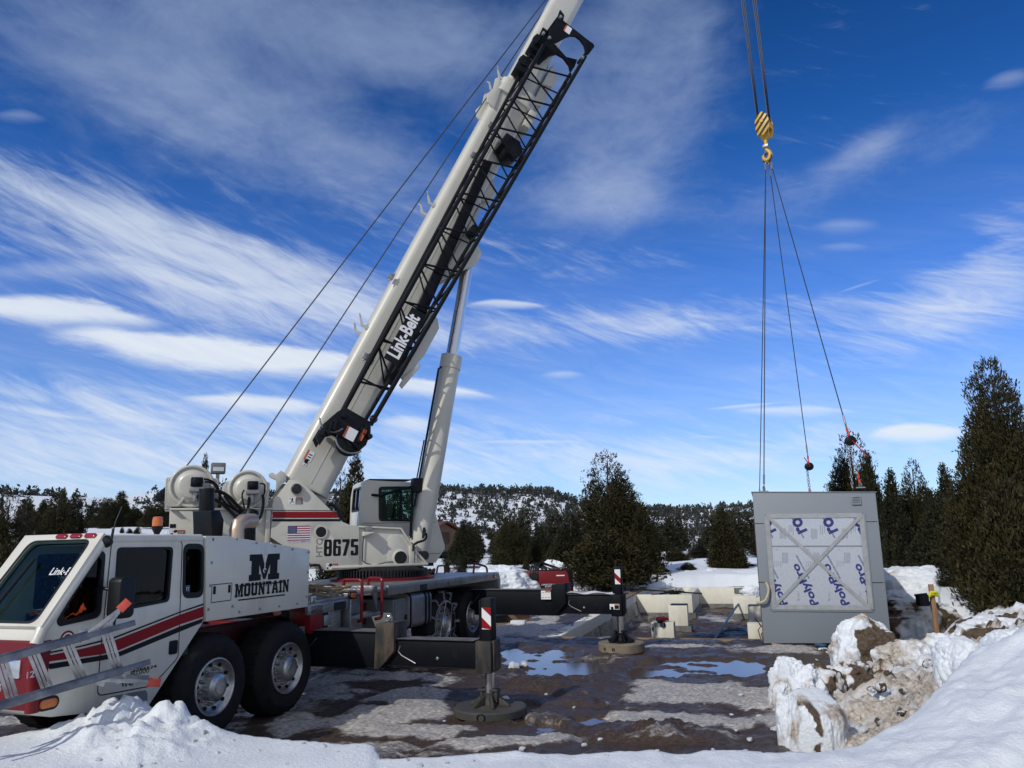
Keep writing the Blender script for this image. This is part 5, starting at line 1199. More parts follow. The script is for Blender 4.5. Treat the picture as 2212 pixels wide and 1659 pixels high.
# winches
def winch(cx, cy, rz, sk, far=.30):
    w = .46
    c = Q(*z3(cx, cy), w); R = rz*.19842*12.9/_F*1.0
    pl = rpoly([(c[0]-1.12*R, c[1]-.95*R), (c[0]+1.05*R, c[1]-.95*R), (c[0]+1.12*R, c[1]+.36*R), (c[0]+.9*R, c[1]+.40*R), (c[0]+.75*R, c[1]+.66*R), (c[0]+.42*R, c[1]+.92*R), (c[0], c[1]+R), (c[0]-.42*R, c[1]+.92*R), (c[0]-.75*R, c[1]+.66*R), (c[0]-.9*R, c[1]+.42*R), (c[0]-1.15*R, c[1]+.40*R)], .05)
    wi = MB().prism(pl, nz, w, w-.04).prism(pl, nz, -w, -w+.04)
    wi.box(-w, w, c[0]-1.12*R, c[0]-1.05*R, c[1]-.9*R, c[1]+.38*R)
    wi.torus((w+.01, c[0], c[1]), (1, 0, 0), .93*R, .03, 40, 8)
    W = sp('winch', wi, M['white2'], bevel=.008)
    sp('winch_bell', MB().lathe([(.78*R, 0), (.76*R, .03), (.60*R, .05), (.55*R, .07), (.40*R, .08)], (w, c[0], c[1]), (1, 0, 0), 36), M['white2'], W)
    sp('rope_drum', MB().lathe([(.86*R, -w+.05), (.86*R, -w+.07), (.72*R, -w+.08), (.72*R, w-.08), (.86*R, w-.07), (.86*R, w-.05)], (0, c[0], c[1]), (1, 0, 0), 40), M['rope'], W)
    m_ = MB(); mx = c[0]+.18*R; m_.box(w+.07, w+.24, mx-.25*R, mx+.28*R, c[1]-.05*R, c[1]+.38*R).lathe([(.22*R, .05), (.20*R, .26), (.12*R, .28)], (w, mx, c[1]+.18*R), (1, 0, 0), 18)
    sp('hydraulic_motor', m_, M['blackc'], W, bevel=.02)
    sp('motor_block', MB().box(w+.05, w+.22, mx-.30*R, mx+.36*R, c[1]-.30*R, c[1]-.06*R).lathe([(.05, 0), (.05, -.18)], (w+.12, mx, c[1]-.25*R), (0, 0, 1), 12), M['steel'], W, bevel=.012)
    sp('winch_rib', MB().prism([(c[0]-.60*R, c[1]-.92*R), (c[0]-.48*R, c[1]-.92*R), (c[0]-.10*R, c[1]-.30*R), (c[0]-.20*R, c[1]-.26*R)], nz, w+.05, w-.01), M['white2'], W, bevel=.008)
    sp('winch_plate', MB().prism(rrect(c[0]-1.0*R, c[0]-.66*R, c[1]+.18*R, c[1]+.32*R, .01), nz, w+.006, w).prism(rrect(c[0]-.1*R, c[0]+.3*R, c[1]-.72*R, c[1]-.60*R, .005), nz, w+.08, w), M['steel'], W)
    return c, R
wc1, wr1 = winch(430, 372, 232, 0); wc2, wr2 = winch(1040, 404, 212, 0)
sp('winch_stand', MB().box(-.44, .44, wc1[0]-.4, wc1[0]-.3, rear[0][1], wc1[1]).box(-.44, .44, wc1[0]+.25, wc1[0]+.35, rear[0][1], wc1[1]-.1).box(-.44, .44, wc2[0]-.3, wc2[0]-.2, rear[0][1], wc2[1]).box(-.44, .44, wc2[0]+.2, wc2[0]+.3, rear[0][1], wc2[1]), M['white2'], bevel=.01)
hs = MB()
def hose(pts, w, r=.026):
    P = [(w+dw, *Q(*z3(x, y), w)) for (x, y), dw in zip(pts, np.linspace(.16, .0, len(pts)))]
    P = [Vector(p) for p in P]; out = []
    for i in range(len(P)-1):
        p0, p1, p2, p3 = P[max(i-1, 0)], P[i], P[i+1], P[min(i+2, len(P)-1)]
        for t in np.linspace(0, 1, 6)[:-1]:
            out.append(.5*((2*p1)+(p2-p0)*t+(2*p0-5*p1+4*p2-p3)*t*t+(3*p1-p0-3*p2+p3)*t**3))
    hs.tube(out+[P[-1]], r, 7)
hose([(560, 300), (640, 320), (700, 370), (725, 430), (730, 520)], W0, .018); hose([(570, 330), (650, 345), (700, 400), (760, 520), (850, 600), (960, 660)], W0, .018)
hose([(630, 425), (740, 440), (830, 490), (900, 560), (980, 640), (1040, 700)], W0, .03); hose([(480, 490), (560, 495), (650, 510), (740, 555), (830, 630), (920, 720), (960, 760)], W0, .03)
hose([(1190, 470), (1200, 560), (1180, 680), (1140, 750), (1090, 800)], W0, .026); hose([(1045, 500), (1040, 580), (1030, 660), (1010, 720)], W0, .024)
hose([(990, 420), (970, 470), (985, 560), (1000, 640), (960, 680), (900, 690)], W0, .014); hose([(1160, 350), (1215, 360), (1218, 430), (1205, 480)], W0, .014); hose([(780, 480), (840, 560), (920, 640), (1010, 690)], W0, .022)
sp('hydraulic_hose', hs, M['hose'])
p = Q(*z3(712, 250), .1); mb = MB().tube([(.1, p[0], rear[0][1]), (.1, p[0], Q(*z3(712, 205), .1)[1])], .03, 10); lp = sp('lamp_post', mb, M['white2'])
p2 = Q(*z3(716, 182), .1); sp('work_lamp', MB().box(.0, .2, p2[0]-.12, p2[0]+.12, p2[1]-.09, p2[1]+.10), M['greyint'], lp, bevel=.015); sp('lamp_glass', MB().box(.2, .206, p2[0]-.09, p2[0]+.09, p2[1]-.05, p2[1]+.02), M['chrome'], lp)
# boom foot lugs behind the pivot
mb = MB()
for w_ in (.34, -.34):
    l = [Q(*z3(*p), w_) for p in ((1265, 240), (1300, 222), (1345, 250), (1395, 200), (1450, 235), (1460, 320), (1400, 350), (1370, 420), (1345, 430), (1350, 310), (1275, 275))]
    mb.prism(l, nz, w_+.03, w_-.03)
sp('boom_foot_lug', mb, M['white2'], bevel=.006)
sp('frame_hose', MB().tube([(W0-.1, *Q(*z4(p[0], p[1]), W0-.1)) for p in ((545, 560), (600, 590), (640, 630), (665, 690), (690, 760))], .035, 8).tube([(W0+.02, *Q(*z4(p[0], p[1]), W0)) for p in ((330, 1245), (370, 1228), (430, 1232), (445, 1270), (455, 1340))], .022, 8), M['hose'])
p = Q(*z4(958, 870), W0)
sl = sp('work_lamp', MB().box(W0-.03, W0+.12, p[0]-.06, p[0]+.06, p[1]-.005, p[1]+.10), M['steel'], bevel=.01)
sp('lamp_bracket', MB().prism([(p[0]-.10, p[1]-.08), (p[0]-.10, p[1]), (p[0]+.10, p[1]), (p[0]+.10, p[1]-.02)], nz, W0+.14, W0-.03), M['white2'], sl, bevel=.01)
mb = MB(); mb.tube([(W0-.01, *Q(*z4(x, y), W0)) for x, y in ((922, 905), (912, 1000), (905, 1180), (935, 1205), (1030, 1235), (1180, 1195), (1260, 1195))], .008, 5); sp('lamp_cable', mb, M['hose'])
p3 = [Q(*z4(x, y), W0+.05) for x, y in ((1457, 1080), (1460, 1010), (1500, 985), (1580, 960), (1602, 930), (1598, 880))]
sp('crane_mirror', MB().tube(rpoly3([(W0+.05, *p) for p in p3], .06), .022, 8).prism([Q(*z4(*p), W0+.05) for p in ((1580, 820), (1590, 860), (1580, 900), (1568, 940), (1572, 880))], nz, W0+.10, W0-.05), M['hose'])

# ---- operator's cab ---------------------------------------------------
OW0, OW1 = -.64, -1.52
oc = [Q(*z4(*p), OW0) for p in ((868, 790), (880, 470), (905, 330), (950, 305), (1460, 330), (1560, 395), (1662, 545), (1800, 1010), (1800, 1055), (1700, 1205), (1545, 1205), (1480, 1100), (1330, 820))]
ow = rpoly([Q(*z4(*p), OW0) for p in ((1088, 382), (1555, 378), (1590, 560), (1555, 752), (1090, 748))], .07)
mb = MB().prism(oc, nz, OW0, OW0-.05, holes=[ow]).prism(oc, nz, OW1, OW1+.05, holes=[ow])
rear_a = (oc[0][0], oc[1][0]); 
def rearfn(u, v, t):                                       # u across, v height; follows the leaning rear wall
    k = (v-oc[0][1])/(oc[2][1]-oc[0][1]); return (u, oc[0][0]+(oc[2][0]-oc[0][0])*k+t, v)
rw = rpoly([(OW0-.08, oc[0][1]+.28), (OW0-.08, oc[2][1]-.09), (OW1+.10, oc[2][1]-.09), (OW1+.10, oc[0][1]+.28)], .06)
mb.prism([(OW0-.049, oc[0][1]-.3), (OW0-.049, oc[2][1]), (OW1+.049, oc[2][1]), (OW1+.049, oc[0][1]-.3)], rearfn, 0, .05, holes=[rw])
mb.prism([oc[2], oc[3], oc[4], oc[5], (oc[5][0]-.04, oc[5][1]-.02), (oc[4][0], oc[4][1]-.05), (oc[3][0], oc[3][1]-.05), (oc[2][0]+.05, oc[2][1]-.04)], nz, OW0-.049, OW1+.049)
mb.prism([oc[7], oc[8], oc[9], oc[10], oc[11], (oc[11][0]+.05, oc[11][1]+.02), (oc[10][0], oc[10][1]+.06), (oc[9][0]-.03, oc[9][1]+.06), (oc[8][0]-.05, oc[8][1])], nz, OW0-.049, OW1+.049)
mb.box(OW1+.049, OW0-.049, oc[0][0]+.05, oc[8][0]-.1, oc[0][1]-.12, oc[0][1]-.08)
oco = sp('operator_cab', mb, M['white'], bevel=.03, seg=3)
sp('side_window', MB().prism(ow, nz, OW0-.02, OW0-.028), M['glassg'], oco)
sp('far_window', MB().prism(ow, nz, OW1+.02, OW1+.028), M['glassg'], oco)
sp('rear_window', MB().prism(rw, rearfn, .018, .026), M['skyglass'], oco)
c_ = Vector((sum(p[0] for p in ow)/len(ow), sum(p[1] for p in ow)/len(ow)))
wf = MB().prism([tuple(c_+(Vector(p)-c_)*1.03) for p in ow], nz, OW0+.008, OW0-.03, holes=[[tuple(c_+(Vector(p)-c_)*.92) for p in ow]])
xm = Q(*z4(1325, 500), OW0); wf.box(OW0-.03, OW0+.006, xm[0]-.018, xm[0]+.018, ow[0][1]-.9 if False else min(p[1] for p in ow), max(p[1] for p in ow))
sp('window_seal', wf, M['hose'], oco)
g0, g1 = min(p[0] for p in ow)+.03, xm[0]; h0, h1 = min(p[1] for p in ow)+.03, max(p[1] for p in ow)-.05
gr = MB()
for k in range(10): a = g0+(g1-g0)*(k+.5)/10; gr.box(OW0-.034, OW0-.030, a-.003, a+.003, h0, h1)
for k in range(15): a = h0+(h1-h0)*(k+.5)/15; gr.box(OW0-.034, OW0-.030, g0, g1, a-.003, a+.003)
sp('window_grille', gr, M['hose'], oco)
cr_ = Vector((sum(p[0] for p in rw)/len(rw), sum(p[1] for p in rw)/len(rw)))
wf = MB().prism([tuple(cr_+(Vector(p)-cr_)*1.05) for p in rw], rearfn, -.008, .03, holes=[[tuple(cr_+(Vector(p)-cr_)*.90) for p in rw]])
wf.prism([(cr_.x-.02, rw[0][1]-.5 if False else min(p[1] for p in rw)), (cr_.x+.02, min(p[1] for p in rw)), (cr_.x+.02, max(p[1] for p in rw)), (cr_.x-.02, max(p[1] for p in rw))], rearfn, -.006, .03)
sp('rear_window_seal', wf, M['hose'], oco)
fw = [(OW0-.06, 0), (OW1+.06, 0)]
d0, d1 = Vector(oc[5]), Vector(oc[7]); mb = MB().add([(OW0-.05, d0.x, d0.y), (OW1+.05, d0.x, d0.y), (OW1+.05, d1.x, d1.y), (OW0-.05, d1.x, d1.y)], [(0, 1, 2, 3)]); sp('front_window', mb, M['glassg'], oco, flat=True)
mb = MB().box(OW0-.65, OW0-.15, .2, .62, 1.95, 2.42).prism([(.18, 2.42), (.34, 2.40), (.26, 3.05), (.12, 3.05)], nz, OW0-.62, OW0-.18); sp('operator_seat', mb, M['darkint'], oco, bevel=.04)
mb = MB().box(OW0-.5, OW0-.1, oc[3][0]+.08, oc[4][0]-.02, oc[3][1]+.01, oc[3][1]+.035); sp('roof_wiper', mb, M['hose'], oco, bevel=.008)
seam_ = MB(); a, b = Q(*z4(910, 775), OW0), Q(*z4(1700, 768), OW0); seam_.box(OW0, OW0+.004, a[0], b[0], a[1]-.006, a[1]+.006); a, b = Q(*z4(1560, 1108), OW0), Q(*z4(1750, 1105), OW0); seam_.box(OW0, OW0+.004, a[0], b[0], a[1]-.006, a[1]+.006)
sp('cab_seam', seam_, M['greyint'], oco)
sp('cab_mirror', MB().tube(rpoly3([(OW1-.05, *Q(*z4(600, 650), OW1)), (OW1-.05, *Q(*z4(596, 530), OW1)), (OW1-.05, *Q(*z4(575, 530), OW1)), (OW1-.05, *Q(*z4(575, 600), OW1))], .04), .02, 8), M['steel'], oco)
p = Q(*z4(1780, 1120), OW0-.2); sp('cab_bumper', MB().box(OW0-.35, OW0-.05, p[0]-.08, p[0]+.06, p[1]-.07, p[1]+.07), M['hose'], oco, bevel=.02)
p = Q(*z4(1640, 1230), OW0-.1); sp('cab_mount', MB().box(OW1+.2, OW0-.05, p[0]-.1, p[0]+.06, 1.60, 1.80).box(OW0-.1, -.3, -.1, .3, 1.70, 1.80), M['blackc'], oco)

# ---- boom ------------------------------------------------------------
def bsec(hw, t0, t1, r0, r1, n=5):                          # rounded box: r0 lower corners, r1 upper corners
    p = []
    for cx, cz, a0, r in ((hw-r1, t1-r1, 0, r1), (-hw+r1, t1-r1, 90, r1), (-hw+r0, t0+r0, 180, r0), (hw-r0, t0+r0, 270, r0)):
        for k in range(n+1):
            a = rad(a0+90*k/n); p.append((cx+r*math.cos(a), cz+r*math.sin(a)))
    return p
along = lambda u, v, t: (u, t, v)
BT0, BT1 = -.52, .36
u_end = BQ(1104, 172, .33)[0]
boom = bp_('boom_base', MB().prism(bsec(.33, BT0, BT1, .20, .16, 7), along, .10, u_end), M['white2'])
bp_('foot_plate', MB().prism(bsec(.345, BT0-.01, BT1+.01, .20, .16), along, .085, .16).prism([(.02, -.22), (.25, -.62), (-.05, -.52)], lambda u, v, t: (t, u, v), .18, -.18), M['white2'], boom, bevel=.006)
bp_('weld_seam', MB().box(.329, .336, .18, u_end, -.125, -.105).box(-.336, -.329, .18, u_end, -.125, -.105), M['white2'], boom)
u_tip = 24.6
b2 = bp_('boom_section', MB().prism(bsec(.28, -.45, .28, .17, .14), along, u_end-.5, 18.), M['white2'])
bp_('boom_section', MB().prism(bsec(.235, -.38, .21, .14, .12), along, 17.5, u_tip), M['white2'])
bp_('boom_collar', MB().prism(bsec(.40, BT0-.07, BT1+.06, .22, .18), along, u_end-.42, u_end-.22).prism(bsec(.37, BT0-.04, BT1+.03, .2, .16), along, u_end-.22, u_end).box(-.42, .42, u_end-.9, u_end-.42, BT0-.16, BT0+.02), M['white2'], boom, bevel=.01)
mb = MB()
for s_ in (-1, 1):
    mb.prism([(u_end-.95, BT1-.14), (u_end-.35, BT1-.06), (u_end-.15, BT1+.10), (u_end-.25, BT1+.16), (u_end-.5, BT1+.10), (u_end-.75, BT1+.16), (u_end-.9, BT1+.06)], lambda u, v, t: (t, u, v), s_*.36, s_*.31)
bp_('wear_pad_bracket', mb, M['white2'], boom, bevel=.005)
# rope guides standing on the upper face, latches on the side
for px, py in ((803, 722), (935, 454), (1128, 215)):
    u = BQ(px, py, .1)[0]
    for s_ in (-.25, .27):
        mb = MB().prism([(u-.02, BT1-.06), (u+.05, BT1-.04), (u+.03, BT1+.08), (u+.16, BT1+.20), (u+.14, BT1+.22), (u-.02, BT1+.11)], lambda a, b, t: (t, a, b), s_+.012, s_-.012)
        mb.tube([(s_, u+.14, BT1+.2), (s_*1.25, u+.17, BT1+.25)], .012, 6); bp_('rope_guide', mb, M['white2'], boom)
for px, py in ((790, 770), (1022, 335), (845, 598), (1060, 270)):
    u, t = BQ(px, py, .34); bp_('boom_latch', MB().box(.30, .38, u-.06, u+.06, t-.05, t+.05).tube([(.36, u-.12, t+.02), (.36, u+.10, t-.04)], .014, 6), M['steel'], boom, bevel=.008)
def bdecal(px, py, w_, h_, mi):
    u, t = BQ(px, py, .338); mb = MB()
    P4 = lambda a0, a1, c0, c1, m_, d: mb.add([(.3365+d, u+a, t+c) for a, c in ((a0, c0), (a1, c0), (a1, c1), (a0, c1))], [(0, 1, 2, 3)], m_)
    P4(-w_, w_, -h_, h_, 0, .0)
    if mi == 0: P4(-w_, w_, h_*.5, h_, 1, .001)
    else: P4(-w_*.1, w_, -h_*.9, h_*.9, 2, .001)
    for k in range(3): P4(-w_*.8+k*w_*.5, -w_*.6+k*w_*.5, -h_*.7, h_*.3, 2, .0015)
    bp_('warning_decal', mb, [M['decal_white'], M['decal_orange'], M['decal_black']], boom, flat=True)
bdecal(668, 985, .10, .07, 0); bdecal(660, 999, .06, .035, 1)
# brackets under the boom, lift cylinder
cb = BQ(1012, 560, 0)
bp_('cylinder_bracket', MB().prism([(cb[0]-.9, BT0+.02), (cb[0]-.15, cb[1]-.16), (cb[0]+.15, cb[1]-.16), (cb[0]+.45, BT0-.12), (cb[0]+1.2, BT0+.02)], lambda a, b, t: (t, a, b), .27, .19).prism([(cb[0]-.9, BT0+.02), (cb[0]-.15, cb[1]-.16), (cb[0]+.15, cb[1]-.16), (cb[0]+.45, BT0-.12), (cb[0]+1.2, BT0+.02)], lambda a, b, t: (t, a, b), -.19, -.27), M['white2'], boom, bevel=.008)
c0, c1, c2 = Q(902, 1200), Q(969, 768), Q(1012, 560)
d_ = Vector((c2[0]-c0[0], c2[1]-c0[1])); dl = d_.length; d_.normalize()
k1 = Vector((c1[0]-c0[0], c1[1]-c0[1])).length
cyl = sp('lift_cylinder', MB().lathe([(.10, -.15), (.20, -.08), (.205, 0), (.205, k1-.3), (.222, k1-.28), (.222, k1), (.15, k1+.01)], (0, c0[0], c0[1]), (0, d_.x, d_.y), 36), M['white2'])
sp('cylinder_rod', MB().lathe([(.128, k1), (.128, dl)], (0, c0[0], c0[1]), (0, d_.x, d_.y), 28), M['rod'], cyl)
sp('rod_eye', MB().lathe([(.17, -.26), (.17, .26)], (0, c2[0], c2[1]), (1, 0, 0), 24), M['white2'], cyl)
nx_ = Vector((-d_.y, d_.x))
pt = lambda k, o, w: (w, c0[0]+d_.x*k+nx_.x*o, c0[1]+d_.y*k+nx_.y*o)
sp('cylinder_line', MB().tube([pt(.9, .25, .06), pt(k1-.35, .25, .06), pt(k1-.30, .20, .06)], .022, 8).tube([pt(1.4, .27, -.05), pt(k1*.55, .26, -.05)], .014, 6), M['blackc'], cyl)
sp('holding_valve', MB().box(-.1, .12, c0[0]+d_.x*1.35+nx_.x*.24-.12, c0[0]+d_.x*1.35+nx_.x*.24+.06, c0[1]+d_.y*1.35-.12, c0[1]+d_.y*1.35+.16).tube([pt(1.3, .3, -.1), pt(1.2, .55, -.3), pt(1.05, .8, -.5), pt(1.05, 1.0, -.7)], .03, 7).tube([pt(1.3, .33, -.05), pt(.9, .28, 0), pt(.3, .23, .1)], .028, 8), M['blackc'], cyl, bevel=.01)
sp('cylinder_pin', MB().lathe([(.09, -.45), (.09, .45)], (0, c0[0], c0[1]), (1, 0, 0), 20), M['ring'], cyl)

# ---- lattice jib stowed along the boom ---------------------------------
WN_, WF_ = 1.02, .44
def J(px, py, w): return Vector((w, *BQ(px, py, w)))
# lower (tip) and upper ends of the four chords
NL = (J(733, 902, WN_-.26), J(1174, 98, WN_)); NR = (J(800, 918, WN_-.26), J(1264, 122, WN_))
FL = (J(738, 890, WF_+.06), J(1146, 118, WF_)); FR = (J(784, 916, WF_+.06), J(1232, 160, WF_))
mb = MB()
for a, b in (NL, NR): mb.tube([a, b], .046, 10)
for a, b in (FL, FR): mb.tube([a, b], .040, 10)
jib = bp_('lattice_jib', mb, M['black'])
lc = MB(); NB = 9
lerp = lambda c, t: c[0]+(c[1]-c[0])*t
t0_, t1_ = .08, .93
ts = [t0_+(t1_-t0_)*k/NB for k in range(NB+1)]
for k in range(NB+1):
    t = ts[k]
    lc.tube([lerp(NL, t), lerp(NR, t)], .023, 7); lc.tube([lerp(FL, t), lerp(FR, t)], .018, 7)
    lc.tube([lerp(NL, t), lerp(FL, t)], .018, 7); lc.tube([lerp(NR, t), lerp(FR, t)], .018, 7)
    if k < NB:
        t2 = ts[k+1]; tm = t2-.012
        lc.tube([lerp(NL, tm), lerp(NR, t+.005)], .021, 7)
        lc.tube([lerp(FL, tm), lerp(FR, t+.005)], .018, 7)
        a, b = (t, t2)
        lc.tube([lerp(NR, tm), lerp(FR, t)], .018, 7); lc.tube([lerp(FL, t), lerp(NL, t2)], .018, 7)
bp_('lacing', lc, M['black'], jib)
# the big end: forked head plate with a round bite out of it
hw = WN_+.03
hp = [J(x, y, hw) for x, y in ((1188, 62), (1200, 50), (1209, 22), (1218, 34), (1216, 46), (1272, 90), (1281, 96), (1283, 102), (1271, 118), (1263, 122))]
arc = [J(x, y, hw) for x, y in ((1263, 108), (1260, 98), (1252, 87), (1243, 80), (1232, 79), (1222, 82), (1208, 90), (1190, 98), (1176, 98))]
poly = [(p.y, p.z) for p in hp+arc]
jh = bp_('jib_head', MB().prism(poly, lambda a, b, t: (t, a, b), hw+.03, hw-.02), M['black'], jib, bevel=.006)
hp2 = [J(x, y, WF_+.02) for x, y in ((1146, 118), (1160, 86), (1172, 60), (1180, 66), (1186, 84), (1222, 124), (1246, 130), (1240, 146), (1232, 158), (1228, 142), (1216, 126), (1202, 118), (1186, 122), (1164, 140))]
mb = MB().prism([(p.y, p.z) for p in hp2], lambda a, b, t: (t, a, b), WF_+.05, WF_-.01)
for x, y in ((1205, 40), (1175, 72), (1276, 104)): 
    p = J(x, y, hw); mb.tube([(hw+.02, p.y, p.z), (WF_, p.y, p.z)], .04, 8)
bp_('jib_head_frame', mb, M['black'], jib, bevel=.006)
mb = MB()
for x, y in ((1208, 41), (1184, 86), (1171, 76), (1255, 128)): p = J(x, y, hw); mb.lathe([(.035, 0), (.035, .07), (.02, .08)], (hw+.03, p.y, p.z), (1, 0, 0), 12)
bp_('head_pin', mb, M['steel'], jib)
mb = MB(); p = J(1225, 66, hw)
for (a0, a1, c0_, c1_, mi) in ((-.09, .10, -.08, .05, 0), (-.09, .10, .05, .085, 1)):
    mb.add([(hw+.034, p.y+a, p.z+c) for a, c in ((a0, c0_), (a1, c0_), (a1, c1_), (a0, c1_))], [(0, 1, 2, 3)], mi)
bp_('head_decal', mb, [M['decal_white'], M['decal_orange']], jib, flat=True)
# stowage brackets joining the jib to the boom near its head
mb = MB()
for x, y in ((1150, 105), (1120, 150)):
    p = J(x, y, .36); mb.box(.30, .62, p.y-.22, p.y+.22, p.z-.16, p.z+.10)
    mb.lathe([(.13, 0), (.13, .12)], (.55, p.y+.05, p.z), (1, 0, 0), 16)
p = J(1075, 320, .36); mb.box(.28, .80, p.y-.16, p.y+.16, p.z-.34, p.z+.04).lathe([(.2, 0), (.2, .5)], (.34, p.y-.1, p.z-.26), (1, 0, 0), 18)
p = J(1010, 500, .36); mb.box(.30, .60, p.y-.1, p.y+.1, p.z-.2, p.z)
bp_('jib_bracket', mb, M['blackc'], jib, bevel=.02)
a_, b_ = J(1052, 352, .37), J(840, 830, .37); mid = MB()
dv = (b_-a_); mid.prism([(a_.y, a_.z-.10), (a_.y, a_.z+.10), (b_.y, b_.z+.12), (b_.y, b_.z-.10)], lambda a, b, t: (t, a, b), .46, .335)
bp_('jib_guide_rail', mid, M['black'], jib, bevel=.01)
# sign panel on the lattice
sg = [J(*p, WN_+.03) for p in ((827.6, 780), (855, 794), (913, 684), (881, 666))]
sg = [J(*p, WN_+.03) for p in ((827.6, 774), (857, 792), (919, 682), (889, 664))]
bp_('sign_panel', MB().prism([(p.y, p.z) for p in sg], lambda a, b, t: (t, a, b), WN_+.075, WN_+.062), M['blackc'], jib, bevel=.003)
u0, u1 = J(840, 786, WN_), J(907, 674, WN_); tcz = (sg[0].z+sg[1].z+sg[2].z+sg[3].z)/4
uu0, uu1 = min(p.y for p in sg)+.12, max(p.y for p in sg)-.12
bp_('sign_lettering', MB().text('Link-Belt', lambda u, v, t: (WN_+.079, u, v), uu0, uu1, tcz-.105, tcz+.165, .03), M['decal_white'], jib, flat=True)
# tip: sheave and fork at the lower end
p = J(754, 956, .72); q = J(757, 930, .72)
sh = bp_('jib_sheave', MB().lathe([(.22, -.06), (.25, -.04), (.22, -.01), (.22, .01), (.25, .04), (.22, .06)], p, (1, 0, 0), 40).lathe([(.08, -.1), (.08, .12)], p, (1, 0, 0), 14), M['hose'], jib)
mb = MB()
tipn = [J(*k, .86) for k in ((690, 962), (682, 945), (700, 915), (728, 890), (745, 880), (800, 912), (800, 935), (790, 962), (775, 975), (752, 950), (725, 935), (705, 940))]
mb.prism([(k.y, k.z) for k in tipn], lambda a, b, t: (t, a, b), .90, .84)
mb.prism([(k.y, k.z) for k in tipn], lambda a, b, t: (t, a, b), .54, .48)
for x, y in ((700, 925), (722, 912), (795, 945), (740, 900), (780, 930)): k = J(x, y, .8); mb.tube([(.98, k.y, k.z), (.40, k.y, k.z)], .05, 8)
for x, y in ((704, 930), (716, 926), (728, 918), (782, 945), (792, 930)):
    k = J(x, y, 1.0); mb.prism([(k.y-.12, k.z-.02), (k.y+.12, k.z+.02), (k.y+.10, k.z+.06), (k.y-.10, k.z+.04)], lambda a, b, t: (t, a, b), .99, .92)
jt = bp_('jib_tip', mb, M['blackc'], jib, bevel=.008)
mb = MB(); k = J(722, 890, 1.0); mb.torus((.93, k.y-.1, k.z-.05), (1, 0, 0), .24, .016, 24, 6, a0=1.2, a1=3.6); k = J(745, 950, 1.0); mb.torus((.95, k.y+.12, k.z-.1), (1, 0, 0), .30, .018, 24, 6, a0=1.4, a1=3.4)
bp_('rope_keeper', mb, M['steel'], jib)
mb = MB(); k = J(757, 937, .91)
for (a0, a1, c0_, c1_, mi) in ((-.11, .11, -.11, .07, 0), (-.11, .11, .07, .11, 1)):
    mb.add([(.906, k.y+a, k.z+c) for a, c in ((a0, c0_), (a1, c0_), (a1, c1_), (a0, c1_))], [(0, 1, 2, 3)], mi)
k = J(782, 940, .91); mb.add([(.99, k.y+a, k.z+c) for a, c in ((-.12, -.03), (.1, -.03), (.1, .03), (-.12, .03))], [(0, 1, 2, 3)], 1)
bp_('tip_decal', mb, [M['decal_white'], M['decal_orange']], jib, flat=True)
k = J(807, 905, .9); bp_('tip_ring', MB().torus(k, (1, 0, 0), .06, .018, 16, 6), M['hose'], jib)
# pale offset links hanging below the boom, beyond the lattice
for pts, w in ((((945, 690), (948, 710), (915, 770), (870, 822), (862, 812), (930, 672)), .36), (((905, 786), (908, 792), (880, 826), (868, 840), (862, 832), (872, 815)), .40)):
    L_ = [J(*p, w) for p in pts]; bp_('offset_link', MB().prism([(k.y, k.z) for k in L_], lambda a, b, t: (t, a, b), w+.02, w-.02), M['white2'], boom, bevel=.004)
mb = MB()
for x, y in ((1012, 120), (1090, 330),): pass
for (x, y), r_ in (((1168, 158), .22), ((1152, 205), .20), ((1122, 255), .17), ((1060, 420), .16)):
    u, t = BQ(x, y, .1); bp_('boom_bracket', MB().prism([(u-.35, BT0+.03), (u-.25, BT0-r_), (u+.05, BT0-r_-.03), (u+.3, BT0+.03)], lambda a, b, c: (c, a, b), .24, -.24), M['white2'], boom, bevel=.02)
# boom head with its sheaves, out of the picture but holding the ropes
hd = bp_('boom_head', MB().prism([(u_tip-.5, -.55), (u_tip-.3, .35), (u_tip+.3, .65), (u_tip+.7, .1), (u_tip+.5, -.75), (u_tip, -.9)], lambda a, b, t: (t, a, b), .30, .26).prism([(u_tip-.5, -.55), (u_tip-.3, .35), (u_tip+.3, .65), (u_tip+.7, .1), (u_tip+.5, -.75), (u_tip, -.9)], lambda a, b, t: (t, a, b), -.26, -.30), M['white2'], bevel=.01)
mb = MB()
for k in range(4): mb.lathe([(.26, -.02), (.23, 0), (.26, .02)], (-.18+.12*k, u_tip+.35, -.55), (1, 0, 0), 24).lathe([(.2, -.02), (.18, 0), (.2, .02)], (-.18+.12*k, u_tip+.2, .55), (1, 0, 0), 24)
bp_('head_sheave', mb, M['ring'], hd)
# ropes from the winches up over the boom head
for c, R, (px, py), dy in ((wc1, wr1, (1178, 0), .04), (wc2, wr2, (1190, 0), -.04)):
    w = .02+dy
    e = SUP.inverted() @ (BOOM @ Vector((w, *BQ(px, py, w))))
    s0 = Vector((w, c[0], c[1])); d = (e-s0).normalized(); nrm = Vector((0, -d.z, d.y))
    st_ = s0+nrm*.80*R; e2 = e+(e-st_)*1.0
    sp('hoist_rope', MB().tube([st_, e2], .014, 6), M['rope'])

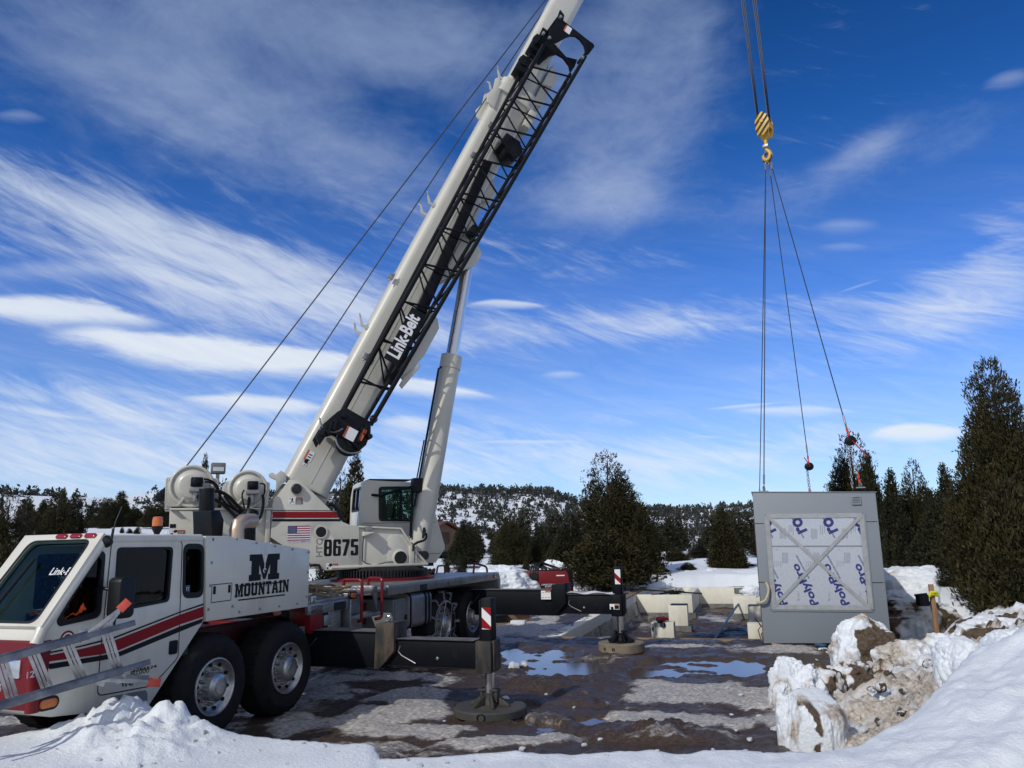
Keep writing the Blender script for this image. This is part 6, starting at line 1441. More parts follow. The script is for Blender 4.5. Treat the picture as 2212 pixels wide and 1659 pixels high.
# ================================================================ the load and its rigging
HOOK = BO + (hit(1655, 318, BO, BN)-BO)                      # on the boom's own vertical plane
TIP = BOOM @ Vector((0, u_tip+.35, -.8))
hb = thing('hook_block', 'yellow hook block with black hazard stripes hanging on six ropes in the sky', 'hook block', (HOOK.x, HOOK.y, HOOK.z), -rad(38))
HB = WM[hb.name]
sc_ = (HOOK-CP).dot(CF)/_F                                   # metres per view pixel here
def hp_(px, py): return ((px-1655)*sc_, (318-py)*sc_)
bl = 54*sc_
zb0 = 24*sc_
prof = [(-.14, zb0), (.14, zb0), (.185, zb0+.25*bl), (.195, zb0+.60*bl), (.15, zb0+.84*bl), (.03, zb0+bl), (-.03, zb0+bl), (-.15, zb0+.84*bl), (-.195, zb0+.60*bl), (-.185, zb0+.25*bl)]
yz = lambda u, v, t: (u, t, v)
body = MB()
for t in (-.15, .15): body.prism(prof, yz, t-.025, t+.025)
body.box(-.12, .12, -.125, .125, zb0, zb0+.16*bl); body.box(-.19, -.15, -.125, .125, zb0+.30*bl, zb0+.55*bl); body.box(.15, .19, -.125, .125, zb0+.30*bl, zb0+.55*bl)
hbody = body.build('block_body', M['tape_y'], hb, HB, .008)
stp = MB()
def clip_band(c, w):                                         # slanted stripe clipped to the plate outline
    out = list(prof)
    for sgn, lim in ((1, c-w), (-1, c+w)):
        new = []; f = lambda p: sgn*((p[1]-zb0)-p[0]*1.15-lim)
        for i in range(len(out)):
            a, b = out[i-1], out[i]; fa, fb = f(a), f(b)
            if (fa >= 0) != (fb >= 0): t = fa/(fa-fb); new.append((a[0]+(b[0]-a[0])*t, a[1]+(b[1]-a[1])*t))
            if fb >= 0: new.append(b)
        out = new
        if not out: return None
    return out
for c in (-.14, .17, .48, .79, 1.08):
    pl = clip_band(c*bl, .072*bl)
    if pl and len(pl) > 2:
        stp.prism(pl, yz, -.176, -.179); stp.prism(pl, yz, .176, .179)
stp.build('hazard_stripe', M['decal_black'], hb, HB)
MB().lathe([(.05, -.20), (.05, .20)], (0, 0, zb0+.60*bl), (0, 1, 0), 18).build('sheave_pin', M['tape_y'], hb, HB)
for k in range(3): MB().lathe([(.16, -.025), (.13, 0), (.16, .025)], (0, -.08+.08*k, zb0+.62*bl), (0, 1, 0), 28).build('sheave', M['ring'], hb, HB)
MB().lathe([(.045, 0), (.045, zb0)], (0, 0, 0), (0, 0, 1), 14).build('hook_shank', M['tape_y'], hb, HB)
MB().box(-.08, .08, -.08, .08, -.03, .06).build('hook_nut', M['steel'], hb, HB, .01)
hkc = [Vector((0, 0, -.02)), Vector((.0, 0, -.08)), Vector((.075, 0, -.16)), Vector((.10, 0, -.25)), Vector((.06, 0, -.35)), Vector((-.02, 0, -.385)), Vector((-.09, 0, -.33)), Vector((-.105, 0, -.25)), Vector((-.085, 0, -.20))]
MB().tube(hkc, [.045, .05, .055, .06, .06, .058, .05, .036, .02], 12).build('hook', M['tape_y'], hb, HB)
MB().tube([(-.09, 0, -.22), (-.01, 0, -.07)], .014, 6).build('hook_latch', M['steel'], hb, HB)
# six falls of rope to the boom head
for sd in (-1, 1):
    for k in range(3):
        a = HB @ Vector((sd*.15, -.08+.08*k, zb0+.70*bl)); b = TIP + BN*(-.14+.14*k) + BB*(sd*.24)
        MB().tube([a, b], .013, 6).build('load_rope', M['rope'], crane)

# ---- the grey module
MZ = .04
pBL = gnd(1650, 1390, MZ)
MA = Vector((math.sin(rad(17.6)), math.cos(rad(17.6)), 0)); ME = Vector((MA.y, -MA.x, 0))
def F2(px, py):
    p = hit(px, py, pBL, MA)-pBL; return (p.dot(ME), p.z)
BL, TL, TR, BR = (0, 0), F2(1625, 1063), F2(1891, 1063.5), F2(1926, 1389)
ML = 6.4
mod = thing('modular_room', 'grey prefabricated room hanging from the slings with foam board taped over its opening', 'modular room', (pBL.x, pBL.y, pBL.z), math.atan2(ME.y, ME.x))
MM = frame(pBL, ME, MA, ZU)
xz = lambda u, v, t: (u, t, v)
zA2 = lambda x, y: ((2900+.39780*x)/1.82279, (1900+.39780*y)/1.82279)     # enlarged view of the module
def V(x, y): return F2(*zA2(x, y))
op = [V(345, 352), V(1215, 345), V(1296, 1222), V(390, 1212)]
face = MB().prism([BL, BR, TR, TL], xz, 0, .09)
wall = face.build('front_wall', M['grey'], mod, MM, .008)
sk = .05
MB().prism([(BL[0]+.01, .0), (BR[0]-.01, .0), (TR[0]-.01, TR[1]-.01), (TL[0]+.01, TL[1]-.01)], xz, .088, ML).build('module_body', M['grey'], mod, MM, .01)
MB().prism([(TL[0]-.02, TL[1]-.005), (TR[0]+.02, TR[1]-.005), (TR[0]+.02, TR[1]+.012), (TL[0]-.02, TL[1]+.012)], xz, -.015, ML+.01).build('roof_edge', M['grey'], mod, MM, .003)
MB().prism([(.05, -.03), (BR[0]-.05, -.03), (BR[0]-.05, .0), (.05, 0)], xz, .04, ML).build('base_skid', M['blackc'], mod, MM)
# dark open edge strip along the left corner
sidep = lambda t0, t1: [(TL[0]+(BL[0]-TL[0])*(1-t1)-.012, TL[1]*t1), (TL[0]+(BL[0]-TL[0])*(1-t0)-.012, TL[1]*t0), (TL[0]+(BL[0]-TL[0])*(1-t0)-.004, TL[1]*t0), (TL[0]+(BL[0]-TL[0])*(1-t1)-.004, TL[1]*t1)]
MB().prism(sidep(.0, .90), xz, .10, .34).build('dark_wrap', M['roofr'], mod, MM)
MB().prism(sidep(.0, .88), xz, .36, ML-.3).build('side_wrap', M['hose'], mod, MM)
# panel joints
jt_ = MB()
for a, b in (((172, 405), (285, 405)), ((1262, 388), (1392, 386)), ((212, 987), (345, 987)), ((1322, 991), (1455, 990))):
    p, q = V(*a), V(*b); jt_.prism([(p[0], p[1]-.006), (q[0], q[1]-.006), (q[0], q[1]+.006), (p[0], p[1]+.006)], xz, -.003, .002)
jt_.build('panel_joint', M['hose'], wall, MM)
jt_ = MB()
for a, b in (((280, 320), (1250, 300)), ((1258, 300), (1350, 1265)), ((350, 1260), (1350, 1268)), ((278, 320), (350, 1260))):
    p, q = Vector(V(*a)), Vector(V(*b)); d = (q-p).normalized(); n = Vector((-d.y, d.x))*.028
    jt_.prism([tuple(p-n), tuple(q-n), tuple(q+n), tuple(p+n)], xz, -.016, .0)
jt_.build('opening_trim', M['grey'], wall, MM, .004)
# foam boards, upper and lower
ym = 630
up_b = [V(332, 352), V(1218, 345), V(1244, ym-8), V(343, ym-2)]; lo_b = [V(344, ym+6), V(1245, ym), V(1296, 1222), V(390, 1212)]
for q_, nm in ((up_b, 'foam_board'), (lo_b, 'foam_board')): MB().prism(q_, xz, -.006, .0).build(nm, M['foamb'], mod, MM)
bt = MB(); p, q = V(325, ym), V(1262, ym-3); bt.prism([(p[0], p[1]-.012), (q[0], q[1]-.012), (q[0], q[1]+.010), (p[0], p[1]+.010)], xz, -.014, -.006); bt.build('board_joint', M['grey'], mod, MM)
# the print on the foam boards: slanting words, small print, grey blocks
LETT = mat('foam_board_blue_print', (.018, .028, .17), .5, var=.05); LETG = mat('foam_board_grey_print', (.27, .30, .36), .5, var=.05)
def clip_poly(poly, clip):
    out = poly
    for i in range(len(clip)):
        a, b = clip[i-1], clip[i]; new = []
        f = lambda p: (b[0]-a[0])*(p[1]-a[1])-(b[1]-a[1])*(p[0]-a[0])
        for j in range(len(out)):
            p, q = out[j-1], out[j]; fp, fq = f(p), f(q)
            if (fp >= 0) != (fq >= 0): t = fp/(fp-fq); new.append((p[0]+(q[0]-p[0])*t, p[1]+(q[1]-p[1])*t))
            if fq >= 0: new.append(q)
        out = new
        if not out: break
    return out
def ccw(p): return p if sum((p[i-1][0]*p[i][1]-p[i][0]*p[i-1][1]) for i in range(len(p))) > 0 else p[::-1]
def print_word(word, p0, p1, hgt, clip, mi_mat, name, bold=.03, depth=-.0085):
    """word written from view point p0 (start of baseline) to p1 (end), upright height hgt in view pixels"""
    a, b = Vector(V(*p0)), Vector(V(*p1)); d = b-a; Lw = d.length; d.normalize(); n = Vector((-d.y, d.x)); H = hgt*.3978/1.82279*(pBL-CP).dot(CF)/_F
    tmp = MB().text(word, lambda u, v, t: (a.x+d.x*u+n.x*v, a.y+d.y*u+n.y*v, 0), 0, Lw, 0, H, bold)
    out = MB(); cl = ccw(clip)
    for f in tmp.f:
        g = clip_poly([(tmp.v[i][0], tmp.v[i][1]) for i in f], cl)
        if len(g) > 2: out.add([(x, depth, z) for x, z in g], [tuple(range(len(g)))])
    if out.v: out.build(name, mi_mat, mod, MM, flat=True)
for dx in (-306, 0, 307, 614):
    # lower row
    print_word('PolyPro', (840+dx, 1190), (628+dx, 785), 100, lo_b, LETT, 'board_lettering', .035)
    print_word('EPS INSULATION FOAM BOARD', (726+dx, 945), (598+dx, 716), 16, lo_b, LETT, 'board_small_print', .02)
    print_word('PolyPro', (860+dx, 880), (695+dx-40, 400-20), 84, up_b, LETT, 'board_lettering', .035) if False else None
    print_word('PolyPro', (718+dx+200, 850), (718+dx-16, 462-30), 96, up_b, LETT, 'board_lettering', .035) if False else None
for dx in (-306, 0, 307, 614):
    print_word('ro', (706+dx, 474), (634+dx-8, 330), 100, up_b, LETT, 'board_lettering', .035)
    print_word('INSULATION FOAM BOARD', (672+dx, 545), (556+dx, 345), 15, up_b, LETT, 'board_small_print', .02)
gp = MB()
def gbox(x0, y0, x1, y1, clip):
    g = clip_poly([V(x0, y1), V(x1, y1), V(x1, y0), V(x0, y0)], ccw(clip))
    if len(g) > 2: gp.add([(x, -.0078, z) for x, z in g], [tuple(range(len(g)))])
rg = random.Random(8)
for dx in (-310, 0, 305, 612):
    for k in range(5): gbox(738+dx+k*13, 455+rg.randint(-4, 6), 746+dx+k*13, 555+rg.randint(-6, 12), up_b)
    for k in range(3): gbox(826+dx+k*20, 420, 834+dx+k*20, 520-rg.randint(0, 40), up_b)
    for k in range(5): gbox(455+dx+306*0+k*13+306, 700-rg.randint(0, 10), 463+dx+k*13+306, 800, lo_b)
    for k in range(4): gbox(380+dx+306+k*20, 775, 386+dx+306+k*20, 835+rg.randint(-10, 6), lo_b)
    gbox(606+dx, 1075, 612+dx, 1140, lo_b); gbox(618+dx, 1090, 622+dx, 1150, lo_b); gbox(600+dx, 1150, 622+dx, 1172, lo_b)
    gbox(390+dx+306, 660, 412+dx+306, 668, lo_b)
gp.build('board_grey_print', LETG, mod, MM, flat=True)
# tape: a frame and a cross
tp_ = MB()
def tape(a, b, w, z=-.012):
    p, q = Vector(V(*a)), Vector(V(*b)); d = (q-p).normalized(); n = Vector((-d.y, d.x))*w/2
    k = 10; vs = []
    for i in range(k+1):
        c = p+(q-p)*i/k; wob = .004*math.sin(i*2.1+w*50); vs += [(c.x-n.x, z-.002+wob*.3, c.y-n.y), (c.x+n.x, z+wob*.3, c.y+n.y)]
    tp_.add(vs, [(2*i, 2*i+2, 2*i+3, 2*i+1) for i in range(k)])
tape((292, 334), (1240, 322), .085, -.020); tape((1232, 318), (1330, 1250), .085, -.021); tape((352, 1232), (1330, 1240), .085, -.022); tape((300, 330), (372, 1245), .085, -.023)
tape((310, 340), (1320, 1240), .058, -.026); tape((1235, 325), (365, 1232), .058, -.029)
tp_.build('sheathing_tape', M['tape'], mod, MM, flat=True)
p, q = V(1147, 212), V(1222, 142); va = (p[0]+q[0])/2; vb = (p[1]+q[1])/2; vs_ = .082
vt = MB().prism([(va-vs_, vb-vs_), (va+vs_, vb-vs_), (va+vs_, vb+vs_), (va-vs_, vb+vs_)], xz, -.03, 0, 0, holes=[[(va-.058, vb-.058), (va+.058, vb-.058), (va+.058, vb+.058), (va-.058, vb+.058)]]).build('wall_vent', M['grey'], mod, MM, .004)
vl = MB()
for k in range(4): z_ = vb-.055+.028*k; vl.prism([(-.004, z_), (-.026, z_), (-.004, z_+.026)], lambda u, v, t: (t, u, v), va-.058, va+.058)
vl.build('vent_louvre', M['grey'], vt, MM)
# loop of pale corrugated conduit hanging at the left corner
cl = [V(292, 985), V(318, 1040), V(312, 1110), V(285, 1165), V(240, 1188), V(200, 1185)]
MB().tube(rpoly3([(p[0], -.05-.05*math.sin(i*.6), p[1]) for i, p in enumerate(cl)], .2), .025, 10).build('conduit_loop', M['conduit'], mod, MM)
# lifting eyes on the roof
EYES = {}
for nm, px, back in (('fl', 1651, .12), ('bl', 1632, ML-.5), ('br', 1750, ML-.4), ('fr', 1862, .14)):
    zt_ = TL[1]+.012
    x_ = F2(px, 1063)[0] if back < 1 else None
    if back > 1:
        pl = hit(px, 1063, pBL+MA*back, MA)-pBL; x_ = min(max(pl.dot(ME), TL[0]+.12), TR[0]-.15)
    EYES[nm] = MM @ Vector((x_, back, zt_+.07))
    MB().torus((x_, back, zt_+.05), (1, .3, 0), .05, .014, 14, 6).box(x_-.08, x_+.08, back-.06, back+.06, zt_-.01, zt_+.008).build('lifting_eye', M['steel'], mod, MM)

RING = HOOK+Vector((0, 0, -.40))
def sling(name, label, a, b, r=.011):
    d = (b-a).normalized(); o = (a+b)/2
    t = thing(name, label, 'sling', tuple(b), 0, 'wire slings under the hook block')
    I = Matrix.Identity(4)
    MB().tube([a+d*.25, b-d*.05], r, 6).build('sling_leg', M['rope'], t, I)
    MB().torus(a+d*.15, d.cross(Vector((.3, .9, 0))), .055, .013, 14, 6).tube([a+d*.18, a+d*.40], .022, 8).build('sling_eye', M['steel'], t, I)
    MB().tube([b-d*.30, b-d*.08], .02, 8).torus(b-d*.05, d.cross(Vector((.3, .9, 0))), .045, .012, 14, 6).build('sling_hook', M['steel'], t, I)
    return t
H2 = hit(1829, 925, EYES['fr'], MA)
H1 = hit(1745, 985, EYES['br'], MA)
sling('wire_sling', 'steel wire sling running straight down to the front left roof corner of the grey room', RING+Vector((-.05, 0, 0)), EYES['fl'])
sling('wire_sling', 'steel wire sling running down to the back left roof corner behind the grey room', RING+Vector((-.03, .05, 0)), EYES['bl'])
sling('wire_sling', 'steel wire sling ending at the smaller chain hoist behind the middle of the roof', RING+Vector((.05, .05, 0)), H1)
sling('wire_sling', 'slanting steel wire sling ending at the larger orange and black chain hoist', RING+Vector((.07, 0, 0)), H2)
mlk = thing('master_link', 'dark red shackle link gathering the four slings on the yellow hook', 'shackle', tuple(RING), 0)
MB().torus(RING+Vector((0, 0, .08)), (.8, .6, 0), .13, .022, 24, 8).build('link_ring', M['redd'], mlk, Matrix.Identity(4))
MB().torus(RING+Vector((-.04, 0, -.1)), (.5, .8, 0), .06, .016, 14, 6).torus(RING+Vector((.06, 0, -.1)), (.5, .8, 0), .06, .016, 14, 6).build('link_loops', M['steel'], mlk, Matrix.Identity(4))
M['hoistor'] = mat('orange_hoist_paint', (.62, .06, .02), .45, var=.1)
def chain(mb, a, b, r=.022, th=.006):
    n = max(2, int((b-a).length/(r*2.6))); d = (b-a).normalized(); s1 = d.orthogonal().normalized(); s2 = d.cross(s1)
    for k in range(n+1):
        c = a+(b-a)*k/n; ax = s1 if k % 2 else s2; e = d; f = d.cross(ax)
        mb.tube([c+e*(r*1.45*math.cos(t))+f*(r*.8*math.sin(t)) for t in np.linspace(0, 2*math.pi, 9)], th, 4, caps=False)
def hoist(label, top, eye, s, lever):
    t = thing('lever_hoist', label, 'chain hoist', tuple(top), 0, 'chain hoists on the slings'); I = Matrix.Identity(4)
    d = (eye-top).normalized(); L_ = Matrix.Translation(top)
    c = top+d*.30*s
    q = MB(); q.lathe([(.06*s, -.13*s), (.11*s, -.10*s), (.11*s, .02*s), (.07*s, .05*s), (.07*s, .13*s), (.04*s, .15*s)], (0, 0, 0), (0, 1, 0), 20)
    q.build('hoist_body', M['blackc'], t, Matrix.Translation(c))
    MB().tube([c+Vector((0, -.12*s, 0)), c+Vector(lever)*s], .014*s, 6).build('hoist_lever', M['hoistor'], t, I)
    for p, sg in ((top+d*.10*s, 1), (eye-d*.12*s, -1)):
        g = MB(); g.tube([p-d*.10*s*sg, p-d*.02*s*sg], .028*s, 8); g.torus(p+d*.05*s*sg, d.cross(Vector((.2, 1, 0))), .055*s, .018*s, 16, 6, a0=.2, a1=5.6); g.build('hoist_hook', M['hoistor'], t, I)
    g = MB(); chain(g, c+d*.12*s+Vector((-.03, 0, 0))*s, eye-d*.22*s, .026, .0075); g.build('load_chain', M['chrome'], t, I)
    g = MB(); chain(g, c+d*.10*s+Vector((-.06, 0, 0))*s, Vector((c.x-.12, c.y, eye.z-.05)) if s > 1 else Vector((c.x-.05, c.y, eye.z-.05)), .024, .0065); g.build('slack_chain', M['chrome'], t, I)
    return t
hoist('larger orange and black chain hoist with silver chain over the right end of the roof', H2, EYES['fr'], .85, (.30, -.1, -.36))
hoist('smaller black chain hoist with raised orange lever behind the middle of the roof', H1, EYES['br'], .95, (-.14, -.1, .26))

# ================================================================ foundation
def pit(e, f, z=0.): return PQ+PE*e+PA*f+Vector((0, 0, z))
PF = frame(PQ, PE, PA, ZU)
def pfix(px, py, z=0.):
    p = gnd(px, py, z)-PQ; return p.dot(PE), p.dot(PA)
def block(name, label, x0, x1, y0, y1, z0, z1_, m='icf', cat='foam block', group=None, footing=None, bev=.012):
    o = PF @ Vector(((x0+x1)/2, (y0+y1)/2, z0))
    t = thing(name, label, cat, tuple(o), -PIT_AZ, group)
    MB().box(x0, x1, y0, y1, z0, z1_).build('foam_wall', M[m], t, PF, bev)
    t['kind'] = 'thing'
    if footing: MB().box(x0-footing, x1+footing, y0-footing, y1+footing, z0-.34, z0-.004).build('concrete_footing', M['conc'], t, PF, .02)
    return t
T = .30
wl = block('foundation_wall', 'long white foam foundation wall running back from the mud beside the outrigger pad', -T*.5, T*.5, .0, PIT_L, -.62, .03, cat='foundation wall', footing=.12, group='foam foundation walls')
MB().box(-T*.5+.02, T*.5-.02, 5.0, PIT_L-.02, .032, .075).build('sill_plank', M['wood'], wl, PF, .006)
wf_ = block('foundation_wall', 'far white foam foundation wall across the back of the excavation', T*.5+.01, PIT_W+.4, PIT_L-T, PIT_L, -.60, .03, cat='foundation wall', footing=.1, group='foam foundation walls')
e0, f0 = pfix(1353, 1286); e1, f1 = pfix(1494, 1286.5)
fm = (f0+f1)/2
wi_ = block('foundation_wall', 'middle white foam foundation wall behind the far outrigger jack with scraps on top', T*.5+.01, e1, fm-.0, fm+T, -.60, .02, cat='foundation wall', footing=.1, group='foam foundation walls')
wr_ = block('foundation_wall', 'short white foam return wall running back from the middle foundation wall', e1-T, e1+.0, fm+T+.01, fm+4.2, -.60, .02, cat='foundation wall', footing=.1, group='foam foundation walls')
wn_ = thing('footing_board', 'long dark board and footing edge along the near side of the excavation', 'board', tuple(PF @ Vector((PIT_W/2, 0, 0))), -PIT_AZ)
MB().box(-.3, PIT_W, -.06, .06, -.10, .028).build('edge_board', M['wood'], wn_, PF, .01); MB().box(.16, PIT_W, .07, .34, -.75, -.10).build('near_footing', M['conc'], wn_, PF, .02)
def pier(label, D0, D1, Dz, wdt, hgt, foot=True, m='icf', lift=0.):
    """a free-standing block whose top edge spans D0..D1 in the view at pit height Dz"""
    a, b = pfix(D0, Dz, lift), pfix(D1, Dz, lift); f = (a[1]+b[1])/2
    return block('foam_pier', label, min(a[0], b[0]), max(a[0], b[0]), f, f+wdt, lift-hgt, lift, m, 'foam block', 'white foam piers in the excavation', .10 if foot else None)
p1 = pier('tall plain white foam pier standing in front of the middle foam wall', 1443, 1484, 1308, .45, .60)
p2 = pier('nearest white foam pier with torn silver tape and a red drill on top', 1406, 1455, 1345, .45, .46, False)
p3 = pier('white foam pier with a box and plastic bag on top left of the grey room', 1583, 1634, 1288, .5, .58)
p4 = pier('grey-streaked white foam pier tucked behind the left edge of the grey room', 1615, 1643, 1310, .5, .5, False)
p5 = pier('low white foam pier with a black strap by the bottom of the grey room', 1614, 1647, 1348, .45, .46, False)
p6 = pier('white foam pier beside the return wall with a thin dark cap', 1517, 1541, 1264, .5, .62)
p7 = pier('small white foam pier against the far wall left of the grey room', 1613, 1632, 1259.5, .5, .4)
def topz(t, m_, mb, name): return mb.build(name, M[m_], t, PF)
def pbox(mb, D0, D1, Dz, z0, z1_, dep=.2, off=.05):
    a, b = pfix(D0, Dz), pfix(D1, Dz); f = (a[1]+b[1])/2+off
    return mb.box(min(a[0], b[0]), max(a[0], b[0]), f, f+dep, z0, z1_)
topz(p2, 'tape', pbox(pbox(MB(), 1412, 1434, 1345, -.10, .004, .02, -.006), 1406, 1411, 1345, -.16, -.02, .02, -.006), 'torn_tape')
topz(p2, 'hose', pbox(pbox(MB(), 1434, 1437, 1345, -.10, .0, .02, -.008), 1408, 1411, 1346, -.20, -.10, .02, -.01), 'black_strap')
topz(p1, 'blackc', pbox(MB(), 1448, 1484, 1308, .002, .03, .4, .02), 'dark_cap')
topz(p4, 'conc', pbox(MB(), 1617, 1640, 1310, .002, .03, .4, .02), 'dark_cap')
topz(p6, 'blackc', pbox(MB(), 1517, 1541, 1264, .002, .02, .4, .02), 'dark_cap')
a_ = pfix(1629, 1349); topz(p5, 'hose', MB().tube([(a_[0]+.02, a_[1]-.03, .15), (a_[0]+.16, a_[1]-.03, -.02), (a_[0]+.08, a_[1]-.03, -.12), (a_[0]+.13, a_[1]-.03, -.35)], .012, 6), 'black_strap')
def free(name, label, cat, loc, parts, rz=0., group=None):
    t = thing(name, label, cat, tuple(loc), rz, group)
    for nm, mb, m_, bv in parts: mb.build(nm, m_ if isinstance(m_, list) else M[m_], t, WM[t.name], bv)
    return t
a_ = pfix(1427, 1346); dl_ = PF @ Vector((a_[0], a_[1]+.18, .0))
free('cordless_drill', 'red and black power tool lying on the nearest white foam pier', 'drill', dl_, [('tool_body', MB().lathe([(.05, -.12), (.07, -.08), (.07, .08), (.04, .12), (.02, .2)], (0, 0, .07), (1, 0, 0), 14), 'red', 0), ('tool_grip', MB().tube([(-.05, 0, .06), (-.10, -.12, .03)], .035, 8).box(-.17, -.06, -.2, -.1, .0, .07), 'blackc', .008)], .3)
a_ = pfix(1602, 1284); free('parts_box', 'grey parts box beside a plastic bag on top of a white foam pier', 'box', PF @ Vector((a_[0], a_[1]+.3, .0)), [('carton', MB().box(-.22, .22, -.15, .15, 0, .2), 'greyint', .008), ('box_label', MB().box(-.12, .1, -.153, -.15, .05, .15), 'paper', 0)])
bag = lump('plastic_bag', 'crumpled white plastic bag on a foam pier left of the grey room', 'bag', PF @ Vector((pfix(1622, 1284)[0], pfix(1622, 1284)[1]+.25, .06)), .30, .2, .22, 71, dirt=(0, 0), freq=3.5, amp=.3, n=28)
a_ = pfix(1443, 1282); bx_ = PF @ Vector((a_[0], fm+T*.5, .02))
free('steel_bar', 'long dark steel bar lying along the top of the middle foam wall', 'bar', PF @ Vector((e1*.55, fm+.5, .05)), [('bar', MB().tube([(-1.6, .55, .13), (1.3, -.30, .0)], .03, 6), 'blackc', 0)], -PIT_AZ)
free('tool_pile', 'heap of dark tools and straps on the corner of the middle foam wall', 'tools', PF @ Vector((e1-.75, fm+.18, .02)), [('tool_handle', MB().tube([(-.4, 0, .03), (.3, .05, .10), (.5, 0, .06)], .035, 7).tube([(-.2, .1, .05), (.1, -.08, .14)], .05, 7), 'blackc', 0), ('tool_case', MB().box(-.05, .3, -.1, .1, .0, .13), 'blackc', .02), ('red_lever', MB().tube([(-.7, .02, .02), (-.3, .02, .03)], .022, 6), 'red', 0)])
hz_ = [pit(*pfix(px, py, -.7), -.70+dz) for px, py, dz in ((1545, 1378, 0), (1560, 1362, .05), (1580, 1345, .25), (1605, 1330, .50), (1625, 1328, .52))]
ho = [pit(*pfix(px, py, -.75), -.72) for px, py in ((1515, 1384), (1560, 1376), (1600, 1372), (1615, 1368), (1590, 1362), (1560, 1366), (1575, 1374), (1620, 1372))]
def free_w(name, label, cat, loc, parts, group=None):
    t = thing(name, label, cat, tuple(loc), 0, group)
    for nm, mb, m_ in parts: mb.build(nm, M[m_], t, Matrix.Identity(4))
    return t
def smooth(pts, k=6):
    P = [Vector(p) for p in pts]; out = []
    for i in range(len(P)-1):
        p0, p1, p2, p3 = P[max(i-1, 0)], P[i], P[i+1], P[min(i+2, len(P)-1)]
        for t in np.linspace(0, 1, k+1)[:-1]: out.append(.5*((2*p1)+(p2-p0)*t+(2*p0-5*p1+4*p2-p3)*t*t+(3*p1-p0-3*p2+p3)*t**3))
    return out+[P[-1]]
free_w('blue_pipe', 'blue plastic pipe arching up from the dirt inside the foundation', 'pipe', hz_[0], [('pipe_run', MB().tube(smooth(hz_), .035, 8), 'bluep')])
free_w('coiled_hose', 'flat loops of blue grey hose on the dirt of the excavation', 'hose', ho[0], [('hose_loops', MB().tube(smooth(ho), .03, 8), 'bluep')])

# ================================================================ things about the pad
# welder-generator
wp = gnd(1196, 1292)
wz = hit(1196, 1262, wp, (0, 1, 0)).z
wl_, wr2 = at(1122, 1270, (wp-CP).dot(CF)), at(1237, 1270, (wp-CP).dot(CF))
wp = gnd(1180, 1290); dpt = (wp-CP).dot(CF); wk = dpt/_F
we = thing('welder_generator', 'red and black engine welder with cables heaped on its top by the snow bank', 'welder', tuple(wp), -.12)
I = WM[we.name]; hw_ = 58*wk; hh = 56*wk
wb = MB().prism([(-hw_, .12), (hw_*.98, .12), (hw_*.86, hh*.9), (hw_*.8, hh), (-hw_, hh)], xz, -.35, .35).build('welder_case', M['red'], we, I, .02)
MB().prism([(-hw_, hh*.62), (-hw_*.55, hh*.62), (-hw_*.35, hh*.2), (-hw_, hh*.2)], xz, -.356, -.35).build('black_panel', M['blackc'], we, I)
MB().tube(rpoly3([(hw_*.95, -.3, .1), (hw_*1.0, -.3, hh*.5), (hw_*.88, -.3, hh*.98), (hw_*.6, -.3, hh*1.04)], .1), .03, 8).tube(rpoly3([(hw_*.95, .3, .1), (hw_*1.0, .3, hh*.5), (hw_*.88, .3, hh*.98), (hw_*.6, .3, hh*1.04)], .1), .03, 8).build('guard_rail', M['blackc'], we, I)
MB().box(-hw_, hw_, -.32, .32, .0, .12).build('welder_base', M['blackc'], we, I, .02)
MB().box(-.15, .5, -.355, -.351, hh*.38, hh*.53).build('name_plate', M['decal_black'], we, I)
MB().text('LINCOLN', lambda u, v, t: (u, -.358, v), -.12, .38, hh*.46, hh*.52, .01).text('ELECTRIC', lambda u, v, t: (u, -.358, v), .0, .46, hh*.395, hh*.445, .01).box(.42, .72, -.354, -.35, hh*.80, hh*.84).build('welder_letters', M['decal_white'], we, I, flat=True)
cb_ = MB(); rg = random.Random(5)
for k in range(16):
    x0 = -hw_*.62+rg.uniform(0, .35); x1 = x0+rg.uniform(.3, 1.0)
    cb_.tube(smooth([(x0-.05, -.38, hh*.35+rg.uniform(0, .2)), (x0, -.38, hh*.75), (x0+.1, -.25, hh+.1+rg.uniform(0, .18)), ((x0+x1)/2, -.1, hh+.14+rg.uniform(0, .10)), (x1, -.2, hh+.03), (x1-.2, -.3, hh+.02)], 4), .022, 6)
cb_.build('welding_cable', M['hose'], we, I)
# post left of the welder and the grey hydrant pipe behind
# cardboard boxes, lumber, box beam clutter behind the rear wheels
g0 = gnd(1165, 1345)
def onpad(px, py): return gnd(px, py, .0)
def carton(label, px, py, w, d, h, rz, m='card', op_=False):
    p = onpad(px, py); parts = [('carton_body', MB().box(-w/2, w/2, -d/2, d/2, 0, h), m, .006)]
    if op_: parts += [('carton_flap', MB().prism([(-w/2, h), (w/2, h), (w/2+.05, h+.03), (-w/2, h+.03)], lambda u, v, t: (u, t, v), -d/2-.25, -d/2), m, 0)]
    else: parts += [('white_label', MB().box(-w*.4, w*.4, -d/2-.004, -d/2, h*.1, h*.85), 'paper', 0)]
    return free('cardboard_box', label, 'carton', p, parts, rz, 'cartons on the pad')
carton('large brown cardboard box sitting open on the mud behind the rear wheels', 1116, 1345, .62, .45, .42, .15, op_=True)
carton('small long white carton lying in front of the open brown box', 1120, 1352, .36, .2, .13, -.25, 'paper')
carton('white carton with brown ends on the ice left of the long foam wall', 1213, 1326, .40, .26, .14, -.3, 'paper')
carton('white carton resting on the top edge of the long foam wall', 1271, 1319, .38, .26, .12, .1, 'paper')
